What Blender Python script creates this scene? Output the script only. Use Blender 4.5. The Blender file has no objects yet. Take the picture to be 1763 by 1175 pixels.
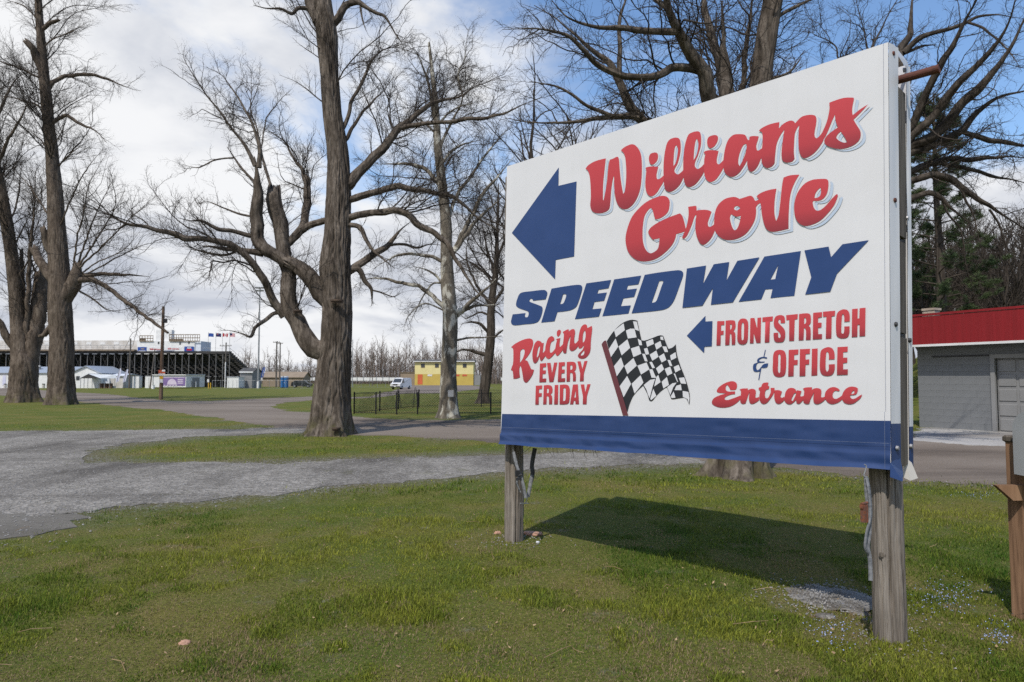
import bpy, bmesh, math, random
import numpy as np
from mathutils import Vector, Matrix
from mathutils.geometry import tessellate_polygon

S = bpy.context.scene
COL = S.collection
R = math.radians

# ------------------------------------------------------------------ camera, sky, sun, exposure
EYE = 1.6
F = 1175.0 / 1763.0                       # focal length in frame widths (24 mm on 36 mm)
PITCH = R(3.0934)
cam = bpy.data.cameras.new('camera')
cam_ob = bpy.data.objects.new('camera', cam)
COL.objects.link(cam_ob)
cam_ob.location = (0, 0, EYE)
cam_ob.rotation_euler = (R(90) + PITCH, 0, 0)
cam.sensor_width = 36.0
cam.lens = 36.0 * F
cam.clip_start = 0.05
cam.clip_end = 5000
cam.dof.use_dof = True
cam.dof.focus_distance = 5.6
cam.dof.aperture_fstop = 4.5
S.camera = cam_ob

SUN_DIR = Vector((-0.33, -0.70, 1.0)).normalized()      # towards the sun: behind the camera, to the left
SUN_EL = math.asin(SUN_DIR.z)
SUN_AZ = math.atan2(SUN_DIR.x, SUN_DIR.y)
world = bpy.data.worlds.new('World')
S.world = world
world.use_nodes = True
wn, wl = world.node_tree.nodes, world.node_tree.links
wn.clear()


def wnode(t, **kw):
    n = wn.new(t)
    for k, v in kw.items():
        setattr(n, k, v)
    return n


def wmath(op, a, b=None, c=None, clamp=False):
    n = wnode('ShaderNodeMath', operation=op, use_clamp=clamp)
    for i, v in enumerate((a, b, c)):
        if v is None:
            continue
        if isinstance(v, (int, float)):
            n.inputs[i].default_value = v
        else:
            wl.new(v, n.inputs[i])
    return n.outputs[0]


SKY_STRENGTH = 0.1
sky = wnode('ShaderNodeTexSky', sky_type='NISHITA', sun_disc=False, sun_elevation=SUN_EL, sun_rotation=SUN_AZ,
            altitude=100, air_density=1.15, dust_density=0.6, ozone_density=2.0)
tc = wnode('ShaderNodeTexCoord')
sep = wnode('ShaderNodeSeparateXYZ')
wl.new(tc.outputs['Generated'], sep.inputs[0])
dx, dy, dz = sep.outputs
zc = wmath('ADD', wmath('MAXIMUM', dz, 0.0), 0.22)
comb = wnode('ShaderNodeCombineXYZ')
wl.new(wmath('DIVIDE', dx, zc), comb.inputs[0])
wl.new(wmath('DIVIDE', dy, zc), comb.inputs[1])
comb.inputs[2].default_value = 3.7


def wnoise(scale, detail, rough, dist, off=(0, 0, 0)):
    mp = wnode('ShaderNodeMapping')
    mp.inputs['Location'].default_value = off
    wl.new(comb.outputs[0], mp.inputs[0])
    n = wnode('ShaderNodeTexNoise')
    n.inputs['Scale'].default_value = scale
    n.inputs['Detail'].default_value = detail
    n.inputs['Roughness'].default_value = rough
    n.inputs['Distortion'].default_value = dist
    wl.new(mp.outputs[0], n.inputs['Vector'])
    return n.outputs['Fac']


n_big = wnoise(1.15, 10, 0.58, 0.35, (0.35, 0.2, 0))
# the cloud deck thins out high up and to the right, where the blue shows
bias = wmath('ADD', wmath('MULTIPLY', dz, -1.1), wmath('MULTIPLY', dx, -0.20))
cov = wmath('ADD', n_big, wmath('ADD', bias, 0.395))
mr = wnode('ShaderNodeMapRange', interpolation_type='SMOOTHSTEP')
mr.inputs['From Min'].default_value = 0.39
mr.inputs['From Max'].default_value = 0.575
wl.new(cov, mr.inputs['Value'])
n_lum = wnoise(1.5, 7, 0.55, 0.3, (4.0, 1.3, 0))
mr2 = wnode('ShaderNodeMapRange', interpolation_type='SMOOTHSTEP')
mr2.inputs['From Min'].default_value = 0.36
mr2.inputs['From Max'].default_value = 0.62
wl.new(n_lum, mr2.inputs['Value'])
CLOUD_GREY = (5.9, 6.3, 7.2, 1)
CLOUD_WHITE = (9.9, 10.0, 10.2, 1)
cmix = wnode('ShaderNodeMix', data_type='RGBA')
cmix.inputs[6].default_value = CLOUD_GREY
cmix.inputs[7].default_value = CLOUD_WHITE
wl.new(mr2.outputs[0], cmix.inputs[0])
smix = wnode('ShaderNodeMix', data_type='RGBA')
wl.new(mr.outputs[0], smix.inputs[0])
skymul = wnode('ShaderNodeMix', data_type='RGBA', blend_type='MULTIPLY')
skymul.inputs[0].default_value = 1.0
skymul.inputs[7].default_value = (1.6, 1.8, 2.0, 1)
wl.new(sky.outputs[0], skymul.inputs[6])
wl.new(skymul.outputs[2], smix.inputs[6])
wl.new(cmix.outputs[2], smix.inputs[7])
bg = wnode('ShaderNodeBackground')
bg.inputs['Strength'].default_value = SKY_STRENGTH
wl.new(smix.outputs[2], bg.inputs['Color'])
wo = wnode('ShaderNodeOutputWorld')
wl.new(bg.outputs[0], wo.inputs['Surface'])

sun = bpy.data.lights.new('sun', 'SUN')
sun.energy = 4.0
sun.angle = R(0.5)
sun.color = (1.0, 0.94, 0.85)
sun_ob = bpy.data.objects.new('sun', sun)
COL.objects.link(sun_ob)
sun_ob.rotation_euler = SUN_DIR.to_track_quat('Z', 'Y').to_euler()
sun_ob.location = (-30, -30, 60)

S.view_settings.view_transform = 'Standard'
S.view_settings.look = 'None'
S.view_settings.exposure = -0.1
S.view_settings.gamma = 1.0
S.view_settings.use_curve_mapping = False
S.cycles.use_denoising = False
S.cycles.max_bounces = 6
S.cycles.transparent_max_bounces = 8

# ------------------------------------------------------------------ helpers
rng = np.random.default_rng(7)
random.seed(7)


def at(px, py, Y):
    """world point seen at photo pixel (px, py) and standing Y metres ahead of the camera"""
    x, u = (px - 881.5) / 1175.0, -(py - 587.5) / 1175.0
    d = np.array([x, math.cos(PITCH) - u * math.sin(PITCH), math.sin(PITCH) + u * math.cos(PITCH)])
    return np.array([0, 0, EYE]) + d * (Y / d[1])


def sstep(a, b, x):
    t = np.clip((np.asarray(x, float) - a) / (b - a), 0, 1)
    return t * t * (3 - 2 * t)


def gz(x, y):
    """height of the ground"""
    x = np.asarray(x, float); y = np.asarray(y, float)
    z = -0.5 * sstep(60, 110, y)
    z = z + 0.065 * np.exp(-((x - 0.3) ** 2 + (y - 6.4) ** 2) / 6.5)
    hill = sstep(27, 62, y) * sstep(0.50, 0.66, x / np.maximum(y, 1.0))
    return z + 5.5 * hill


def vnoise(x, y, scale, seed):
    g = np.random.default_rng(seed).random((64, 64))
    u = np.asarray(x) / scale + 17.3; v = np.asarray(y) / scale + 5.1
    i = np.floor(u).astype(int); j = np.floor(v).astype(int)
    a = u - i; b = v - j
    a = a * a * (3 - 2 * a); b = b * b * (3 - 2 * b)
    q = lambda p, r: g[p % 64, r % 64]
    return (q(i, j) * (1 - a) + q(i + 1, j) * a) * (1 - b) + (q(i, j + 1) * (1 - a) + q(i + 1, j + 1) * a) * b


BASE = {}


def tag(o, label=None, cat=None, group=None, kind=None):
    if label: o['label'] = label
    if cat: o['category'] = cat
    if group: o['group'] = group
    if kind: o['kind'] = kind
    return o


def thing(name, base, label, cat, group=None, rz=0.0):
    o = bpy.data.objects.new(name, None)
    o.empty_display_size = 0.2
    COL.objects.link(o)
    o.location = base
    o.rotation_euler = (0, 0, rz)
    BASE[o.name] = np.array(base, float)
    return tag(o, label, cat, group)


def raw(name, V, faces, mat, parent=None, base=None, smooth=False, local=False, mids=None):
    """V (n,3) world (or local) coordinates; faces: int array (m,k) or list of such arrays"""
    V = np.asarray(V, float)
    if parent is not None:
        b = BASE[parent.name]
    else:
        b = np.array(base if base is not None else (0, 0, 0), float)
    if not local:
        V = V - b
    me = bpy.data.meshes.new(name)
    if not isinstance(faces, (list, tuple)):
        faces = [faces]
    faces = [np.asarray(f, np.int32) for f in faces if len(f)]
    nl = sum(f.size for f in faces); nf = sum(len(f) for f in faces)
    me.vertices.add(len(V)); me.vertices.foreach_set('co', V.astype(np.float32).ravel())
    me.loops.add(nl); me.loops.foreach_set('vertex_index', np.concatenate([f.ravel() for f in faces]))
    me.polygons.add(nf)
    ls = []; c = 0
    for f in faces:
        ls.append(c + np.arange(len(f)) * f.shape[1]); c += f.size
    me.polygons.foreach_set('loop_start', np.concatenate(ls).astype(np.int32))
    mats = mat if isinstance(mat, (list, tuple)) else [mat]
    for m in mats:
        me.materials.append(m)
    if mids is not None:
        me.polygons.foreach_set('material_index', np.asarray(mids, np.int32))
    me.update(calc_edges=True)
    if smooth:
        me.polygons.foreach_set('use_smooth', np.ones(nf, bool))
    o = bpy.data.objects.new(name, me)
    COL.objects.link(o)
    if parent is not None:
        o.parent = parent
        BASE[o.name] = b
    else:
        o.location = b
        BASE[o.name] = b
    return o


class MB:
    """collects boxes, tubes and polygons and links them as one mesh object"""

    def __init__(s):
        s.v = []; s.f = []; s.m = []; s.n = 0

    def poly(s, pts, faces, mi=0):
        s.v += [tuple(map(float, p)) for p in pts]
        for f in faces:
            s.f.append([i + s.n for i in f]); s.m.append(mi)
        s.n += len(pts)
        return s

    def box(s, c, d, rz=0.0, mi=0, bevel=0.0, M=None):
        c = np.asarray(c, float); hx, hy, hz = [q / 2 for q in d]
        cs, sn = math.cos(rz), math.sin(rz)
        b = bevel
        if b > 0:
            P = []
            for z, k in ((-hz, b), (-hz + b, 0), (hz - b, 0), (hz, b)):
                for x, y in ((-hx + k + 0, -hy + k), (hx - k, -hy + k), (hx - k, hy - k), (-hx + k, hy - k)):
                    P.append((x, y, z))
            fs = [(3, 2, 1, 0), (12, 13, 14, 15)]
            for r in range(3):
                for k in range(4):
                    fs.append((r * 4 + k, r * 4 + (k + 1) % 4, r * 4 + 4 + (k + 1) % 4, r * 4 + 4 + k))
        else:
            P = [(x, y, z) for z in (-hz, hz) for x, y in ((-hx, -hy), (hx, -hy), (hx, hy), (-hx, hy))]
            fs = [(3, 2, 1, 0), (4, 5, 6, 7), (0, 1, 5, 4), (1, 2, 6, 5), (2, 3, 7, 6), (3, 0, 4, 7)]
        if M is not None:
            P = [tuple(c + M @ np.array(p)) for p in P]
        else:
            P = [(c[0] + x * cs - y * sn, c[1] + x * sn + y * cs, c[2] + z) for x, y, z in P]
        return s.poly(P, fs, mi)

    def bar(s, a, b, r, n=8, r2=None, mi=0, caps=True):
        a = np.asarray(a, float); b = np.asarray(b, float); r2 = r if r2 is None else r2
        t = b - a; t = t / np.linalg.norm(t)
        ref = np.array([0, 0, 1.0]) if abs(t[2]) < .9 else np.array([1.0, 0, 0])
        u = np.cross(t, ref); u /= np.linalg.norm(u); w = np.cross(t, u)
        P = []
        for p, rr in ((a, r), (b, r2)):
            for k in range(n):
                q = 2 * math.pi * k / n
                P.append(p + rr * (math.cos(q) * u + math.sin(q) * w))
        fs = [(k, n + k, n + (k + 1) % n, (k + 1) % n) for k in range(n)]
        if caps:
            fs += [tuple(range(n)), tuple(range(2 * n - 1, n - 1, -1))]
        return s.poly(P, fs, mi)

    def plank(s, a, b, w, th, up=(0, 0, 1), mi=0):
        """a board from a to b, w wide along 'up', th thick"""
        a = np.asarray(a, float); b = np.asarray(b, float)
        t = b - a; L = np.linalg.norm(t); t /= L
        up = np.asarray(up, float); up = up - t * (up @ t); up /= np.linalg.norm(up)
        n = np.cross(t, up)
        return s.box((a + b) / 2, (L, th, w), M=np.column_stack([t, n, up]), mi=mi)

    def prism(s, pts, h, axis=(0, 0, 1), mi=0):
        """extrude a closed 3D outline along axis by h"""
        pts = [np.asarray(p, float) for p in pts]; ax = np.asarray(axis, float) * h
        n = len(pts)
        P = pts + [p + ax for p in pts]
        return s.poly(P, [tuple(range(n - 1, -1, -1)), tuple(range(n, 2 * n))] + [(k, (k + 1) % n, n + (k + 1) % n, n + k) for k in range(n)], mi)

    def build(s, name, mat, parent=None, base=None, smooth=False, local=False, kind=None):
        V = np.array(s.v, float)
        if parent is not None:
            b = BASE[parent.name]
        else:
            b = np.array(base if base is not None else (0, 0, 0), float)
        if not local:
            V = V - b
        me = bpy.data.meshes.new(name)
        me.from_pydata(V.tolist(), [], s.f)
        for m in (mat if isinstance(mat, (list, tuple)) else [mat]):
            me.materials.append(m)
        me.polygons.foreach_set('material_index', s.m)
        if smooth:
            me.polygons.foreach_set('use_smooth', [True] * len(s.f))
        me.update()
        o = bpy.data.objects.new(name, me)
        COL.objects.link(o)
        BASE[o.name] = b
        if parent is not None:
            o.parent = parent
        else:
            o.location = b
        if kind: o['kind'] = kind
        return o


def dup(o, loc=None, rz=None, scale=None, label=None, parent=None):
    c = o.copy(); COL.objects.link(c)
    if parent is not None: c.parent = parent
    for ch in list(o.children):
        dup(ch, parent=c)
    if loc is not None:
        c.location = loc; BASE[c.name] = np.array(loc, float)
    if rz is not None: c.rotation_euler = (0, 0, rz)
    if scale is not None: c.scale = (scale,) * 3 if isinstance(scale, (int, float)) else scale
    if label: c['label'] = label
    return c


# ------------------------------------------------------------------ materials
def new_mat(name):
    m = bpy.data.materials.new(name); m.use_nodes = True
    nt = m.node_tree
    b = nt.nodes['Principled BSDF']
    return m, nt.nodes, nt.links, b


def ramp(nodes, links, fac, stops):
    r = nodes.new('ShaderNodeValToRGB')
    e = r.color_ramp.elements
    e[0].position, e[0].color = stops[0][0], (*stops[0][1], 1)
    e[1].position, e[1].color = stops[-1][0], (*stops[-1][1], 1)
    for p, c in stops[1:-1]:
        k = e.new(p); k.color = (*c, 1)
    links.new(fac, r.inputs[0])
    return r.outputs[0]


def noise(nodes, links, scale, detail=5, rough=.55, stretch=None, dist=0, coord='Object', off=(0, 0, 0)):
    t = nodes.new('ShaderNodeTexCoord'); mp = nodes.new('ShaderNodeMapping')
    if stretch: mp.inputs['Scale'].default_value = stretch
    mp.inputs['Location'].default_value = off
    links.new(t.outputs[coord], mp.inputs[0])
    n = nodes.new('ShaderNodeTexNoise')
    n.inputs['Scale'].default_value = scale; n.inputs['Detail'].default_value = detail
    n.inputs['Roughness'].default_value = rough; n.inputs['Distortion'].default_value = dist
    links.new(mp.outputs[0], n.inputs['Vector'])
    return n.outputs['Fac']


def bump(nodes, links, b, h, strength=.4, dist=.01, normal=None):
    n = nodes.new('ShaderNodeBump'); n.inputs['Strength'].default_value = strength; n.inputs['Distance'].default_value = dist
    links.new(h, n.inputs['Height'])
    if normal is not None: links.new(normal, n.inputs['Normal'])
    links.new(n.outputs[0], b.inputs['Normal'])
    return n.outputs[0]


def mixc(nodes, links, fac, a, b, blend='MIX'):
    m = nodes.new('ShaderNodeMix'); m.data_type = 'RGBA'; m.blend_type = blend
    for i, v in ((0, fac), (6, a), (7, b)):
        if isinstance(v, (int, float)): m.inputs[i].default_value = v
        elif isinstance(v, tuple): m.inputs[i].default_value = (*v, 1)
        else: links.new(v, m.inputs[i])
    return m.outputs[2]


def pmat(name, c1, c2=None, scale=8, rough=.6, bmp=0, stretch=None, metal=0, spec=.3, detail=5, bdist=.01, lo=.35, hi=.65):
    m, n, l, b = new_mat(name)
    b.inputs['Roughness'].default_value = rough; b.inputs['Metallic'].default_value = metal
    b.inputs['Specular IOR Level'].default_value = spec
    if c2 is None:
        c2 = tuple(x * .82 for x in c1)
    f = noise(n, l, scale, detail, stretch=stretch)
    l.new(ramp(n, l, f, [(lo, c1), (hi, c2)]), b.inputs['Base Color'])
    if bmp: bump(n, l, b, f, bmp, bdist)
    return m


M = {}
def vinyl_mat():
    m, n, l, b = new_mat('white_vinyl')
    f = noise(n, l, 3, 5, .55, (1, 1, .35)); st = noise(n, l, 26, 4, .6, (1, 1, .035)); bl = noise(n, l, 1.3, 4, .6, (1, 1, .5), .3)
    c = ramp(n, l, f, [(.35, (.60, .60, .61)), (.65, (.62, .62, .63))])
    c = mixc(n, l, ramp(n, l, st, [(.52, (0, 0, 0)), (.75, (.12, .12, .12))]), c, (.50, .495, .485))
    c = mixc(n, l, ramp(n, l, bl, [(.55, (0, 0, 0)), (.75, (.25, .25, .25))]), c, (.52, .51, .49))
    l.new(c, b.inputs['Base Color']); b.inputs['Roughness'].default_value = .42; b.inputs['Specular IOR Level'].default_value = .35
    bump(n, l, b, f, .12, .004)
    return m


M['vinyl'] = vinyl_mat()
M['vinyl_blue'] = pmat('blue_vinyl', (.016, .040, .125), (.020, .047, .142), 6, .36, .18, (1, 1, .6), spec=.4, bdist=.006)
M['ink_blue'] = pmat('blue_ink', (.018, .048, .15), (.022, .054, .165), 4, .4)
M['ink_shadow'] = pmat('pale_blue_ink', (.42, .495, .60), (.44, .51, .61), 4, .42)
M['ink_black'] = pmat('black_ink', (.018, .02, .024), (.022, .024, .028), 4, .42)
M['ink_white'] = pmat('white_ink', (.58, .58, .60), (.61, .61, .63), 4, .42)
M['ink_maroon'] = pmat('maroon_ink', (.12, .035, .042), (.13, .04, .048), 4, .42)
M['stitch'] = pmat('pale_thread', (.16, .19, .27), None, 30, .8)
M['steel'] = pmat('grey_steel', (.35, .35, .36), (.25, .25, .26), 20, .45, metal=.6)
M['steel_dark'] = pmat('dark_steel', (.05, .05, .055), (.03, .03, .032), 20, .5, metal=.3)
M['rust'] = pmat('rusty_steel', (.13, .045, .03), (.07, .03, .022), 25, .75, .3)
M['rust_buckle'] = pmat('rusty_buckle', (.22, .07, .03), (.10, .06, .05), 60, .7, .3)
M['strap'] = pmat('grey_webbing', (.23, .235, .245), (.12, .125, .135), 40, .8, .4)
M['strap_dark'] = pmat('dark_webbing', (.06, .065, .07), (.04, .04, .045), 40, .8, .4)


def ink_red(name, vlo, vhi):
    """printed red that runs from light at the top of the word to deep at its foot (a printed blend, as on the sign)"""
    m, n, l, b = new_mat(name)
    a = n.new('ShaderNodeAttribute'); a.attribute_name = 'blend'
    c = ramp(n, l, a.outputs['Fac'], [(0, (.24, .028, .038)), (.34, (.42, .042, .052)), (1, (.50, .052, .062))])
    l.new(c, b.inputs['Base Color']); b.inputs['Roughness'].default_value = .42; b.inputs['Specular IOR Level'].default_value = .35
    return m


M['ink_red'] = ink_red('red_ink', 0, 1)


def wood_mat(name, c1, c2, c3, scale=14, bs=.6, vert=True, moss=0):
    m, n, l, b = new_mat(name)
    st = (1, 1, .06) if vert else (.06, 1, 1)
    g = noise(n, l, scale, 8, .65, st, 0.4)
    c = ramp(n, l, g, [(.28, c1), (.5, c2), (.72, c3)])
    blot = noise(n, l, 2.2, 4, .5, (1, 1, .5))
    c = mixc(n, l, ramp(n, l, blot, [(.35, (0, 0, 0)), (.7, (.55, .55, .55))]), c, tuple(x * .55 for x in c2))
    fine = noise(n, l, scale * 5, 4, .6, st)
    c = mixc(n, l, .35, c, ramp(n, l, fine, [(.38, (.10, .085, .075)), (.52, (1, 1, 1))]), 'MULTIPLY')
    l.new(c, b.inputs['Base Color']); b.inputs['Roughness'].default_value = .85; b.inputs['Specular IOR Level'].default_value = .15
    bump(n, l, b, g, bs, .012)
    return m


M['post_wood'] = wood_mat('weathered_post_wood', (.08, .066, .053), (.23, .20, .17), (.37, .335, .295))
M['board_wood'] = wood_mat('dark_weathered_board', (.05, .042, .034), (.13, .11, .09), (.20, .175, .145))
M['cedar'] = wood_mat('brown_cedar', (.16, .09, .052), (.28, .165, .10), (.37, .235, .15), 10, .25)
M['pole_wood'] = wood_mat('brown_pole_wood', (.10, .06, .04), (.19, .125, .085), (.27, .19, .14), 6, .3)
M['grey_pole'] = wood_mat('grey_pole_wood', (.08, .07, .062), (.14, .125, .11), (.2, .18, .165), 6, .3)


def bark_mat(name, dark, mid, light, scale=5.0, patch=None, moss=0.0):
    m, n, l, b = new_mat(name)
    f1 = noise(n, l, scale, 10, .68, (1, 1, .22), .9)
    f2 = noise(n, l, scale * 4, 8, .7, (1, 1, .45), .5)
    c = ramp(n, l, f1, [(.30, dark), (.5, mid), (.72, light)])
    c = mixc(n, l, .5, c, ramp(n, l, f2, [(.35, (.22, .20, .18)), (.60, (1.1, 1.08, 1.05))]), 'MULTIPLY')
    if patch:
        f3 = noise(n, l, 2.6, 5, .6, (1, 1, .5), .4)
        c = mixc(n, l, ramp(n, l, f3, [(.52, (0, 0, 0)), (.58, (1, 1, 1))]), c, patch)
    if moss:
        geo = n.new('ShaderNodeNewGeometry'); sp = n.new('ShaderNodeSeparateXYZ'); l.new(geo.outputs['Position'], sp.inputs[0])
        mrn = n.new('ShaderNodeMapRange'); mrn.inputs['From Min'].default_value = moss; mrn.inputs['From Max'].default_value = 0
        l.new(sp.outputs[2], mrn.inputs['Value'])
        f4 = noise(n, l, 3.2, 4, .6)
        mm = n.new('ShaderNodeMath'); mm.operation = 'MULTIPLY'; l.new(mrn.outputs[0], mm.inputs[0])
        l.new(ramp(n, l, f4, [(.45, (0, 0, 0)), (.65, (.75, .75, .75))]), mm.inputs[1])
        c = mixc(n, l, mm.outputs[0], c, (.10, .095, .035))
    l.new(c, b.inputs['Base Color']); b.inputs['Roughness'].default_value = .9; b.inputs['Specular IOR Level'].default_value = .1
    nb = bump(n, l, b, f1, .9, .03)
    bump(n, l, b, f2, .5, .01, nb)
    return m


M['bark'] = bark_mat('grey_brown_bark', (.030, .023, .017), (.12, .095, .075), (.23, .19, .152), moss=.9)
M['bark_dark'] = bark_mat('dark_bark', (.022, .018, .015), (.07, .058, .048), (.13, .11, .092))
M['bark_old'] = bark_mat('brown_grey_bark', (.022, .017, .013), (.11, .091, .074), (.24, .205, .172), 5, moss=.7)
M['bark_sycamore'] = bark_mat('mottled_sycamore_bark', (.06, .05, .04), (.16, .14, .11), (.24, .21, .17), 5, (.42, .40, .34))
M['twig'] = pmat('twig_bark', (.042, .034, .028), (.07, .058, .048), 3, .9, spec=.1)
M['twig_hazed'] = pmat('haze_lightened_twig_bark', (.14, .108, .09), (.20, .16, .135), 1.5, .9, spec=.1)  # bark lightened for far trees: distance haze and sunshine put into the colour
M['needles'] = pmat('pine_needles', (.03, .055, .022), (.075, .10, .04), 1.2, .7, spec=.2)

M['white_paint'] = pmat('white_paint', (.72, .72, .71), (.62, .62, .61), 2, .6)
M['white_dirty'] = pmat('grimy_white_paint', (.62, .60, .57), (.46, .43, .39), 1.2, .7, stretch=(1, 1, .5))
M['cream'] = pmat('cream_panel', (.60, .54, .40), (.52, .47, .36), 1.2, .7)
M['roof_metal'] = pmat('pale_blue_grey_roof_metal', (.33, .37, .43), (.26, .30, .36), 2, .5, stretch=(3, 3, .3))
M['canvas'] = pmat('white_canvas', (.62, .66, .72), (.55, .58, .63), 2, .7)
M['black_steel'] = pmat('black_framework', (.035, .034, .034), (.055, .053, .052), 3, .7)
M['post_grey'] = pmat('grey_post', (.17, .165, .16), (.11, .11, .11), 3, .6)
M['seat_dark'] = pmat('dark_grey_planks', (.10, .097, .094), (.065, .063, .061), 1, .8)
M['brown_panel'] = pmat('brown_panel', (.12, .07, .045), (.08, .05, .035), 2, .8)
M['beam_brown'] = pmat('weathered_brown_edge', (.22, .17, .12), (.14, .11, .08), 2, .8)
M['glass'] = pmat('window_glass', (.03, .035, .04), (.05, .055, .06), 2, .12, spec=.6)
M['yellow'] = pmat('deep_yellow_wall', (.50, .375, .09), (.45, .33, .08), .6, .7)
M['yellow_pale'] = pmat('pale_yellow_wall', (.68, .60, .29), (.62, .54, .25), .6, .7)
M['tan'] = pmat('tan_wall', (.28, .22, .16), (.23, .18, .13), .8, .8)
M['orange_door'] = pmat('orange_red_door', (.58, .13, .05), None, 1, .6)
M['red_paint'] = pmat('red_metal_fascia', (.24, .013, .017), (.20, .011, .014), 1.4, .5, stretch=(6, 6, .3))
def block_mat():
    m, n, l, b = new_mat('grey_painted_block')
    f = noise(n, l, 1.3, 6, .6); st = noise(n, l, 2.2, 6, .65, (1, 1, .12), .3); fine = noise(n, l, 30, 4, .6)
    c = ramp(n, l, f, [(.35, (.155, .162, .17)), (.65, (.19, .197, .205))])
    c = mixc(n, l, ramp(n, l, st, [(.52, (0, 0, 0)), (.72, (.55, .55, .55))]), c, (.125, .122, .115))
    c = mixc(n, l, .25, c, ramp(n, l, fine, [(.4, (.6, .6, .6)), (.6, (1, 1, 1))]), 'MULTIPLY')
    l.new(c, b.inputs['Base Color']); b.inputs['Roughness'].default_value = .8; bump(n, l, b, fine, .25, .004)
    return m


M['grey_block'] = block_mat()
M['grey_door'] = pmat('grey_door_paint', (.235, .235, .235), (.20, .20, .20), 1.5, .6)
M['brick_pale'] = pmat('pale_old_brick', (.45, .38, .31), (.33, .26, .21), 3, .9, .3)
M['mortar'] = pmat('mortar', (.33, .31, .28), None, 9, .9)
M['blue_plastic'] = pmat('blue_plastic', (.03, .14, .36), (.025, .12, .30), 1.5, .5)
M['orange_sign'] = pmat('orange_red_sign', (.55, .11, .05), None, 2, .5)
M['sign_yellow'] = pmat('yellow_sign', (.60, .36, .03), None, 2, .5)
M['sign_white'] = pmat('white_sign', (.68, .68, .68), None, 2, .5)
M['purple'] = pmat('purple_print', (.17, .11, .27), (.22, .15, .33), .7, .5)
M['lilac'] = pmat('lilac_print', (.52, .43, .55), (.60, .54, .62), .8, .5)
M['lilac_flag'] = pmat('pale_lilac_fabric', (.48, .49, .62), (.56, .57, .68), 1, .8)
M['blue_flag'] = pmat('blue_fabric', (.02, .06, .25), (.03, .08, .30), 1, .8)
M['navy_flag'] = pmat('navy_fabric', (.02, .02, .09), None, 1, .8)
M['red_flag'] = pmat('red_fabric', (.45, .02, .03), None, 1, .8)
M['white_flag'] = pmat('white_fabric', (.65, .65, .66), None, 1, .8)
M['van_white'] = pmat('white_car_paint', (.70, .70, .70), (.66, .66, .66), 1, .25, spec=.5)
M['car_dark'] = pmat('dark_car_paint', (.02, .024, .026), None, 1, .3, spec=.5)
M['rubber'] = pmat('black_rubber', (.02, .02, .02), None, 5, .9)
M['lamp_clear'] = pmat('lamp_lens', (.55, .55, .52), None, 3, .2, spec=.6)
M['galv'] = pmat('galvanised_steel', (.30, .31, .32), (.24, .25, .26), 2, .5, metal=.4)
M['fence_black'] = pmat('black_fence_paint', (.012, .012, .013), None, 4, .6)
M['mailbox_grey'] = pmat('pale_grey_box_plastic', (.42, .43, .44), (.36, .37, .38), 5, .5, .1)
M['dark_plastic'] = pmat('dark_plastic', (.04, .035, .03), None, 5, .6)
M['stone_pink'] = pmat('pink_stone', (.45, .25, .17), (.36, .22, .16), 14, .9, .4)
M['fungus'] = pmat('bracket_fungus', (.10, .07, .05), (.05, .035, .027), 9, .9, .4)
M['leaf_dead'] = pmat('dead_leaf', (.24, .15, .08), (.36, .26, .15), 3, .8)
M['vine'] = pmat('dry_vine', (.07, .05, .035), (.10, .075, .05), 6, .9)


def petals():
    m, n, l, b = new_mat('pale_blue_petals')
    b.inputs['Base Color'].default_value = (.30, .36, .60, 1); b.inputs['Roughness'].default_value = .7
    return m


M['petal'] = petals()


def concrete_mat():
    m, n, l, b = new_mat('crumbling_concrete')
    f = noise(n, l, 7, 9, .7); g = noise(n, l, 60, 4, .6)
    v = n.new('ShaderNodeTexVoronoi'); v.inputs['Scale'].default_value = 38
    t = n.new('ShaderNodeTexCoord'); l.new(t.outputs['Object'], v.inputs['Vector'])
    c = ramp(n, l, f, [(.3, (.075, .06, .045)), (.5, (.17, .155, .132)), (.7, (.32, .31, .29))])
    c = mixc(n, l, .5, c, ramp(n, l, g, [(.35, (.3, .3, .3)), (.6, (1, 1, 1))]), 'MULTIPLY')
    l.new(c, b.inputs['Base Color']); b.inputs['Roughness'].default_value = .95
    nb = bump(n, l, b, f, .8, .02)
    bump(n, l, b, v.outputs['Distance'], .8, .012, nb)
    return m


M['concrete'] = concrete_mat()


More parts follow.
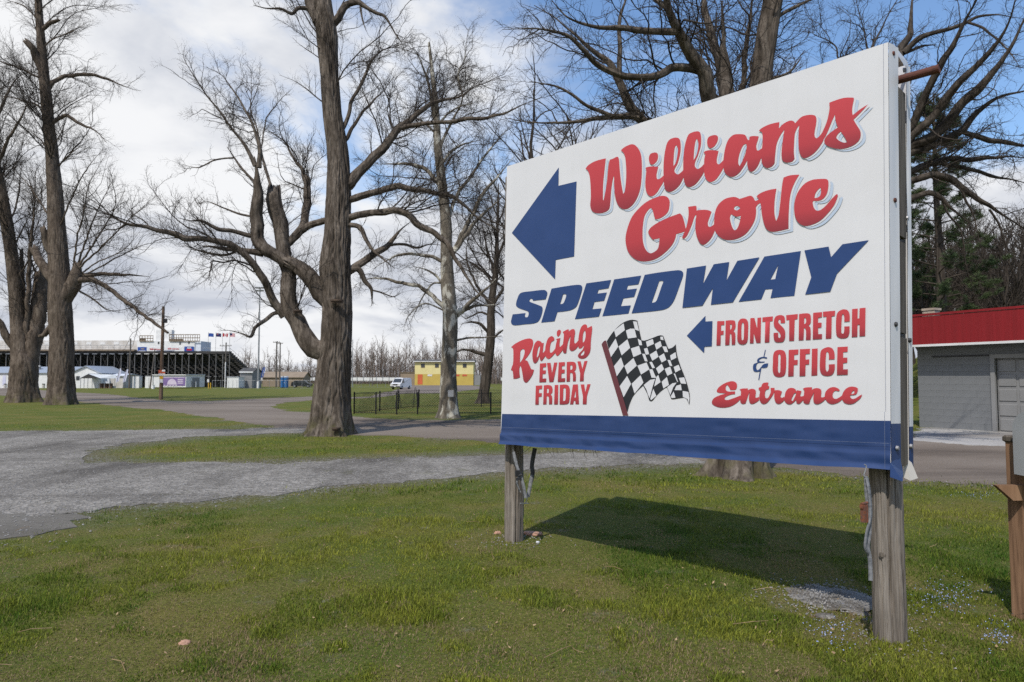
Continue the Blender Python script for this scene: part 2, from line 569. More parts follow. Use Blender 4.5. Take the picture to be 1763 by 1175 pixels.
def grass_ground():
    m, n, l, b = new_mat('short_turf')
    a = n.new('ShaderNodeAttribute'); a.attribute_name = 'wear'
    big = noise(n, l, .55, 5, .6, coord='Object'); mid = noise(n, l, 3.2, 6, .65, coord='Object', off=(3, 8, 0)); fine = noise(n, l, 45, 5, .7, coord='Object')
    grn = ramp(n, l, fine, [(.30, (.038, .058, .010)), (.5, (.085, .112, .020)), (.7, (.155, .175, .036))])
    olive = ramp(n, l, fine, [(.30, (.085, .072, .020)), (.5, (.16, .138, .036)), (.72, (.26, .21, .08))])
    c = mixc(n, l, ramp(n, l, big, [(.40, (0, 0, 0)), (.66, (.85, .85, .85))]), grn, olive)
    vt = n.new('ShaderNodeTexVoronoi'); vt.inputs['Scale'].default_value = 34; tcd = n.new('ShaderNodeTexCoord'); l.new(tcd.outputs['Object'], vt.inputs['Vector'])
    svt = n.new('ShaderNodeSeparateColor'); l.new(vt.outputs['Color'], svt.inputs[0])
    dirt = ramp(n, l, fine, [(.3, (.062, .05, .03)), (.55, (.12, .105, .06)), (.75, (.19, .17, .11))])
    dirt = mixc(n, l, ramp(n, l, svt.outputs[0], [(.55, (0, 0, 0)), (.62, (.8, .8, .8))]), dirt, ramp(n, l, svt.outputs[1], [(0, (.09, .086, .08)), (1, (.30, .29, .27))]))
    c = mixc(n, l, ramp(n, l, mid, [(.58, (0, 0, 0)), (.72, (.55, .55, .55))]), c, dirt)
    w = n.new('ShaderNodeMath'); w.operation = 'MULTIPLY_ADD'; l.new(mid, w.inputs[0]); w.inputs[1].default_value = 1.4; w.inputs[2].default_value = -.7
    w2 = n.new('ShaderNodeMath'); w2.operation = 'ADD'; w2.use_clamp = True; l.new(a.outputs['Fac'], w2.inputs[0]); l.new(w.outputs[0], w2.inputs[1])
    w3 = n.new('ShaderNodeMath'); w3.operation = 'MULTIPLY'; l.new(w2.outputs[0], w3.inputs[0]); l.new(a.outputs['Fac'], w3.inputs[1])
    c = mixc(n, l, w3.outputs[0], c, dirt)
    l.new(c, b.inputs['Base Color']); b.inputs['Roughness'].default_value = .95; b.inputs['Specular IOR Level'].default_value = .1
    bump(n, l, b, fine, .8, .03)
    return m


def gravel_mat():
    m, n, l, b = new_mat('grey_limestone_gravel')
    t = n.new('ShaderNodeTexCoord')
    v = n.new('ShaderNodeTexVoronoi'); v.inputs['Scale'].default_value = 24; l.new(t.outputs['Object'], v.inputs['Vector'])
    v2 = n.new('ShaderNodeTexVoronoi'); v2.inputs['Scale'].default_value = 60; l.new(t.outputs['Object'], v2.inputs['Vector'])
    sp = n.new('ShaderNodeSeparateColor'); l.new(v.outputs['Color'], sp.inputs[0])
    c = ramp(n, l, sp.outputs[0], [(0, (.115, .106, .092)), (.6, (.235, .218, .193)), (1, (.42, .392, .352))])
    sp2 = n.new('ShaderNodeSeparateColor'); l.new(v2.outputs['Color'], sp2.inputs[0])
    c = mixc(n, l, .4, c, ramp(n, l, sp2.outputs[0], [(0, (.10, .092, .08)), (1, (.34, .317, .283))]))
    big = noise(n, l, .6, 5, .62, (1, .45, 1)); mid = noise(n, l, 2.5, 5, .65, off=(5, 1, 0))
    c = mixc(n, l, ramp(n, l, big, [(.46, (0, 0, 0)), (.66, (.8, .8, .8))]), c, (.068, .061, .053))
    rut = noise(n, l, .5, 4, .55, (.25, 2.6, 1), .6, off=(2, 7, 0))
    c = mixc(n, l, ramp(n, l, rut, [(.53, (0, 0, 0)), (.68, (.5, .5, .5))]), c, (.095, .086, .074))
    moss = noise(n, l, .85, 6, .7, off=(9, 3, 0))
    c = mixc(n, l, ramp(n, l, moss, [(.60, (0, 0, 0)), (.72, (.75, .75, .75))]), c, (.085, .085, .035))
    c = mixc(n, l, ramp(n, l, mid, [(.60, (0, 0, 0)), (.74, (.6, .6, .6))]), c, (.10, .086, .055))
    l.new(c, b.inputs['Base Color']); b.inputs['Roughness'].default_value = .9; b.inputs['Specular IOR Level'].default_value = .15
    nb = bump(n, l, b, v.outputs['Distance'], .8, .02)
    bump(n, l, b, v2.outputs['Distance'], .5, .008, nb)
    return m


def road_mat(name='worn_brown_asphalt', d=(.088, .070, .056), mm=(.19, .155, .124), lt=(.26, .22, .182)):
    m, n, l, b = new_mat(name)
    big = noise(n, l, .28, 6, .6, (.35, 1.2, 1), .4); fine = noise(n, l, 28, 6, .75)
    c = ramp(n, l, big, [(.33, d), (.48, mm), (.72, lt)])
    c = mixc(n, l, .55, c, ramp(n, l, fine, [(.35, (.45, .44, .43)), (.65, (1.1, 1.1, 1.1))]), 'MULTIPLY')
    l.new(c, b.inputs['Base Color']); b.inputs['Roughness'].default_value = .9; b.inputs['Specular IOR Level'].default_value = .2
    bump(n, l, b, fine, .5, .01)
    return m


M['turf'] = grass_ground(); M['gravel'] = gravel_mat(); M['road'] = road_mat()
M['lot'] = road_mat('tan_gravel_lot', (.15, .12, .10), (.20, .165, .14), (.25, .21, .18))
M['apron'] = road_mat('pale_gravel_apron', (.22, .20, .18), (.38, .365, .34), (.52, .50, .475))
M['mud'] = road_mat('dark_damp_soil', (.09, .08, .066), (.15, .138, .118), (.23, .215, .19))


def blade_mat():
    m, n, l, b = new_mat('grass_blades')
    a = n.new('ShaderNodeAttribute'); a.attribute_name = 'tint'
    l.new(a.outputs['Color'], b.inputs['Base Color']); b.inputs['Roughness'].default_value = .75; b.inputs['Specular IOR Level'].default_value = .15
    tr = n.new('ShaderNodeBsdfTranslucent'); l.new(a.outputs['Color'], tr.inputs['Color'])
    mx = n.new('ShaderNodeMixShader'); mx.inputs[0].default_value = .42
    l.new(b.outputs[0], mx.inputs[1]); l.new(tr.outputs[0], mx.inputs[2]); l.new(mx.outputs[0], n['Material Output'].inputs['Surface'])
    return m


M['blade'] = blade_mat()
LETTERS = {
'williams': [
'1002,2369* 1034,2394 1106,2411 1220,2409* 1209,2329 1194,2193 1193,2064* 1199,2056 1216,2119 1234,2210 1248,2339 1261,2388* 1293,2389 1339,2395 1354,2371 1362,2295 1376,2186 1400,2071* 1416,2092 1429,2224 1419,2362 1402,2410 1372,2441* 1420,2461 1489,2463 1536,2426 1569,2364 1580,2276 1577,2156 1560,2063 1518,1987 1461,1946 1406,1944 1357,1977 1323,2048 1309,2138 1306,2226 1301,2241* 1288,2186 1277,2113 1270,2027 1259,1973 1214,1953 1143,1956 1084,1982 1059,2034 1064,2110 1059,2214 1047,2300 1027,2347',
'1690,2345 1721,2335 1731,2311 1724,2277 1697,2254 1670,2254 1652,2276 1647,2313 1659,2340',
'1616,2230* 1621,2241 1673,2238 1733,2221* 1729,2205 1718,2160 1725,2126 1748,2124 1785,2143* 1785,2099 1755,2058 1715,2013 1671,1999 1636,2023 1617,2074 1615,2134 1621,2193 1623,2220',
'1828,2409 1861,2418 1900,2412 1923,2393 1932,2350 1929,2288 1907,2212 1878,2166 1884,2142 1907,2124 1932,2131 1959,2151* 1959,2094* 1926,2041 1881,2009 1835,2002 1799,2026 1785,2081 1781,2158 1782,2240 1791,2315 1808,2381|1894,2354 1881,2337 1873,2284 1869,2197* 1887,2216 1903,2271 1908,2322',
'1999,2408 2034,2419 2077,2415 2097,2400 2106,2352 2101,2292 2077,2229 2054,2178 2055,2150 2077,2128 2102,2134 2129,2154* 2129,2094* 2101,2055 2058,2016 2009,2004 1977,2024 1959,2080 1955,2155 1957,2246 1971,2341|2068,2359 2056,2331 2047,2271 2043,2203* 2065,2232 2080,2285 2082,2330',
'2205,2352 2234,2342 2243,2323 2235,2292 2210,2265 2181,2261 2163,2279 2155,2314 2166,2346',
'2126,2237* 2138,2249 2186,2245 2246,2224* 2240,2202 2231,2160 2237,2131 2251,2125 2289,2152* 2286,2095* 2263,2059 2221,2016 2179,2008 2147,2034 2131,2082 2129,2139 2132,2194 2138,2226',
'2285,2151 2297,2225 2321,2285 2361,2313 2412,2306 2451,2289 2472,2249 2482,2246* 2484,2269* 2511,2267 2551,2254* 2546,2233 2533,2194 2537,2161 2548,2154 2578,2167* 2580,2093 2566,2094* 2547,2053 2523,2024 2493,2015 2474,2038 2466,2072 2465,2104* 2444,2071 2404,2026 2365,2009 2331,2016 2297,2050 2284,2096|2459,2222 2439,2220 2419,2190 2402,2140 2399,2098 2408,2075* 2427,2102 2450,2150 2461,2190',
'2552,2292* 2571,2306 2624,2318 2699,2316* 2694,2271* 2722,2294 2768,2306 2795,2295 2805,2277* 2837,2304 2857,2312 2896,2310 2934,2296 2945,2272 2943,2238 2932,2181 2934,2151 2946,2140 2975,2160* 2989,2120* 2979,2100 2945,2059 2906,2033 2865,2025 2844,2043 2829,2092 2826,2153 2828,2208 2833,2258* 2816,2237 2803,2205 2798,2145 2795,2088 2799,2037* 2780,2021 2740,2025 2717,2046 2711,2088 2716,2149 2727,2223 2733,2255* 2706,2223 2680,2173 2669,2108 2663,2040* 2642,2019 2608,2016 2582,2040 2571,2074 2570,2122 2578,2199 2578,2267 2570,2282',
'3027,2354* 3066,2359 3121,2359 3174,2344* 3178,2336 3170,2297 3166,2260 3169,2232* 3217,2259 3261,2275* 3216,2236 3173,2202* 3193,2158 3210,2123 3214,2093 3205,2062 3174,2039 3133,2030 3089,2033 3043,2052 3002,2082 2992,2106 3000,2129 3026,2152 3079,2177* 3066,2219 3061,2267* 3036,2213 3008,2152 2979,2105* 2960,2134 2980,2169* 3009,2230 3023,2281 3029,2323|3095,2146* 3076,2131 3068,2112 3085,2088 3112,2069 3132,2066* 3121,2098 3106,2126'],
'grove': [
'1698,1980 1759,1985 1806,1972 1832,1943 1837,1913 1826,1857 1799,1830 1746,1810 1706,1811* 1695,1845 1682,1889 1664,1906 1637,1891 1609,1854 1596,1802 1590,1732 1595,1648 1618,1586 1659,1549 1700,1554 1734,1579 1747,1655* 1686,1652* 1658,1686 1643,1718 1665,1750 1733,1780 1813,1801 1926,1819* 1949,1790 1974,1701* 1974,1678 1894,1665* 1885,1629 1859,1587 1800,1538 1720,1499 1632,1488 1555,1502 1498,1536 1451,1590 1429,1660 1428,1720 1450,1796 1489,1868 1553,1923 1623,1962',
'1997,1856* 2059,1853* 2067,1843 2065,1816* 2117,1812 2159,1802 2189,1785* 2177,1755 2159,1708 2165,1680 2183,1676 2213,1691* 2215,1642* 2189,1594 2153,1561 2120,1550 2093,1569 2068,1623 2057,1680 2059,1736 2065,1779 2059,1783* 2050,1771 2025,1708 1988,1640 1962,1619* 1945,1627* 1956,1651 1981,1703 1997,1768 2001,1813',
'2210,1711 2216,1770 2242,1825 2295,1859 2358,1862 2391,1850 2405,1838* 2441,1842 2485,1846 2504,1835 2520,1805* 2528,1802 2552,1808* 2560,1780* 2544,1775 2528,1757 2529,1731 2522,1680 2495,1627 2451,1581 2395,1558 2339,1554 2282,1569 2236,1608 2212,1656|2388,1791 2368,1786 2367,1770 2385,1760 2405,1764 2410,1776|2343,1740* 2334,1717 2340,1678 2356,1633 2370,1620 2387,1628 2404,1663 2417,1716* 2385,1715 2363,1726',
'2531,1833* 2560,1850 2613,1860 2673,1859* 2664,1809 2658,1748 2658,1687 2668,1637* 2684,1667 2695,1731 2705,1816 2714,1886 2723,1925* 2767,1931 2829,1922* 2802,1883 2776,1827 2763,1769 2757,1700 2754,1640 2753,1571* 2713,1567 2662,1565 2626,1572 2600,1594 2582,1638 2569,1702 2562,1766 2551,1804',
'2792,1694 2798,1753 2820,1809 2865,1855 2913,1869 2961,1865 3003,1855 3014,1839 3013,1795 3001,1754 2973,1727 2940,1724 2916,1727 2918,1691 2934,1663 2958,1659 2991,1678 3028,1714 3065,1745 3072,1733* 3051,1681 3013,1635 2966,1594 2919,1575 2871,1570 2833,1587 2804,1627|2964,1807* 2946,1794 2931,1772 2926,1746* 2945,1745 2962,1756 2968,1785'],
'speedway': [
'140,1170* 308,1171* 300,1144 316,1131 338,1135 349,1162 342,1181 308,1195 222,1223 186,1247 184,1275 202,1320 227,1355 269,1367 379,1367 510,1366 551,1359 575,1336 571,1313 556,1278* 402,1277* 393,1292 376,1298 357,1289 358,1274 381,1263 489,1225 518,1207 518,1168 499,1116 468,1082 411,1069 302,1068 182,1065 138,1074 120,1097 124,1121',
'626,1367* 761,1372 911,1373 962,1365 978,1345 970,1306 942,1235 914,1186 870,1164 810,1155 700,1153* 667,1074* 507,1071*|762,1305* 789,1304 800,1293 786,1254 767,1226 752,1221 729,1221*',
'1023,1375* 1282,1378* 1256,1311* 1154,1309* 1140,1277* 1240,1278* 1213,1212* 1112,1210* 1090,1150* 1187,1150* 1160,1084* 901,1078*',
'1313,1379* 1576,1382* 1550,1315* 1450,1314* 1438,1282* 1536,1283* 1510,1218* 1406,1214* 1383,1154* 1479,1153* 1457,1088* 1195,1084*',
'1610,1384* 1725,1388 1889,1388 1928,1383 1951,1365 1951,1340 1934,1297 1900,1216 1872,1158 1843,1123 1814,1105 1756,1094 1487,1089*|1743,1322* 1776,1319 1779,1310 1767,1284 1726,1185 1714,1166 1696,1159 1675,1159*',
'1984,1391* 2142,1395* 2119,1263* 2204,1397* 2324,1399* 2303,1269* 2386,1400* 2548,1404* 2350,1108* 2180,1104* 2196,1224* 2112,1103* 1946,1099*',
'2583,1405* 2831,1410* 2785,1117* 2623,1115* 2638,1176* 2588,1177* 2558,1112* 2393,1108*|2679,1337* 2657,1242* 2624,1241*',
'2855,1411* 3008,1415* 3023,1345* 3093,1418* 3248,1422* 3057,1235* 3014,1124* 2856,1119* 2897,1229*'],
'big_arrow': [
'109,1948* 691,2451* 690,2284* 900,2280* 883,1623* 671,1619* 665,1447*'],
'small_arrow': [
'2136,1027* 2136,985* 2192,985* 2186,803* 2127,802* 2125,756* 1983,889*'],
'racing': [
'127,863* 183,894 275,924 356,935 401,922 411,893 402,854 369,798 305,738* 341,730 361,704 392,654* 427,650* 408,604 365,554 330,532 300,550 285,604 266,669 250,688 241,648 251,582* 212,571 166,568* 153,641 132,649* 142,678 157,707 160,781 153,847|277,840 252,822 248,779 247,713* 280,749 304,799 303,832',
'404,789 413,839 431,885 465,910 504,902 519,886* 543,888* 534,829 533,800 568,828* 569,778* 546,751 517,727 498,745 492,780* 474,731 440,707 415,725|495,862 476,845 463,795 459,760 478,773 494,823',
'567,863 594,925 636,944 663,929 667,908 637,895* 624,875 615,826 625,798 649,804 685,838* 690,810 658,776 612,746 584,750 562,779 561,821',
'724,997 742,985 736,957 711,936 697,952 699,983',
'684,915* 711,920 739,923* 730,885 731,850 740,847 776,876* 772,828 750,802 709,768 686,783 681,824 689,873 698,907',
'765,973* 801,989 833,996* 833,973* 864,992 895,991 904,967 896,913 899,875 914,871 944,897* 949,863* 919,824 871,805 844,826 848,881 856,942* 830,895 817,848 809,790* 782,790 768,815 771,877 779,952',
'940,877 948,944 969,1004 1003,1027 1029,1021 1038,994* 1084,1011* 1089,984 1077,892 1074,813 1058,773 1016,741 964,739 938,760 950,783 989,815 1005,855* 971,826 945,830|1012,975 995,956 988,909 992,875 1009,888 1021,934|1006,808* 976,782 968,766 994,768 1007,781'],
'every_friday': [
'499,704* 575,707* 573,673* 538,671* 536,642* 572,644* 570,612* 534,610* 533,570* 578,572* 576,539* 495,536*',
'585,708* 627,709* 647,617* 669,710* 706,711* 663,541* 616,539*',
'724,711* 794,713* 793,681* 761,679* 760,647* 793,649* 791,617* 758,616* 756,573* 799,575* 797,543* 715,541*',
'815,713* 877,714 908,706 920,683 916,649 896,632* 914,619 918,547* 886,546* 883,609 870,619* 854,619* 852,545* 815,543*|855,683* 873,683 880,670 878,653 869,646 854,646*',
'934,716* 969,717* 990,652* 1010,717* 1043,719* 1006,615* 1004,549* 963,547* 966,612*',
'454,506* 532,510* 529,477* 494,475* 493,440* 528,442* 527,410* 492,408* 492,339* 451,337*',
'551,510* 617,513 645,502 655,478 651,447 630,430* 649,416 651,346* 615,344* 612,405 600,415* 588,415* 585,343* 545,341*|589,481* 606,481 611,467 610,450 604,443 588,443*',
'680,514* 721,516* 720,347* 676,345*',
'740,516* 805,519 836,511 852,484 851,386 839,359 808,350 740,347*|781,488* 805,487 810,467 807,392 798,380 778,378*',
'887,520* 941,522* 957,354* 918,353* 916,381* 900,381* 893,351* 857,350*|919,475* 921,411* 902,409*',
'972,521* 1010,522* 1024,456* 1044,523* 1078,525* 1041,424* 1038,356* 997,355* 999,420*'],
'frontstretch': [
'2229,982* 2285,980* 2284,951* 2260,951* 2259,910* 2279,912* 2278,882* 2257,882* 2254,807* 2222,807*',
'2295,982* 2339,982 2362,977 2369,958 2368,925 2353,904* 2363,895 2368,874 2366,809* 2340,808* 2338,879 2332,887* 2327,887* 2322,808* 2290,807*|2329,953* 2338,953 2342,942 2338,922 2328,915*',
'2389,963 2404,984 2426,989 2451,981 2463,955 2462,889 2458,835 2446,814 2421,807 2396,816 2383,838 2384,893|2424,961 2416,950 2413,891 2415,844 2421,836 2429,846 2432,890 2432,949',
'2479,988* 2508,988* 2527,915* 2530,987* 2556,988* 2551,814* 2521,814* 2503,883* 2501,813* 2474,813*',
'2566,988* 2639,990* 2637,958* 2618,957* 2613,816* 2580,815* 2586,957* 2565,957*',
'2643,878* 2674,879* 2674,860 2675,849 2681,842 2689,848 2690,863 2683,878 2657,906 2646,925 2646,960 2656,985 2677,995 2703,993 2718,980 2721,940* 2692,941* 2691,961 2684,967 2677,961 2677,946 2688,931 2710,907 2721,884 2720,843 2707,817 2681,813 2656,817 2645,835',
'2729,992* 2806,995* 2804,962* 2786,959* 2780,819* 2747,819* 2749,959* 2730,958*',
'2815,994* 2859,996 2881,991 2890,974 2889,934 2874,913* 2887,898 2887,821* 2857,821* 2858,888 2851,900* 2846,901* 2842,821* 2810,820*|2848,966* 2856,966 2860,956 2858,932 2847,927*',
'2906,996* 2962,997* 2961,965* 2937,962* 2936,930* 2958,929* 2957,898* 2936,898* 2936,856* 2960,856* 2959,825* 2901,823*',
'2967,999* 3042,1000* 3040,968* 3021,966* 3017,825* 2982,824* 2988,966* 2968,965*',
'3128,927* 3096,927* 3096,964 3089,977 3083,965 3078,860 3085,852 3093,859 3096,897* 3127,897* 3125,854 3113,828 3083,822 3056,832 3047,854 3048,950 3058,988 3089,1005 3116,998 3128,973',
'3144,1003* 3177,1004* 3175,942* 3185,942* 3188,1005* 3222,1006* 3217,832* 3184,831* 3186,905* 3174,904* 3172,829* 3139,828*'],
'office': [
'2638,725 2650,754 2682,763 2713,754 2725,723 2724,636 2713,593 2678,580 2646,591 2634,624 2636,681|2680,735 2673,725 2672,681 2670,623 2678,608 2685,619 2687,680 2688,724',
'2744,761* 2808,762* 2806,730* 2780,727* 2779,693* 2803,694* 2801,662* 2777,661* 2774,587* 2738,585*',
'2818,763* 2883,764* 2881,732* 2855,730* 2853,694* 2877,696* 2876,664* 2853,663* 2851,589* 2813,587*',
'2895,763* 2931,765* 2926,592* 2889,590*',
'3034,693* 2999,692* 2999,730 2990,742 2983,728 2979,634 2987,616 2997,627 2998,661* 3035,663* 3033,625 3018,596 2988,588 2958,596 2944,626 2945,697 2954,752 2993,771 3021,762 3034,733',
'3053,769* 3115,771* 3113,738* 3087,736* 3086,702* 3111,702* 3110,671* 3086,669* 3085,629* 3113,630* 3112,596* 3047,594*'],
'ampersand': [
'2595,715* 2593,706 2567,711 2541,700 2544,689 2579,687* 2575,681 2534,678 2523,670 2518,647 2527,629 2543,638 2560,660* 2576,671 2603,674* 2599,655 2590,646 2567,644* 2555,644 2546,624 2524,618 2503,622 2495,643 2501,670 2527,682 2525,694 2532,708 2563,719',
'2582,767* 2587,766* 2576,717* 2570,718*',
'2549,647* 2556,647* 2540,565* 2533,563*'],
'entrance': [
'2224,487 2240,510 2279,535 2322,551 2353,552 2373,540 2378,521 2371,497 2356,492 2326,492* 2320,508 2307,525 2299,524 2293,511 2294,491 2311,481 2335,481 2363,483* 2363,463* 2335,460 2297,446 2284,433 2289,423 2307,421 2349,434 2404,455* 2403,429* 2376,403 2335,379 2293,368 2243,367 2208,377 2188,391 2186,408 2201,431 2244,452 2295,466* 2272,469 2240,471 2226,477',
'2397,496* 2414,502 2458,504* 2456,490* 2471,498 2491,502 2511,494 2515,478 2512,444 2520,441 2538,449* 2538,426* 2517,410 2490,398 2474,402 2466,421 2466,452 2473,481* 2461,459 2451,430 2440,401* 2422,396 2407,402 2401,419 2404,445 2407,483',
'2537,510* 2554,518 2559,532 2573,543 2605,545* 2599,526* 2610,519* 2607,503* 2589,497* 2582,486 2579,464 2582,445 2592,439 2604,447 2617,474* 2627,456* 2614,434 2591,408 2569,400 2553,407 2541,429 2540,457 2544,482 2542,493* 2535,498',
'2618,509* 2645,510* 2646,493* 2671,495 2696,486* 2690,469 2685,454 2693,445 2711,453* 2713,433* 2695,414 2674,403 2655,410 2644,437 2643,465 2646,485* 2633,462 2622,443* 2613,458* 2619,483',
'2714,455 2721,485 2739,506 2760,511 2781,505 2792,489* 2797,496* 2825,491* 2820,477 2816,461 2823,456 2839,461* 2838,439* 2822,419 2806,407 2793,412 2789,434* 2774,418 2751,403 2728,407 2713,426|2788,479 2776,473 2765,453 2758,434 2765,425 2777,444 2787,466',
'2833,506* 2852,514 2893,516* 2890,498* 2905,508 2927,511 2945,505 2951,491 2948,457 2954,452 2975,460* 2975,442* 2953,422 2926,409 2910,412 2901,427 2901,459 2908,491* 2895,465 2882,440 2874,411* 2857,408 2841,415 2835,432 2839,458 2842,496',
'2971,467 2979,492 3000,512 3027,519 3051,511 3063,499* 3054,493 3036,496 3024,486 3019,467 3023,450 3038,445 3056,453 3077,468* 3077,444* 3056,425 3032,414 3011,411 2990,420 2975,442',
'3074,456 3083,487 3101,510 3125,522 3151,521 3168,512 3167,494 3159,477 3141,471 3125,469 3125,457 3135,447 3152,450 3173,464 3193,476* 3184,455 3163,434 3140,418 3111,414 3088,423 3077,441|3147,500* 3137,494 3131,482 3131,476* 3143,479 3149,488'],
'flag_cloth': [
'1242,876* 1318,960 1401,1017 1479,1037 1542,1027* 1560,955 1583,870* 1614,867 1679,883 1744,901 1779,897* 1807,834 1826,796* 1861,805 1890,828* 1900,751 1930,664 1960,597 1990,519 2008,441 2003,376* 1993,401 1971,430 1923,426 1854,418 1843,438 1815,504* 1792,497 1721,442 1681,400 1657,403 1641,447 1599,516* 1517,445 1475,375 1454,308* 1411,359*'],
'flag_white': [
'1318,960* 1401,1009* 1412,1012* 1423,958* 1336,905*',
'1502,1024* 1538,1019* 1560,944* 1522,957*',
'1434,954* 1479,967* 1517,964* 1537,895* 1454,889*',
'1547,884* 1581,866* 1589,831* 1562,832*',
'1333,894* 1360,828* 1288,745* 1265,810*',
'1363,828* 1450,883* 1476,814* 1394,756*',
'1482,809* 1560,827* 1582,765* 1508,740*',
'1625,858* 1687,876* 1698,838* 1636,816*',
'1755,890* 1777,891* 1785,863* 1758,868*',
'1606,803* 1637,809* 1654,760* 1623,756*',
'1705,836* 1756,858* 1769,818* 1720,792*',
'1773,815* 1809,814* 1824,771* 1795,772*',
'1590,764* 1615,763* 1641,703* 1615,706*',
'1660,756* 1720,786* 1739,737* 1684,708*',
'1742,739* 1787,763* 1809,712* 1768,693*',
'1842,745* 1888,769* 1896,727* 1850,708*',
'1819,712* 1842,710* 1861,664* 1838,668*',
'1388,740* 1417,670* 1348,589* 1319,671*',
'1421,670* 1508,733* 1540,672* 1452,606*',
'1546,672* 1631,696* 1658,643* 1581,602*',
'1657,698* 1680,700* 1708,653* 1684,650*',
'1717,649* 1768,683* 1789,642* 1741,606*',
'1794,644* 1842,661* 1862,611* 1819,592*',
'1873,658* 1915,674* 1932,637* 1887,616*',
'1656,641* 1684,643* 1719,576* 1677,578*',
'1449,592* 1487,529* 1416,422* 1377,510*',
'1492,529* 1576,597* 1603,540* 1521,454*',
'1701,510* 1721,585* 1738,598* 1758,544*',
'1768,547* 1814,583* 1832,524* 1783,496*',
'1873,608* 1885,608* 1911,545* 1904,546*',
'1917,576* 1962,580* 1979,532* 1934,535*',
'1606,521* 1665,561* 1709,568* 1685,503* 1661,420* 1646,447* 1630,488*',
'1817,506* 1862,536* 1898,541* 1868,504* 1844,448*',
'1879,485* 1896,518* 1934,528* 1941,485*',
'1693,493* 1721,439* 1673,405* 1667,417*',
'1873,475* 1889,429* 1856,425* 1848,438*',
'1949,480* 1997,473* 2006,428* 2001,389* 1990,421* 1960,433* 1951,436*'],
'flag_pole': [
'1192,852* 1215,877 1237,882* 1463,280* 1411,278*'],
}
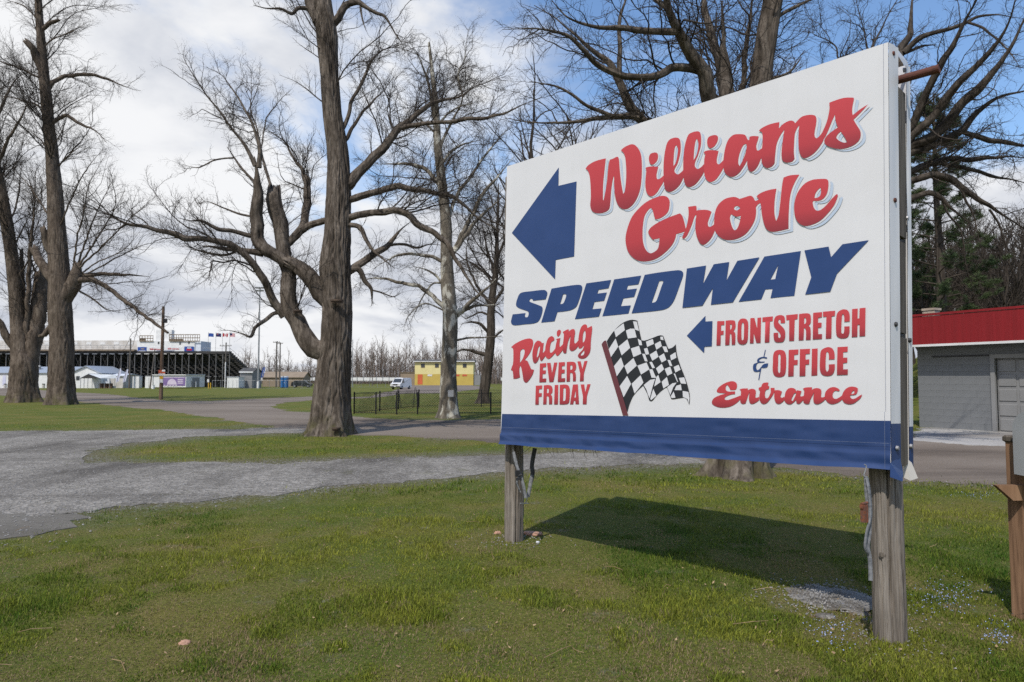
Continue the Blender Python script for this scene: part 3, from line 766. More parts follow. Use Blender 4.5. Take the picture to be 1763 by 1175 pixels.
TREES = {
'big': [
'-513,1935,-13,820 -512,1935,4,700 -511,1935,41,590 -508,1935,139,492 -500,1935,248,437 -498,1935,358,410 -503,1935,469,448 -499,1935,580,372 -499,1935,692,344 -502,1935,804,306 -518,1935,918,273 -528,1935,1032,257 -538,1935,1146,301 -546,1935,1204,284 -561,1935,1331,219 -568,1935,1448,175 -582,1935,1613,98',
'-559,1935,1197,224 -582,1942,1230,169 -596,1950,1270,141 -613,1967,1353,114 -640,1996,1482,58',
'-522,1935,233,280 -561,1937,245,281 -603,1941,296,253 -627,1945,347,240 -641,1950,404,226 -649,1954,462,212 -657,1959,521,213 -668,1963,568,199 -679,1966,609,214 -689,1970,651,228 -694,1972,681,214 -698,1975,711,172',
'-492,1935,335,168 -526,1935,380,235 -547,1935,403,252 -581,1935,454,238 -609,1935,471,210 -638,1935,488,168',
'-643,1935,488,168 -672,1934,510,168 -705,1932,527,174 -728,1930,555,182 -728,1928,600,184 -726,1924,657,173 -727,1921,713,153 -730,1918,758,111 -734,1916,792,42',
'-650,1945,336,124 -675,1933,374,118 -690,1920,412,106 -710,1903,454,99 -727,1888,491,93 -759,1871,515,92 -796,1853,531,91 -832,1836,536,80 -875,1814,537,79 -917,1791,545,73 -957,1768,553,67 -996,1745,558,61 -1025,1724,574,45 -1050,1706,585,30 -1081,1684,587,20 -1111,1662,594,12',
'-711,1932,516,112 -760,1928,521,78 -814,1922,528,72 -878,1915,534,55',
'-755,1874,513,30 -792,1872,499,35 -824,1869,501,30 -856,1866,509,26 -887,1863,520,22 -908,1861,541,17',
'-728,1930,561,67 -787,1907,573,61 -828,1888,575,55 -859,1870,593,43 -885,1855,592,32 -911,1840,597,21',
'-658,1943,347,62 -680,1936,343,56 -699,1926,323,56 -722,1913,302,50 -728,1902,274,44 -746,1892,281,27 -773,1877,291,19 -804,1860,290,11',
'-664,1960,538,114 -630,1976,576,120 -611,1989,608,121 -614,2007,660,116 -618,2025,713,111 -621,2045,767,101 -626,2049,757,89 -646,2065,798,54 -681,2087,848,42 -706,2104,892,37 -744,2121,923,28 -804,2146,965,16',
'-499,1935,622,84 -540,1940,612,90 -581,1945,599,96 -599,1948,588,102',
'-733,1918,764,67 -758,1907,818,44 -788,1896,860,33 -817,1883,900,27 -851,1869,945,22 -883,1851,999,19 -905,1838,1038,13 -905,1831,1060,8',
'-722,1918,759,78 -722,1916,827,55 -736,1913,872,39 -761,1910,922,33 -795,1906,978,25 -828,1903,1023,19 -873,1900,1045,11',
'-698,1974,702,46 -729,1993,770,42 -754,2017,844,33 -776,2040,913,24 -805,2065,984,19 -817,2092,1064,15 -830,2122,1154,10',
'-754,2017,850,23 -747,2042,950,19 -729,2056,993,17 -705,2072,1037,12 -684,2083,1061,7',
'-730,1921,714,36 -767,1932,751,36 -801,1946,790,32 -831,1959,833,23',
'-808,1948,797,27 -863,1944,790,23 -906,1939,765,18 -950,1935,775,9',
'-733,1926,618,31 -784,1926,629,31 -824,1926,646,22 -875,1926,663,18 -908,1925,652,9',
'-498,1935,700,140 -473,1938,718,168 -446,1943,749,141 -402,1951,798,130 -364,1959,848,119 -331,1967,892,108 -303,1972,917,86 -258,1981,957,69 -212,1989,984,52 -160,1997,999,41 -113,2006,1033,29 -60,2015,1055,23 -12,2023,1077,15',
'-328,1967,892,74 -271,1952,898,62 -217,1935,894,56 -147,1911,897,55 -78,1885,889,49 -22,1861,897,43 27,1839,908,32 75,1817,918,21',
'-500,1935,660,95 -444,1937,678,101 -388,1939,696,96 -331,1942,711,96 -280,1944,703,79 -229,1947,698,68 -172,1950,681,56 -132,1952,653,51 -92,1955,619,45 -46,1957,590,34 0,1961,551,23',
'-496,1935,611,112 -435,1927,623,100 -389,1919,632,95 -336,1910,633,100 -302,1904,623,99 -267,1895,593,93 -221,1886,568,82 -181,1875,533,76 -158,1865,487,70 -125,1853,441,64 -97,1842,396,48 -64,1832,368,37 -32,1823,346,21',
'-491,1935,454,123 -439,1951,485,113 -402,1966,516,103 -366,1983,548,92 -345,1995,580,75 -329,2004,600,52 -307,2014,620,23',
'-360,1983,548,41 -311,1969,549,41 -275,1956,537,36 -239,1942,543,27 -203,1928,538,13',
'-492,1935,471,84 -437,1942,466,79 -420,1947,438,68 -404,1952,416,57 -405,1957,382,28 -406,1960,368,17',
'-407,1952,413,27 -377,1960,406,23 -345,1972,396,18 -323,1980,408,9',
'-493,1935,599,67 -434,1924,588,67 -415,1916,552,56 -390,1906,517,44 -361,1897,493,33 -325,1886,463,16',
'-505,1935,851,62 -479,1951,915,57 -467,1971,988,51 -443,1991,1051,46 -419,2013,1122,41 -392,2027,1159,35 -358,2040,1175,24 -318,2056,1195,15',
'-505,1935,816,67 -467,1953,881,51 -438,1973,947,40 -406,1989,990,29 -380,2003,1026,23 -354,2020,1076,15',
'-532,1935,944,22 -587,1906,984,18 -616,1889,999,13 -653,1867,1007,9',
'-546,1935,1079,16 -601,1945,1119,11 -645,1955,1159,7',
'-585,1942,1230,68 -600,1936,1236,62 -622,1927,1231,56 -636,1918,1211,44 -663,1904,1218,39 -696,1886,1210,33 -728,1867,1207,16',
'-527,1935,1185,123 -505,1935,1211,112 -491,1935,1244,101 -456,1935,1256,84 -416,1935,1232,56 -375,1936,1215,45 -346,1936,1173,39 -323,1936,1138,28 -288,1936,1135,17',
'-442,1935,1241,31 -438,1934,1214,27 -423,1931,1165,13'],
'left_right': [
'-2698,4100,-26,984 -2699,4100,6,877 -2701,4100,80,727 -2705,4100,187,684 -2711,4100,400,641 -2722,4100,551,641 -2733,4100,724,599 -2748,4100,897,556 -2762,4100,1050,481 -2780,4100,1246,449 -2804,4100,1488,363 -2836,4100,1710,321 -2873,4100,1999,299 -2907,4100,2269,235 -2928,4100,2495,192 -2947,4100,2767,107',
'-2873,4100,2011,192 -2907,4074,2110,212 -2926,4052,2177,211 -2949,4040,2202,169',
'-2910,4100,2291,128 -2857,4091,2336,128 -2782,4080,2353,85',
'-2862,4100,1906,128 -2810,4121,1997,129 -2700,4153,2046,108 -2569,4193,2046,87 -2475,4226,2010,55 -2369,4261,1988,33',
'-2833,4100,1692,128 -2734,4086,1760,107 -2624,4069,1702,85 -2514,4051,1648,53 -2437,4035,1572,32',
'-2874,4100,1988,66 -2989,4062,2038,59 -3089,4020,2069,45 -3183,3975,2095,26',
'-2854,4100,1799,53 -2978,4117,1857,53 -3179,4149,1913,40',
'-2720,4100,616,535 -2650,4095,723,427 -2629,4092,787,320 -2623,4089,852,171',
'-2650,4093,766,213 -2548,4117,787,129 -2400,4161,794,98 -2251,4209,788,44',
'-2639,4094,744,192 -2497,4071,741,149 -2347,4038,651,126 -2221,4007,567,104 -2097,3975,487,93 -1998,3948,423,62',
'-2746,4100,854,278 -2801,4083,959,234 -2824,4064,1063,148',
'-2732,4100,702,321 -2883,4144,861,259 -2944,4171,954,218',
'-2631,4091,809,66 -2538,4092,961,53 -2436,4093,1135,40 -2355,4094,1289,26',
'-2640,4092,787,66 -2582,4093,983,53 -2524,4094,1157,40 -2424,4095,1377,26',
'-2650,4094,744,60 -2609,4050,974,52 -2547,4011,1137,39 -2495,3970,1297,26 -2363,3915,1471,19',
'-2629,4091,809,66 -2427,4015,946,45 -2205,3912,1092,32 -2017,3822,1193,19',
'-2639,4094,744,53 -2491,4163,864,40 -2325,4254,992,28 -2200,4316,1028,21',
'-2761,4100,1028,53 -2637,4030,1228,46 -2513,3961,1379,32 -2373,3895,1485,19',
'-2661,4096,712,66 -2553,4134,641,53 -2484,4166,579,40 -2394,4202,561,20',
'-2722,4100,529,214 -2804,4085,421,149 -2832,4080,410,85',
'-2753,4086,1068,53 -2879,4136,1212,47 -3015,4197,1362,34 -3146,4249,1468,21',
'-2797,4100,1422,53 -2707,4091,1508,40 -2594,4078,1591,26',
'-2798,4100,1444,53 -2907,4154,1618,40 -3061,4210,1729,27',
'-2644,4094,755,53 -2518,4100,854,40 -2354,4110,942,27 -2254,4118,1075,20',
'-2894,4100,2179,53 -2815,4083,2238,40 -2690,4057,2269,26 -2565,4027,2320,20',
'-2919,4100,2359,53 -3026,4122,2462,40 -3158,4148,2522,27'],
'left_left': [
'-3210,4500,-9,1079 -3211,4500,26,939 -3214,4500,107,821 -3216,4500,259,798 -3238,4500,353,587 -3269,4500,542,446 -3297,4500,779,399 -3335,4500,1017,375 -3380,4500,1256,352 -3417,4500,1425,329 -3480,4500,1667,282 -3541,4500,1983,235 -3604,4500,2351,164',
'-3203,4500,189,587 -3182,4520,354,519 -3173,4548,546,498 -3181,4575,716,477 -3186,4596,852,431',
'-3224,4500,353,188 -3266,4542,665,142 -3309,4577,886,143 -3337,4602,1036,96',
'-3208,4500,306,188 -3198,4488,777,140 -3190,4480,1013,117 -3170,4473,1250,82 -3163,4463,1534,47',
'-3241,4500,306,282 -3321,4464,445,233 -3352,4439,537,185 -3412,4406,626,115',
'-3328,4500,969,58 -3282,4519,1141,44 -3228,4537,1265,29',
'-3451,4500,1545,141 -3345,4443,1720,93 -3209,4378,1863,68 -3098,4312,2001,45',
'-3509,4500,1788,141 -3455,4529,1995,94 -3401,4560,2181,59 -3322,4582,2266,36',
'-3196,4592,815,74 -3263,4604,939,60 -3292,4620,1089,45 -3353,4644,1291,30',
'-3297,4500,779,58 -3214,4485,919,51 -3124,4468,1034,29',
'-3364,4500,1160,65 -3333,4544,1364,51 -3371,4615,1655,30'],
'sycamore': [
'-254,2740,-8,557 -254,2740,11,464 -253,2740,54,371 -254,2740,161,325 -253,2740,285,310 -252,2740,409,294 -256,2740,534,279 -262,2740,660,248 -273,2740,802,224 -286,2740,961,193 -299,2740,1105,163 -314,2740,1265,124 -328,2740,1411,85 -340,2740,1540,46',
'-251,2740,399,119 -199,2726,438,103 -158,2713,468,79 -110,2696,506,62 -63,2677,551,39',
'-251,2740,391,95 -191,2734,431,79 -128,2728,450,55 -48,2720,453,32',
'-256,2740,431,111 -322,2757,489,96 -380,2773,532,80 -456,2792,551,73 -525,2809,570,57 -594,2827,572,41 -655,2844,550,25',
'-256,2740,616,79 -320,2734,647,71 -383,2728,658,63 -446,2721,653,55 -508,2714,628,39 -554,2707,595,24',
'-257,2740,640,103 -218,2751,715,104 -179,2765,792,88 -147,2779,869,81 -107,2793,939,73 -50,2810,1011,57 8,2828,1092,33',
'-257,2740,632,87 -194,2749,731,88 -154,2756,789,72 -98,2764,849,64 -33,2773,909,48',
'-265,2740,778,87 -229,2778,910,80 -182,2807,985,65 -134,2840,1071,58 -77,2876,1160,50 -1,2921,1263,30',
'-282,2740,925,95 -343,2771,1008,88 -395,2793,1040,81 -465,2820,1057,57 -537,2849,1066,41 -592,2872,1073,25',
'-287,2740,1031,64 -244,2751,1093,56 -196,2762,1121,40 -131,2776,1142,24',
'-295,2740,1089,64 -261,2761,1195,56 -222,2779,1269,40 -207,2792,1325,32 -226,2818,1438,41 -203,2838,1516,33 -196,2856,1594,25 -189,2873,1664,17',
'-320,2740,1220,56 -337,2707,1339,47 -359,2682,1409,39 -380,2665,1450,31 -440,2643,1463,15',
'-326,2720,1295,39 -349,2737,1410,32 -326,2746,1455,24 -296,2762,1538,16',
'-256,2740,536,48 -313,2753,545,40 -347,2766,515,32 -390,2791,445,24 -426,2814,381,16',
'-256,2740,423,40 -335,2734,455,32 -382,2730,446,28 -420,2724,398,20 -435,2719,342,12',
'-251,2740,304,48 -176,2743,320,40 -112,2746,324,32 -40,2749,328,20',
'-256,2740,504,56 -304,2739,568,48 -352,2738,600,36 -400,2737,608,20',
'-299,2740,1138,48 -343,2760,1195,40 -395,2783,1237,28 -465,2811,1256,16',
'-308,2740,1187,48 -267,2732,1234,40 -210,2722,1263,28 -137,2709,1274,16'],
'right_mid': [
'-183,4290,-6,497 -180,4290,25,398 -174,4290,75,336 -156,4290,199,311 -144,4290,323,286 -135,4290,447,273 -128,4290,572,249 -120,4290,698,224 -107,4290,824,186 -99,4290,950,149 -91,4290,1076,112 -89,4290,1229,75 -89,4290,1395,37',
'-146,4290,298,149 -224,4284,323,112 -298,4278,335,74 -397,4269,310,43',
'-135,4290,435,124 -199,4257,495,99 -271,4223,504,61 -318,4199,490,36',
'-119,4290,623,112 -51,4283,722,87 12,4274,821,50',
'-126,4290,597,112 -201,4302,712,87 -252,4313,802,75 -292,4328,931,63 -280,4344,1062,38',
'-105,4290,798,87 -153,4339,959,75 -181,4388,1097,51 -209,4440,1240,32',
'-128,4290,547,87 -201,4313,575,62 -292,4348,540,38 -344,4373,580,25',
'-99,4290,899,87 -38,4269,1047,74 12,4247,1168,49',
'-113,4290,748,75 -203,4339,857,63 -282,4376,901,38 -335,4400,892,25',
'-94,4290,1026,62 -138,4253,1169,49 -174,4215,1285,31',
'-91,4290,1127,62 -39,4329,1290,50 -14,4374,1458,32',
'-140,4290,373,87 -75,4264,446,62 -1,4236,493,37'],
'sign_tree': [
'372,1135,-9,676 373,1135,3,570 374,1135,17,493 377,1135,46,425 379,1135,113,386 381,1135,209,377 384,1135,306,386 386,1135,375,435 400,1135,464,338 411,1135,553,213 424,1135,664,174 435,1135,745,174 446,1135,806,164 460,1135,899,135 481,1135,1034,87',
'380,1135,365,290 368,1133,463,193 361,1131,552,135 361,1129,651,125 359,1126,741,86 356,1125,797,43',
'379,1135,375,290 345,1098,492,159 319,1061,584,126 300,1039,631,115 275,1024,656,105 256,1009,680,94 238,992,707,84 220,972,740,74 197,936,795,48',
'364,1132,532,77 365,1170,700,80 357,1189,773,76 348,1208,848,67 340,1235,953,47',
'368,1133,483,58 403,1170,659,45 422,1195,765,41 441,1216,852,31 462,1240,956,21',
'308,1048,616,71 293,1041,639,66 251,1030,636,61 210,1018,617,56 162,1003,618,47 128,991,625,42 83,970,655,33 40,953,660,24 -13,931,648,12',
'365,1120,431,143 309,1122,510,105 261,1123,549,96 222,1125,588,81 199,1125,615,77 181,1126,655,67 166,1127,691,58 127,1129,724,43 72,1130,772,29 38,1131,794,19',
'252,1006,683,51 208,998,681,47 163,989,678,42 124,980,675,33 83,969,685,25 58,960,706,16',
'351,1121,460,86 280,1120,548,57 212,1120,593,43 120,1119,590,38 45,1119,585,29 -5,1118,593,19',
'181,1126,655,48 182,1129,722,38 186,1131,774,29 207,1134,837,19',
'425,1135,664,29 467,1120,672,24 482,1109,692,14',
'232,988,709,42 209,999,738,34 177,1015,774,22',
'213,1125,605,43 173,1119,597,38 124,1110,613,28 75,1099,638,23 27,1089,643,14',
'440,1135,765,39 485,1133,795,29 533,1130,814,19'],
'far_right': [
'748,1460,-5,596 748,1460,13,522 751,1460,50,435 757,1460,223,385 765,1460,374,385 783,1460,475,373 804,1460,564,323 813,1460,628,286 828,1460,731,236',
'810,1460,629,93 854,1429,704,83 866,1412,741,78 878,1395,776,73 891,1374,812,68 902,1351,851,59 911,1334,879,54 919,1315,905,42 924,1298,931,26',
'810,1460,624,102 855,1432,680,91 882,1412,706,86 903,1391,736,81 919,1370,765,75 938,1349,788,66 955,1326,814,58 965,1306,836,49 969,1289,858,41 964,1270,883,33',
'805,1460,616,118 862,1445,658,105 895,1435,676,104 929,1421,710,103 958,1406,747,98 987,1391,778,89 1011,1377,814,80 1027,1364,845,71 1038,1349,883,59 1052,1334,919,39',
'801,1460,611,97 866,1452,648,84 910,1446,663,84 960,1437,690,75 991,1431,722,66 1018,1425,746,62 1048,1420,761,58 1082,1414,767,49 1115,1408,777,33',
'960,1437,690,50 1017,1452,678,55 1065,1466,675,51 1132,1486,675,43 1183,1501,676,30',
'800,1460,594,85 880,1478,617,73 928,1491,634,69 981,1505,648,61 1063,1527,659,53 1148,1550,669,45 1194,1563,671,32',
'795,1460,568,85 868,1459,589,72 915,1458,598,76 949,1458,589,72 978,1457,567,63 1010,1456,545,59 1047,1456,519,55 1080,1455,497,46 1113,1454,475,34',
'790,1460,533,76 866,1457,550,63 904,1456,560,59 928,1455,549,55 944,1454,527,42 968,1452,505,34 992,1451,483,21',
'938,1494,635,43 1023,1503,629,44 1071,1509,613,39 1120,1516,606,31 1170,1523,599,20',
'825,1460,707,93 861,1486,825,86 883,1506,903,83 904,1517,940,75 916,1528,983,66 928,1538,1022,58 941,1550,1066,40',
'881,1502,891,65 914,1498,921,61 939,1494,931,52 976,1489,939,43 1013,1483,954,39 1037,1479,964,34 1080,1472,964,21 1127,1464,951,13',
'885,1502,891,39 931,1511,910,31 971,1520,921,18',
'815,1460,655,51 792,1452,766,42 782,1442,880,38 798,1438,913,33 814,1435,942,33 834,1431,979,29',
'810,1460,637,42 789,1470,782,34 788,1478,893,30 784,1481,935,28 778,1484,969,26 771,1487,1007,22',
'807,1460,620,34 766,1485,771,26 736,1507,885,22 736,1512,910,22 719,1517,931,18 691,1524,949,15 692,1529,975,13 676,1539,1022,9',
'973,1457,567,30 981,1457,541,25 993,1457,515,21 1004,1457,480,15 1011,1457,437,8',
'928,1455,549,25 943,1459,515,23 971,1465,487,19 983,1472,445,15 996,1482,390,11 1017,1490,347,6',
'1031,1456,523,25 1055,1462,490,21 1071,1468,453,17 1097,1476,415,11',
'1013,1483,954,30 1039,1471,935,28 1061,1454,899,23 1074,1438,865,17 1080,1415,810,10'],
}
GROUND = {
'road': [(-151.63,165.09), (-109.05,145.68), (-86.38,123.85), (-58.76,92.36), (-34.62,60.93), (-23.69,47.22), (-20.89,47.22), (-19.65,52.46), (-18.25,56.37), (-17.10,59.01), (-14.72,53.96), (-14.03,48.43), (-14.75,44.98), (-13.96,40.20), (-12.68,36.35), (-11.01,33.17), (-8.97,31.00), (-6.44,27.81), (-4.16,25.92), (-2.23,25.92), (-0.57,26.27), (1.77,26.64), (4.67,25.23), (7.98,22.53), (11.08,18.75), (12.80,16.48), (13.89,14.70), (10.62,9.56), (8.49,9.02), (7.36,10.17), (6.01,10.50), (4.58,12.10), (3.59,13.36), (2.13,14.93), (0.26,16.48), (-0.38,17.07), (-1.53,17.87), (-2.85,18.57), (-4.39,19.33), (-6.23,20.36), (-7.39,21.76), (-7.85,22.53), (-9.60,24.57), (-12.93,28.65), (-17.70,34.37), (-22.75,39.37), (-28.98,46.07), (-38.72,55.54), (-47.25,63.16), (-84.79,92.36)],
'gravel': [(-20.80,20.81), (-15.35,20.58), (-12.13,21.04), (-8.67,21.27), (-7.48,22.01), (-6.06,20.36), (-7.13,19.52), (-8.58,18.39), (-9.30,16.63), (-9.38,15.17), (-9.00,14.37), (-8.03,13.36), (-6.70,12.57), (-5.72,12.74), (-4.25,13.18), (-2.12,13.85), (-0.26,14.37), (0.85,14.70), (2.14,15.05), (3.62,13.46), (3.58,12.91), (2.30,12.49), (0.80,12.10), (-0.21,11.80), (-1.15,11.24), (-2.31,10.50), (-3.13,9.76), (-3.78,9.33), (-4.40,8.98), (-4.94,8.62), (-5.26,8.32), (-5.39,7.81), (-5.56,7.51), (-5.92,6.84), (-6.63,5.73)],
'lot': [(-14.72,53.96), (-12.09,59.01), (-17.21,92.36), (-27.34,183.43), (-30.45,215.31), (-14.90,215.31), (-3.90,145.68), (-7.79,112.60), (-8.43,81.74), (-11.43,74.21), (-10.76,57.22), (-12.34,53.20), (-12.80,48.43)],
'apron': [(12.68,21.76), (14.13,22.01), (15.83,20.36), (11.97,15.42), (10.17,17.38)],
'mud': [(-6.61,8.18), (-5.91,7.98), (-5.48,7.94), (-5.30,8.36), (-5.03,8.18), (-4.94,7.57), (-4.93,7.07), (-5.07,6.70), (-5.31,6.52)],
}
# ------------------------------------------------------------------ ground
GROWS = [60, 65, 70, 75, 80, 85, 90, 95, 100, 105, 110]


def seg_dist(px, py, poly):
    d = np.full(px.shape, 1e9)
    n = len(poly)
    for i in range(n):
        ax, ay = poly[i]; bx, by = poly[(i + 1) % n]
        vx, vy = bx - ax, by - ay
        t = np.clip(((px - ax) * vx + (py - ay) * vy) / (vx * vx + vy * vy + 1e-12), 0, 1)
        d = np.minimum(d, np.hypot(px - ax - t * vx, py - ay - t * vy))
    return d


def inside(px, py, poly):
    r = np.zeros(px.shape, bool); n = len(poly)
    for i in range(n):
        ax, ay = poly[i]; bx, by = poly[(i + 1) % n]
        c = ((ay > py) != (by > py))
        with np.errstate(divide='ignore', invalid='ignore'):
            r ^= c & (px < (bx - ax) * (py - ay) / (by - ay + 1e-15) + ax)
    return r


def rough_edge(poly, step=.13, amp=.17, seed=1):
    out = []; n = len(poly)
    for i in range(n):
        a = np.array(poly[i]); b = np.array(poly[(i + 1) % n]); L = np.linalg.norm(b - a)
        st = step * max(1.0, min(a[1], b[1]) / 14.0)
        k = max(1, int(L / st)); nn = np.array([-(b - a)[1], (b - a)[0]]) / max(L, 1e-6)
        for j in range(k):
            p = a + (b - a) * j / k
            d = (vnoise(p[0], p[1], .22, seed + 7) - .5) * 2.2 * amp + (vnoise(p[0], p[1], .6, seed) - .5) * 2.4 * amp + (vnoise(p[0], p[1], 1.9, seed + 1) - .5) * 3 * amp
            out.append(tuple(p + nn * d))
    return out


GP = {k: rough_edge(v, seed=i * 3 + 1) for i, (k, v) in enumerate(GROUND.items())}
xs = np.unique(np.concatenate([np.linspace(-460, 460, 47), np.arange(-45, 60.1, 3), np.arange(-12, 10.01, .25)]).round(3))
ys = np.unique(np.concatenate([np.arange(-40, 0, 4.0), np.arange(0, 16.01, .25), np.arange(16, 60, 2.0), GROWS, [125, 150, 180, 220, 270, 340, 430, 560, 760, 1000, 1400]]).round(3))
GX, GY = np.meshgrid(xs, ys)
GZ = gz(GX, GY)
nv = GX.size; nx = len(xs)
idx = np.arange(nv).reshape(GX.shape)
Fq = np.stack([idx[:-1, :-1], idx[:-1, 1:], idx[1:, 1:], idx[1:, :-1]], -1).reshape(-1, 4)
ground = raw('ground', np.stack([GX, GY, GZ], -1).reshape(-1, 3), Fq, M['turf'], smooth=True)
dg = np.minimum(seg_dist(GX, GY, GROUND['gravel']), 3 * seg_dist(GX, GY, GROUND['road']))
wear = np.clip(1.0 - dg / 1.6, 0, 1).ravel()
at_ = ground.data.attributes.new('wear', 'FLOAT', 'POINT'); at_.data.foreach_set('value', wear.astype(np.float32))
tag(ground, kind='structure')


def sheet(name, poly, lift, mat):
    tri = tessellate_polygon([[Vector((x, y, 0)) for x, y in poly]])
    bm = bmesh.new()
    vs = [bm.verts.new((x, y, 0)) for x, y in poly]
    for t in tri:
        try: bm.faces.new([vs[i] for i in t])
        except ValueError: pass
    y0 = min(p[1] for p in poly); y1 = max(p[1] for p in poly)
    for yy in GROWS:
        if y0 < yy < y1:
            bmesh.ops.bisect_plane(bm, geom=bm.verts[:] + bm.edges[:] + bm.faces[:], plane_co=(0, yy, 0), plane_no=(0, 1, 0))
    for v in bm.verts:
        v.co.z = float(-0.5 * sstep(60, 110, v.co.y)) + lift
    bmesh.ops.recalc_face_normals(bm, faces=bm.faces[:])
    for f in bm.faces:
        if f.normal.z < 0: f.normal_flip()
    ex = bmesh.ops.extrude_edge_only(bm, edges=[e for e in bm.edges if e.is_boundary])
    for v in ex['geom']:
        if isinstance(v, bmesh.types.BMVert): v.co.z -= .03
    me = bpy.data.meshes.new(name); bm.to_mesh(me); bm.free(); me.materials.append(mat)
    o = bpy.data.objects.new(name, me); COL.objects.link(o); BASE[o.name] = np.zeros(3)
    return tag(o, kind='structure')


sheet('road', GP['road'], .004, M['road'])
sheet('parking_lot', GP['lot'], .008, M['lot'])
sheet('gravel_drive', GP['gravel'], .008, M['gravel'])
sheet('gravel_apron', GP['apron'], .012, M['apron'])
sheet('muddy_edge', GP['mud'], .0095, M['mud'])

# ------------------------------------------------------------------ the billboard
SO = np.array([-0.11193, 6.44316, 1.02397]); SU = np.array([0.70219, -0.71199, 0.0])
SV = np.array([0.01864, 0.01838, 0.99966]); SN = np.array([-0.71175, -0.70195, 0.02618])


def sp(u, v, n=0.0):
    """point on the billboard: u right, v up (metres), n out of the face"""
    return SO + SU * u + SV * v + SN * n


LEAN = np.array([0, 0, 1.0])
sign_base = np.array([1.16, 5.41, 0.0])
sign = thing('billboard_sign', sign_base, 'large white two-post speedway sign with red and blue lettering and a blue foot band', 'sign')
qTL, qBL, qTR, qBR = (.022, 2.611), (.009, -.038), (3.379, 2.636), (3.344, .039)


def quad_uv(s, t):
    """s 0..1 left to right, t 0..1 bottom to top on the vinyl face"""
    a = (1 - s) * np.array(qBL)[:, None] + s * np.array(qBR)[:, None]
    b = (1 - s) * np.array(qTL)[:, None] + s * np.array(qTR)[:, None]
    return a * (1 - t) + b * t


def vinyl_grid(name, mat, t0, t1, n0, ns, nt, wr=0.0, mats=None, parent=None, flare=0.0, seed=3):
    s, t = np.meshgrid(np.linspace(0, 1, ns), np.linspace(t0, t1, nt))
    uv = quad_uv(s.ravel(), t.ravel())
    u, v = uv
    d = n0 + wr * ((vnoise(u, v * 2.2, .35, seed) - .5) + .7 * (vnoise(u * 1.3 + v, v * 3, .13, seed + 1) - .5))
    if flare:
        tt = 1 - (t.ravel() - t0) / (t1 - t0)
        d = d + flare * (sstep(.55, .62, tt) * .5 + sstep(.92, 1, tt) * .6) * (.6 + .8 * vnoise(u, v * 0, .5, 9))
        v = v - .006 * sstep(.9, 1, tt) * (vnoise(u, v * 0, .22, 4) - .5) * 2
    P = SO + np.outer(u, SU) + np.outer(v, SV) + np.outer(d, SN)
    i = np.arange(ns * nt).reshape(nt, ns)
    f = np.stack([i[:-1, :-1], i[:-1, 1:], i[1:, 1:], i[1:, :-1]], -1).reshape(-1, 4)
    return raw(name, P, f, mat, parent=parent, smooth=True)


front = vinyl_grid('front_banner', M['vinyl'], 0, 1, 0.0, 70, 56, .0022, parent=sign)
# the blue foot band: printed on the same vinyl, its hem slightly loose
bandL, bandR = (.025, .239), (3.349, .322)


def band_grid():
    ns, nt = 140, 26
    s, t = np.meshgrid(np.linspace(0, 1, ns), np.linspace(0, 1, nt))
    s = s.ravel(); t = t.ravel()
    bot = (1 - s) * np.array(qBL)[:, None] + s * np.array(qBR)[:, None]
    top = (1 - s) * np.array(bandL)[:, None] + s * np.array(bandR)[:, None]
    u = bot[0] * (1 - t) + top[0] * t; v = bot[1] * (1 - t) + top[1] * t
    k = 1 - t
    hem = .010 * sstep(.62, .70, k) * (.5 + vnoise(u, v * 0 + 2, .4, 8)) + .016 * sstep(.90, 1, k)
    d = .0045 + hem + .004 * (vnoise(u * 1.1, v * 4, .16, 5) - .5) + .010 * sstep(.6, .75, k) * (vnoise(u + v * 1.5, v * 2, .11, 6) - .5)
    v = v - .010 * sstep(.85, 1, k) * (vnoise(u, u * 0, .3, 4))
    P = SO + np.outer(u, SU) + np.outer(v, SV) + np.outer(d, SN)
    i = np.arange(ns * nt).reshape(nt, ns)
    f = np.stack([i[:-1, :-1], i[:-1, 1:], i[1:, 1:], i[1:, :-1]], -1).reshape(-1, 4)
    return raw('blue_band', P, f, M['vinyl_blue'], parent=front, smooth=True)


band_grid()


# lettering ------------------------------------------------------------
def contour(s, steps=5):
    pts = []; cor = []
    for t in s.split():
        cor.append(t.endswith('*')); x, y = t.rstrip('*').split(','); pts.append((float(x) / 1000, float(y) / 1000))
    n = len(pts); P = np.array(pts); out = []
    for i in range(n):
        p1, p2 = P[i], P[(i + 1) % n]
        if cor[i] and cor[(i + 1) % n]:
            out.append(tuple(p1)); continue
        L = np.linalg.norm(p2 - p1)
        d0 = np.linalg.norm(p1 - P[i - 1]); d2 = np.linalg.norm(P[(i + 2) % n] - p2)
        m1 = np.zeros(2) if cor[i] else (p2 - P[i - 1]) / (L + d0 + 1e-9) * L
        m2 = np.zeros(2) if cor[(i + 1) % n] else (P[(i + 2) % n] - p1) / (L + d2 + 1e-9) * L
        if cor[i]: m1 = (p2 - p1) * 1.5 - m2 * .5
        if cor[(i + 1) % n]: m2 = (p2 - p1) * 1.5 - m1 * .5
        for k in range(steps):
            t = k / steps; t2 = t * t; t3 = t2 * t
            q = (2 * t3 - 3 * t2 + 1) * p1 + (t3 - 2 * t2 + t) * m1 + (-2 * t3 + 3 * t2) * p2 + (t3 - t2) * m2
            out.append(tuple(q))
    return out


GLYPHS = {w: [[contour(c) for c in g.split('|')] for g in gl] for w, gl in LETTERS.items()}


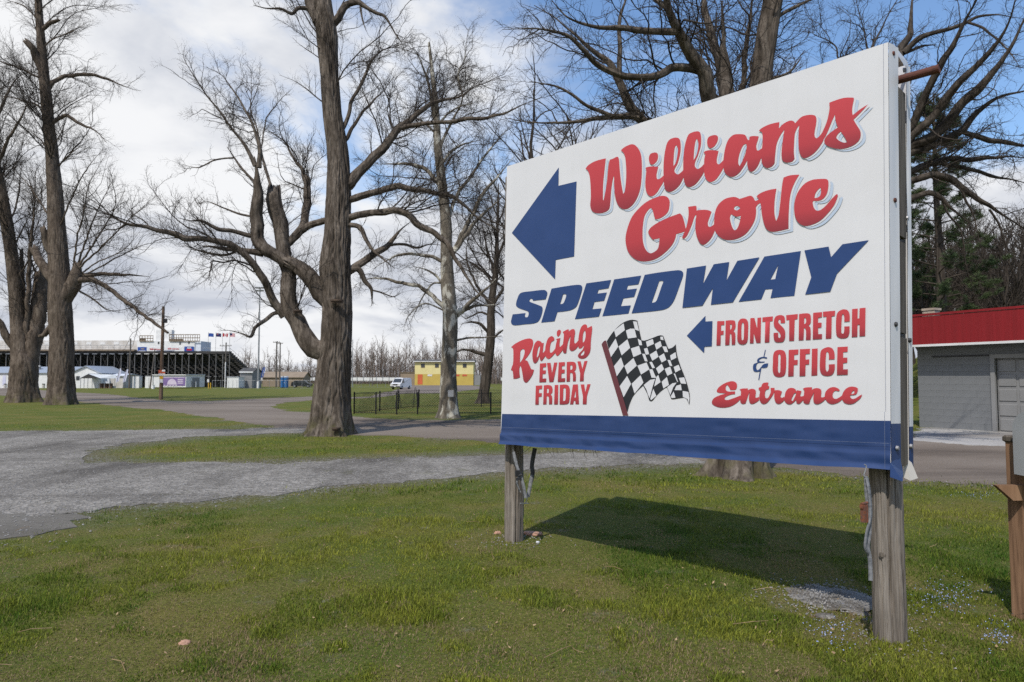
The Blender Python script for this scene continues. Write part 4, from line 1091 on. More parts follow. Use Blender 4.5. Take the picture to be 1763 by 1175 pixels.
def print_word(word, mat, n0, name, label, parent=None, off=None, blend=False, place=None, step=.0006):
    V = []; Fc = []; B = []
    hs = [max(p[1] for p in g[0]) - min(p[1] for p in g[0]) for g in GLYPHS[word]]
    for gi, g in enumerate(GLYPHS[word]):
        flat = [p for c in g for p in c]
        tri = tessellate_polygon([[Vector((x, y, 0)) for x, y in c] for c in g])
        b = len(V); v0 = min(p[1] for p in g[0]); h = hs[gi]
        for x, y in flat:
            B.append((y - v0) / h if h > .5 * max(hs) else .75)
            if off:
                w = min(max(x / 3.4, 0), 1); x = x + off[0] * (1 + .1 * w); y = y + off[1]
            z = n0 + step * (gi % 3)
            V.append(sp(x, y, z) if place is None else place(x, y, z))
        for t in tri:
            A, Bv, Cv = [np.array(flat[i]) for i in t]
            if (Bv[0] - A[0]) * (Cv[1] - A[1]) - (Bv[1] - A[1]) * (Cv[0] - A[0]) < 0: t = t[::-1]
            Fc.append([i + b for i in t])
    o = raw(name, np.array(V), np.array(Fc), mat, parent=parent)
    if blend:
        a = o.data.attributes.new('blend', 'FLOAT', 'POINT'); a.data.foreach_set('value', np.array(B, np.float32))
    if label: o['label'] = label
    return o


for w, lab in (('williams', 'red script word Williams'), ('grove', 'red script word Grove')):
    print_word(w, M['ink_shadow'], .0030, 'lettering_shadow', None, front, (.026, -.022))
    print_word(w, M['ink_white'], .0052, 'lettering_gap', None, front, (.011, -.008))
    print_word(w, M['ink_red'], .0074, 'lettering', lab, front, blend=True)
print_word('speedway', M['ink_blue'], .0034, 'lettering', 'blue slanted block word SPEEDWAY', front)
print_word('big_arrow', M['ink_blue'], .0034, 'arrow', 'large blue arrow pointing left', front)
print_word('small_arrow', M['ink_blue'], .0034, 'arrow', 'small blue arrow pointing left', front)
print_word('racing', M['ink_red'], .0034, 'lettering', 'red script word Racing', front, blend=True)
print_word('every_friday', M['ink_red'], .0034, 'lettering', 'red block words EVERY FRIDAY', front, blend=True)
print_word('frontstretch', M['ink_red'], .0034, 'lettering', 'red block word FRONTSTRETCH', front, blend=True)
print_word('office', M['ink_red'], .0034, 'lettering', 'red block word OFFICE', front, blend=True)
print_word('ampersand', M['ink_blue'], .0034, 'lettering', 'blue ampersand', front)
print_word('entrance', M['ink_red'], .0034, 'lettering', 'red script word Entrance', front, blend=True)
print_word('flag_cloth', M['ink_black'], .0034, 'flag_print', 'printed black and white chequered flag', front)
print_word('flag_white', M['ink_white'], .0046, 'flag_squares', None, front, step=.0003)
print_word('flag_pole', M['ink_maroon'], .0062, 'flag_staff_print', None, front)

# stitched hem lines
mb = MB()
for k in range(60):
    a, b = k / 60, (k + .97) / 60
    for tt in (.058,):
        A = quad_uv(np.array([a]), np.array([tt]))[:, 0]; Bq = quad_uv(np.array([b]), np.array([tt]))[:, 0]
        mb.plank(sp(A[0], A[1], .021), sp(Bq[0], Bq[1], .021), .0016, .001, SV)
for k in range(46):
    for uo in (.026,):
        a, b = k / 46, (k + .97) / 46
        A = quad_uv(np.array([1.0]), np.array([a]))[:, 0]; Bq = quad_uv(np.array([1.0]), np.array([b]))[:, 0]
        nn = .0035 if A[1] > .33 else .023
        mb.plank(sp(A[0] - uo, A[1], nn), sp(Bq[0] - uo, Bq[1], nn), .0015, .001, SU)
mb.build('stitching', M['stitch'], front)

# side return of the front sheet, with the blue foot
TH = .36


def strip(name, u0, u1, n0, n1, mw, mblue, parent, vb, v0, v1, wob, seed):
    """vertical strip of vinyl along the right edge, from (u0,n0) to (u1,n1), blue below vb"""
    nt, nk = 70, 5
    V = []; mid = []
    for i in range(nt):
        v = v0 + (v1 - v0) * i / (nt - 1)
        for k in range(nk):
            s = k / (nk - 1)
            w = wob * (float(vnoise(v * 1.0, s, .4, seed)) - .5) * s
            du = (qTR[0] - qBR[0]) * (v - qBR[1]) / (qTR[1] - qBR[1])
            V.append(sp(u0 + (u1 - u0) * s + du + w * .6, v, n0 + (n1 - n0) * s + w))
    f = []
    for i in range(nt - 1):
        for k in range(nk - 1):
            a = i * nk + k; f.append((a, a + 1, a + nk + 1, a + nk)); mid.append(1 if v0 + (v1 - v0) * (i + .5) / (nt - 1) < vb else 0)
    return raw(name, np.array(V), np.array(f), [mw, mblue], parent=parent, smooth=True, mids=mid)


strip('side_flap', 3.346, 3.366, 0, -.115, M['vinyl'], M['vinyl_blue'], front, .322, .0, 2.632, .02, 12)
back = thing_back = raw('back_banner', np.array([sp(u, v, -TH) for u, v in ((.03, 0), (3.36, .03), (3.39, 2.62), (.03, 2.6))]), np.array([[3, 2, 1, 0]]), M['vinyl'], parent=sign)
strip('side_flap', 3.366, 3.358, -TH, -TH + .055, M['vinyl'], M['vinyl_blue'], back, .30, .02, 2.60, .03, 15)
# loose folded corners
cf = MB()
cf.poly([sp(3.378, 2.636, -.0), sp(3.392, 2.60, -.13), sp(3.392, 2.57, -TH + .02), sp(3.388, 2.635, -TH), sp(3.384, 2.655, -.1)], [(0, 1, 2, 3, 4)])
cf.build('corner_fold', M['vinyl'], front)
cf = MB()
cf.poly([sp(3.345, .075, .012), sp(3.40, -.03, -.02), sp(3.348, -.005, .034), sp(3.38, .02, -.10), sp(3.36, .12, -.11)], [(0, 2, 1), (0, 1, 3), (0, 3, 4)])
cf.build('corner_fold', M['vinyl_blue'], front)
cf = MB()
cf.poly([sp(3.34, .10, -TH + .09), sp(3.37, .06, -TH + .05), sp(3.395, -.035, -TH + .02), sp(3.365, -.05, -TH + .07), sp(3.33, -.03, -TH + .09)], [(0, 1, 2, 3), (0, 3, 4)])
cf.build('corner_fold', M['white_dirty'], back)
# grommets and screw heads
for (u, v, n, par, mt) in ((3.388, 2.58, -.055, front, 'rust'), (3.378, 1.66, -.06, front, 'rust'), (3.368, .90, -.06, front, 'steel_dark'), (3.362, .16, -.06, front, 'steel'),
                           (3.378, 2.57, -TH + .045, back, 'steel'), (3.375, 1.60, -TH + .045, back, 'steel'), (3.372, .82, -TH + .045, back, 'steel_dark'), (3.366, .16, -TH + .045, back, 'steel')):
    g = MB(); p = sp(u, v, n); g.bar(p - SU * .004, p + SU * .010, .016, 12, .013); g.build('grommet', M[mt], par)


def wood_post(name, u, nn, ztop, r, parent, seed, label=None):
    """round timber post, split and ridged, standing on the ground"""
    p0 = sp(u, 0, nn); p0[2] = 0
    p0[2] = float(gz(p0[0], p0[1])) - .06
    na, nr = 150, 110
    th = np.linspace(0, 2 * math.pi, na, endpoint=False)
    V = []
    for i in range(nr):
        z = p0[2] + (ztop - p0[2]) * i / (nr - 1)
        q = vnoise(th * 3.2 + 40, z * .55 + 0 * th, .16, seed) - .5
        q2 = vnoise(th * 9 + 10, z * .8 + 0 * th, .10, seed + 1)
        wv = lambda a, c0, am: c0 + am * (math.sin(z * 1.7 + a) + .5 * math.sin(z * 4.1 + a * 2) + .25 * math.sin(z * 11 + a))
        crack = -.028 * np.exp(-((th - wv(seed, 4.32, .05)) / .085) ** 2) * (.4 + .6 * float(sstep(.1, .5, z))) - .02 * np.exp(-((th - wv(seed * 2, 4.9, .04)) / .06) ** 2) * float(vnoise(z, 0, .5, seed)) - .02 * np.exp(-((th - wv(seed * 3, 3.8, .04)) / .06) ** 2) * float(vnoise(z, 3, .4, seed + 2))
        rr = r * (1.06 - .05 * i / nr) + .010 * q - .007 * (q2 > .72) + crack
        V.append(np.stack([p0[0] + rr * np.cos(th), p0[1] + rr * np.sin(th), np.full(na, z)], -1))
    V = np.concatenate(V); i = np.arange(na * nr).reshape(nr, na)
    f = np.stack([i[:-1], np.roll(i[:-1], -1, 1), np.roll(i[1:], -1, 1), i[1:]], -1).reshape(-1, 4)
    cap = np.append(V, [[p0[0], p0[1], ztop]], 0); c = len(V)
    tf = np.stack([i[-1], np.roll(i[-1], -1), np.full(na, c)], -1)
    o = raw(name, cap, [f, tf], M['post_wood'], parent=parent, smooth=True)
    if label: o['label'] = label
    return o, p0


pl, pl0 = wood_post('post', .006, -.18, 3.55, .084, sign, 3)
pr, pr0 = wood_post('post', 3.259, -.18, 3.55, .086, sign, 8, 'nearer right-hand wooden post with a knot and a long split')
kn = MB()
kp = np.array([pr0[0], pr0[1], .53]); dcam = -np.array([pr0[0], pr0[1], 0]) / np.hypot(pr0[0], pr0[1])
side = np.array([-dcam[1], dcam[0], 0])
for rr, dd in ((.020, .085), (.012, .089)):
    pts = [kp + dcam * dd - side * .03 + side * rr * math.cos(a) + np.array([0, 0, 1]) * rr * .8 * math.sin(a) for a in np.linspace(0, 2 * math.pi, 14)[:-1]]
    kn.prism(pts, .004, dcam)
kn.build('knot', M['board_wood'], pr)
# frame boards between the two sheets, seen in the open right-hand end
DU = lambda v: .035 * (v - .04) / 2.6
for (v0, v1, u, n, w) in ((1.46, 2.40, 3.330, -.205, .165), (.86, 1.43, 3.324, -.215, .15), (.05, .83, 3.329, -.20, .165)):
    b = MB(); b.plank(sp(u + DU(v0), v0, n), sp(u + DU(v1), v1, n), w, .055, SN); b.build('frame_board', M['board_wood'], sign)
for v in (.35, 1.32, 2.45):
    b = MB(); b.plank(sp(.1, v, -.05), sp(3.28, v, -.05), .09, .04, SV); b.build('frame_rail', M['board_wood'], sign)
    b = MB(); b.plank(sp(.1, v, -.31), sp(3.28, v, -.31), .09, .04, SV); b.build('frame_rail', M['board_wood'], sign)
b = MB(); b.bar(sp(2.6, 2.47, -.21), sp(3.60, 2.47, -.21), .026, 16, caps=False); b.bar(sp(2.6, 2.47, -.21), sp(3.598, 2.47, -.21), .021, 16)
b.build('pipe', M['rust'], sign, smooth=False)


# straps that hang from the foot of the sign
def ribbon(pts, w, wdir, th=.004):
    pts = np.array(pts, float); n = len(pts); V = []; f = []
    for i in range(n):
        t = pts[min(i + 1, n - 1)] - pts[max(i - 1, 0)]; t /= np.linalg.norm(t)
        wd = np.asarray(wdir[i] if isinstance(wdir, list) else wdir, float); wd = wd - t * (wd @ t); wd /= np.linalg.norm(wd)
        nn = np.cross(t, wd)
        V += [pts[i] + wd * w / 2 + nn * th / 2, pts[i] - wd * w / 2 + nn * th / 2, pts[i] - wd * w / 2 - nn * th / 2, pts[i] + wd * w / 2 - nn * th / 2]
    for i in range(n - 1):
        for k in range(4):
            a = i * 4 + k; b = i * 4 + (k + 1) % 4; f.append((a, b, b + 4, a + 4))
    return np.array(V), np.array(f)


def curve(pts, n=24):
    P = np.array(pts, float); m = len(P); out = []
    for q in np.linspace(0, m - 1 - 1e-6, n):
        i = int(q); t = q - i
        p0, p1, p2, p3 = P[max(i - 1, 0)], P[i], P[i + 1], P[min(i + 2, m - 1)]
        out.append(.5 * ((2 * p1) + (p2 - p0) * t + (2 * p0 - 5 * p1 + 4 * p2 - p3) * t * t + (3 * p1 - p0 - 3 * p2 + p3) * t ** 3))
    return np.array(out)


def hook(parent, p, q):
    h = MB(); pts = curve([p, p + np.array([.012, 0, -.012]), q + np.array([-.008, 0, .012]), q], 9)
    for a, c in zip(pts[:-1], pts[1:]): h.bar(a, c, .0035, 6)
    h.build('hook', M['galv'], parent)


DL = 6.32
st = thing('ratchet_strap', at(884, 775, DL), 'grey webbing strap hooked to the left foot of the sign against its post', 'strap', 'straps hanging under the sign')
V, f = ribbon(curve([at(884, 778, DL), at(889, 800, DL - .02), at(899, 828, DL - .05), at(903, 845, DL - .05), at(905, 858, DL - .05)]), .028, (1, -.3, .1)); raw('webbing', V, f, M['strap'], parent=st)
V, f = ribbon(curve([at(887, 785, DL + .01), at(893, 815, DL - .035), at(890, 832, DL - .03), at(896, 848, DL - .03)]), .024, (.5, -.8, .1)); raw('webbing', V, f, M['strap'], parent=st)
b = MB(); b.box(at(891, 815, DL - .06), (.045, .02, .05), .4); b.box(at(893, 825, DL - .06), (.05, .012, .02), .4); b.bar(at(887, 820, DL - .06), at(898, 818, DL - .06), .008, 8); b.build('buckle', M['steel_dark'], st)
hook(st, at(881, 763, DL), at(885, 780, DL))
DL2 = 6.42
st = thing('ratchet_strap', at(920, 775, DL2), 'dark strap hanging beside the left post, ending in a grey loop', 'strap', 'straps hanging under the sign')
V, f = ribbon(curve([at(921, 772, DL2), at(916, 800, DL2), at(917, 815, DL2), at(914, 830, DL2)]), .04, (1, -.3, 0)); raw('webbing', V, f, M['strap_dark'], parent=st)
V, f = ribbon(curve([at(916, 818, DL2), at(912, 840, DL2), at(909, 856, DL2)]), .034, (1, -.3, 0)); raw('webbing', V, f, M['strap'], parent=st)
b = MB(); b.bar(at(909, 855, DL2), at(905, 866, DL2), .004, 6); b.bar(at(896, 867, DL2 - .1), at(910, 867, DL2), .005, 6); b.build('hook', M['galv'], st)
DR = 3.98
st = thing('ratchet_strap', at(1490, 805, DR), 'grey webbing strap with a rusty buckle on the nearer right-hand post', 'strap', 'straps hanging under the sign')
V, f = ribbon(curve([at(1491, 820, DR), at(1492, 850, DR), at(1496, 880, DR), at(1497, 915, DR), at(1494, 940, DR), at(1498, 965, DR), at(1499, 1000, DR)]), .022, (.8, -.5, 0)); raw('webbing', V, f, M['strap'], parent=st)
V, f = ribbon(curve([at(1492, 822, DR - .01), at(1497, 850, DR - .015), at(1499, 890, DR - .01), at(1493, 915, DR - .02), at(1490, 942, DR - .02), at(1497, 955, DR)]), .020, (.9, .2, .1)); raw('webbing', V, f, M['strap'], parent=st)
b = MB(); b.box(at(1488, 885, DR - .02), (.034, .026, .095), .5); b.box(at(1487, 872, DR - .02), (.046, .02, .02), .5); b.bar(at(1483, 868, DR - .03), at(1493, 866, DR - .01), .008, 8); b.build('buckle', M['rust_buckle'], st)
hook(st, at(1488, 800, DR), at(1490, 822, DR))

# dry vines hanging out of the underside
g = np.random.default_rng(21); mb = MB()
for k in range(26):
    u = g.uniform(.33, 1.12); n = g.uniform(-.3, -.06)
    p = sp(u, .02, n); L = g.uniform(.04, .20); d = np.array([g.uniform(-.5, .5), g.uniform(-.3, .3), -1.0]); 
    for j in range(5):
        d2 = d + np.array([g.normal(0, .45), g.normal(0, .3), g.normal(0, .25)]); q = p + d2 / np.linalg.norm(d2) * L / 5
        mb.bar(p, q, .0022 * (1 - j * .12), 4, caps=False); p = q; d = d2
tag(mb.build('dry_vine', M['vine'], base=sp(.7, .02, -.18)), 'dry tangled vine strands poking out under the blue band', 'vine', kind='stuff')
# ------------------------------------------------------------------ trees
def resample(P, Rr, step):
    """Catmull-Rom through the joints, then points about 'step' apart"""
    m = len(P); out = []; rr = []
    for i in range(m - 1):
        p0, p1, p2, p3 = P[max(i - 1, 0)], P[i], P[i + 1], P[min(i + 2, m - 1)]
        k = max(1, int(np.linalg.norm(p2 - p1) / step))
        for j in range(k):
            t = j / k
            out.append(.5 * ((2 * p1) + (p2 - p0) * t + (2 * p0 - 5 * p1 + 4 * p2 - p3) * t * t + (3 * p1 - p0 - 3 * p2 + p3) * t ** 3)); rr.append(Rr[i] * (1 - t) + Rr[i + 1] * t)
    out.append(P[-1]); rr.append(Rr[-1])
    return np.array(out), np.array(rr)


def even(P, Rr, n):
    s = np.concatenate([[0], np.cumsum(np.linalg.norm(np.diff(P, axis=0), axis=1))]); t = np.linspace(0, s[-1], n)
    return np.stack([np.interp(t, s, P[:, k]) for k in range(3)], -1), np.interp(t, s, Rr), s[-1]


def frames(P):
    T = np.gradient(P, axis=-2); T /= np.linalg.norm(T, axis=-1, keepdims=True) + 1e-9
    return T


def transport(T):
    """a normal carried along the branch without twisting; T (B,n,3)"""
    T0 = T[:, 0]
    ax = np.where(np.abs(T0[:, 2:3]) > .8, np.array([1.0, 0, 0]), np.array([0, 0, 1.0]))
    N = ax - T0 * np.sum(ax * T0, -1, keepdims=True); out = []
    for k in range(T.shape[1]):
        N = N - T[:, k] * np.sum(N * T[:, k], -1, keepdims=True); N = N / (np.linalg.norm(N, axis=-1, keepdims=True) + 1e-9); out.append(N)
    return np.stack(out, 1)


def tubes(P, Rr, ns, ref=None):
    """P (B,n,3), Rr (B,n) -> verts, quads"""
    B, n, _ = P.shape
    T = frames(P)
    N = transport(T)
    Bn = np.cross(T, N)
    th = np.arange(ns) * 2 * math.pi / ns
    V = P[:, :, None] + Rr[:, :, None, None] * (np.cos(th)[None, None, :, None] * N[:, :, None] + np.sin(th)[None, None, :, None] * Bn[:, :, None])
    i = np.arange(B * n * ns).reshape(B, n, ns)
    a, b = i[:, :-1], i[:, 1:]
    f = np.stack([a, np.roll(a, -1, 2), np.roll(b, -1, 2), b], -1).reshape(-1, 4)
    return V.reshape(-1, 3), f


def grow(P, Rr, L, g, spacing, t0, lf, lr, ang, up, n, wig, rk, rmin, tip=.4, t1=1.0):
    """children of the branches P (B,m,3): positions, directions and lengths drawn at random"""
    B, m, _ = P.shape
    k = g.poisson(L * (t1 - t0) / spacing)
    idx = np.repeat(np.arange(B), k); K = len(idx)
    if K == 0:
        return np.zeros((0, n, 3)), np.zeros((0, n)), np.zeros(0)
    t = t0 + (t1 - t0) * g.random(K); q = t * (m - 1); i = np.minimum(q.astype(int), m - 2); a = (q - i)[:, None]
    p = P[idx, i] * (1 - a) + P[idx, i + 1] * a; r = Rr[idx, i] * (1 - a[:, 0]) + Rr[idx, i + 1] * a[:, 0]
    T = P[idx, i + 1] - P[idx, i]; T /= np.linalg.norm(T, axis=1, keepdims=True) + 1e-9
    w = g.normal(size=(K, 3)); w -= T * np.sum(w * T, 1, keepdims=True); w /= np.linalg.norm(w, axis=1, keepdims=True) + 1e-9
    an = np.radians(g.uniform(ang[0], ang[1], K))[:, None]
    d = np.cos(an) * T + np.sin(an) * w; d[:, 2] += up * g.uniform(.3, 1.3, K); d /= np.linalg.norm(d, axis=1, keepdims=True)
    ln = np.clip(L[idx] * lf * (1.05 - .65 * t) * g.uniform(.55, 1.35, K), lr[0], lr[1])
    r0 = np.minimum(r * .75, rk * ln + rmin)
    out = [p]
    for j in range(n - 1):
        d = d + g.normal(0, wig, (K, 3)) + np.array([0, 0, up * .07]); d /= np.linalg.norm(d, axis=1, keepdims=True)
        p = p + d * (ln / (n - 1))[:, None]; out.append(p)
    s = np.linspace(0, 1, n)
    return np.stack(out, 1), r0[:, None] * (1 - (1 - tip) * s)[None], ln


def big_tube(P, Rr, ns, seed, furrow=.07, lobes=0.0, zfoot=None, step=.10, flare=0.0, bumpy=.06, gap=.10):
    """trunk or limb with ridged, furrowed bark as geometry; lobes = root buttresses near the foot"""
    P, Rr = resample(P, Rr, step)
    n = len(P); T = frames(P)
    N = transport(T[None])[0]; Bn = np.cross(T, N)
    th = np.linspace(0, 2 * math.pi, ns, endpoint=False)
    s = np.concatenate([[0], np.cumsum(np.linalg.norm(np.diff(P, axis=0), axis=1))])
    TH, SS = np.meshgrid(th, s)
    RR = Rr[:, None] * np.ones_like(TH)
    # periodic coordinates round the trunk
    cx_, sx_ = np.cos(TH), np.sin(TH)
    tw = .35 * np.sin(SS * .7 + seed)
    sc_ = .30 / max(.12, float(np.mean(Rr)))
    lump = .6 * (vnoise(cx_ * 1.3 + seed, SS * sc_ + sx_ * 1.3, .55, seed) - .5) + .5 * (vnoise(cx_ * 2.6 + seed, SS * sc_ * 2.7 + sx_ * 2.6, .55, seed + 9) - .5)
    RR = RR * (1 + 2 * bumpy * lump)
    if furrow:
        k = max(8, int(2 * math.pi * np.mean(Rr) / gap))
        ph = k * (TH + tw * .25) + 9.0 * (vnoise(cx_ * 2 + 7, SS * .9 + sx_ * 2, .5, seed + 2) - .5) + 4.0 * (vnoise(cx_ * 4 + 3, SS * 2.6 + sx_ * 4, .5, seed + 3) - .5) + 2.6 * np.sin(SS * 2.1 + 3 * cx_)
        ridge = np.abs(np.sin(ph * .5))
        brk = vnoise(cx_ * 6 + 3, SS * 2.2 + sx_ * 6, .5, seed + 5)
        RR = RR - np.minimum(furrow * Rr[:, None], .06) * (1 - np.sqrt(ridge)) * (.25 + 1.4 * brk)
    if lobes:
        h = np.clip(P[:, 2] - zfoot, 0, None)[:, None]
        lob = np.cos(5 * TH + seed + .4 * np.sin(h * 2)) * .6 + np.cos(3 * TH + 2 * seed) * .4 + .35 * np.cos(9 * TH + seed * 3)
        RR = RR * (1 + lobes * np.exp(-h / .45) * lob + .35 * lobes * np.exp(-h / 1.8) * lob)
    V = P[:, None] + RR[..., None] * (cx_[..., None] * N[:, None] + sx_[..., None] * Bn[:, None])
    i = np.arange(n * ns).reshape(n, ns)
    f = np.stack([i[:-1], np.roll(i[:-1], -1, 1), np.roll(i[1:], -1, 1), i[1:]], -1).reshape(-1, 4)
    if Rr[-1] > .06:                        # a broken end: splintered, not round
        gg = np.random.default_rng(seed); V[-1] += T[-1] * (gg.uniform(-.6, 1.3, (ns, 1)) * Rr[-1] * .8)
    c = len(V.reshape(-1, 3)); V = np.concatenate([V.reshape(-1, 3), P[-1:] + T[-1:] * Rr[-1] * .2])
    tf = np.stack([i[-1], np.roll(i[-1], -1), np.full(ns, c)], -1)
    return V, f, tf


def parse(s):
    a = np.array([[float(v) for v in t.split(',')] for t in s.split()])
    return a[:, :3] / 100, a[:, 3] / 1000


def bare_tree(key, label, bark, seed, levels, ns=(72, 16), lobes=.22, group=None, furrow=.07, limb_min=.0, twig='twig', trunk_step=.09, kink=1.0):
    g = np.random.default_rng(seed)
    limbs = [parse(s) for s in TREES[key]]
    P0, R0 = limbs[0]
    base = np.array([P0[1][0], P0[1][1], float(gz(P0[1][0], P0[1][1]))])
    root = thing('bare_tree', base, label, 'tree', group)
    wob = {'sycamore': .30, 'right_mid': .3}.get(key, .06) * np.clip((P0[:, 2:3] - base[2] - 1.0) / 4, 0, 1) * R0[:, None] ** .5 * .35
    P0 = P0 + wob * np.sin(P0[:, 2:3] * 1.3 + np.array([seed, seed * 2.0, 0])) * np.array([1, 1, 0])
    V, f, tf = big_tube(P0, R0, ns[0], seed, furrow, lobes, base[2], trunk_step)
    raw('trunk', V, [f, tf], M[bark], parent=root, smooth=True)
    EP = []; ER = []; EL = []
    for i, (P, Rr) in enumerate(limbs):
        # small natural kinks
        if i:
            P, Rr = resample(P, Rr, .22)
            if Rr[-1] < .06: Rr = Rr * (1 - .7 * sstep(.55, 1, np.linspace(0, 1, len(Rr))))
            sl = np.concatenate([[0], np.cumsum(np.linalg.norm(np.diff(P, axis=0), axis=1))])[:, None]
            am = np.clip(.35 * Rr[:, None] + .012, .012, .045) * .48 * kink * np.minimum(1, sl / .5)
            for wl_, ak in ((1.7, 1.5), (.75, 1.0), (.38, .6)):
                P = P + am * ak * np.sin(sl * 6.28 / wl_ * g.uniform(.8, 1.2, 3) + g.uniform(0, 6.28, 3)) * g.uniform(.4, 1, 3)
            k = ns[1] if Rr.max() > .05 else 8
            V, f, tf = big_tube(P, Rr, k, seed + i, furrow * .9 if Rr.max() > .06 else 0, 0, 0, max(.05, Rr.max() * .6), bumpy=.15)
            raw('limb', V, [f, tf], M[bark], parent=root, smooth=True)
        e, r, L = even(*resample(P, Rr, .15), 28)
        EP.append(e); ER.append(r); EL.append(L)
    EP, ER, EL = np.array(EP), np.array(ER), np.array(EL)
    allV = []; allF = []; c = 0
    acc = [(EP, ER, EL)]
    for li, lv in enumerate(levels):
        kw = {k: v for k, v in lv.items() if k not in ('sides', 'trunk_t0')}
        sP, sR, sL = acc[-1]
        if li == 0:
            n0 = int(lv['trunk_t0'] * 27)
            tp, tr, tl = even(sP[0][n0:], sR[0][n0:], 28)
            sP = np.concatenate([tp[None], sP[1:]]); sR = np.concatenate([tr[None], sR[1:]]); sL = np.concatenate([[tl], sL[1:]])
        q = grow(sP, sR, sL, g, **kw)
        if li:                                    # short shoots straight off the limbs as well
            k2 = dict(kw); k2['spacing'] = kw['spacing'] * 1.5; k2['t0'] = .25; k2['lf'] = .25
            q2 = grow(EP[1:], ER[1:], EL[1:], g, **k2)
            q = tuple(np.concatenate([u, v]) for u, v in zip(q, q2))
        acc.append(q)
        if len(q[2]):
            V, f = tubes(q[0], q[1], lv['sides']); allV.append(V); allF.append(f + c); c += len(V)
    o = raw('twigs', np.concatenate(allV), np.concatenate(allF), M[twig], parent=root)
    o['kind'] = 'stuff'
    return root


def lvls(a=1.0, d=1.0, L=1.0, up=.25, t0=.45, curl=1.0, rk=.0075):
    """three orders of side growth: a limb-shoot spacing, d twig spacing, L length factor"""
    return [dict(spacing=.42 * a, t0=.18, lf=.46, lr=(.6 * L, 3.4 * L), ang=(25, 65), up=up, n=11, wig=.20 * curl, rk=rk, rmin=.0035, sides=4, trunk_t0=t0, tip=.3),
            dict(spacing=.22 * a, t0=.10, lf=.45, lr=(.35 * L, 1.7 * L), ang=(25, 62), up=up * .8, n=7, wig=.22 * curl, rk=.0055, rmin=.0028, sides=3, tip=.35),
            dict(spacing=.085 * d, t0=.08, lf=.48, lr=(.16 * L, .75 * L), ang=(25, 62), up=up * .6, n=3, wig=.26 * curl, rk=.0036, rmin=.0020, sides=3)]


big = bare_tree('big', 'tall thick-trunked bare tree with a broken double limb, alone on the grass island', 'bark_old', 11, lvls(.80, .66, 1.08, .26, .55), (190, 40), .20, furrow=.17, trunk_step=.06)
bare_tree('left_right', 'right-hand of the two tall bare trees by the left road edge, with a drooping limb', 'bark', 23, lvls(1.0, 1.35, 1.5, .30, .3, .9), (110, 16), .15, 'twin bare trees on the left', trunk_step=.12)
bare_tree('left_left', 'left-hand of the two tall bare trees by the left road edge, forked near its foot', 'bark', 31, lvls(1.0, 1.35, 1.5, .30, .35, .9), (110, 16), .15, 'twin bare trees on the left', trunk_step=.12)
syc = bare_tree('sycamore', 'slender bare tree with pale patchy bark and a small plate, inside the black fence', 'bark_sycamore', 41, lvls(.72, .66, 1.12, .05, .45, 1.3), (56, 10), .14, furrow=.03, trunk_step=.10)
bare_tree('right_mid', 'dark bare tree close to the left edge of the sign, behind the black fence', 'bark_dark', 47, lvls(.75, .85, 1.4, .12, .3, 1.4), (48, 10), .18, trunk_step=.14)
bare_tree('sign_tree', 'bare tree with several leaders standing right behind the sign', 'bark_old', 53, lvls(.66, .70, .78, .15, .5, 1.3), (150, 36), .22, furrow=.10, trunk_step=.06)
bare_tree('far_right', 'wide bare tree with heavy limbs fanning out to the right of the sign', 'bark_dark', 61, lvls(.74, .72, .85, .10, .6, 1.3), (64, 32), .18, furrow=.09, trunk_step=.08)

# things on the trunks
for px, py, w, D, m in ((580, 519, .36, 19.35 - .47, 'fungus'), (513, 537, .26, 19.2, 'fungus'), (579, 739, .24, 19.35 - .74, 'fungus')):
    c = at(px, py, D); b = MB()
    for k in range(2):
        pts = [c + np.array([w * .5 * math.cos(a), -.14 * math.sin(a) * (1 - .3 * k), -.05 * k]) for a in np.linspace(0, math.pi, 12)]
        b.prism(pts, .045, (0, 0, 1))
    b.build('bracket_fungus', M[m], big)
c = at(776, 678, 27.4 - .42); b = MB(); b.box(c, (.22, .02, .26), bevel=.004); b.build('plate', M['galv'], syc)


def far_tree(seed, H, spread, mat='twig_hazed', lean=.0, dens=1.0, ns=5):
    """one bare background tree, trunk with limbs and twigs, as a single mesh at the origin"""
    g = np.random.default_rng(seed)
    n = 12; z = np.linspace(-.2, H, n); x = np.cumsum(g.normal(0, .012 * H, n)); y = np.cumsum(g.normal(0, .012 * H, n))
    P = np.stack([x - x[0], y - y[0], z], -1)[None]; Rr = (np.linspace(.017 * H, .002 * H, n))[None]; L = np.array([H])
    VV, FF, c = [], [], 0
    V, f = tubes(P, Rr, 7); VV.append(V); FF.append(f); c += len(V)
    cur = (P, Rr, L)
    for lv in (dict(spacing=.42 / dens * H / 12, t0=.22, lf=spread, lr=(.06 * H, .5 * H), ang=(28, 62), up=.35, n=7, wig=.13, rk=.012, rmin=.010),
               dict(spacing=.42 / dens * H / 12, t0=.15, lf=.42, lr=(.03 * H, .22 * H), ang=(25, 55), up=.25, n=5, wig=.17, rk=.008, rmin=.009),
               dict(spacing=.30 / dens * H / 12, t0=.12, lf=.45, lr=(.02 * H, .09 * H), ang=(25, 55), up=.2, n=3, wig=.2, rk=.006, rmin=.008)):
        cur = grow(cur[0], cur[1], cur[2], g, **lv); V, f = tubes(cur[0], cur[1], 3 if lv['n'] < 6 else 4); VV.append(V); FF.append(f + c); c += len(V)
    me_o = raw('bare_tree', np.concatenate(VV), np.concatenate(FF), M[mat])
    return me_o


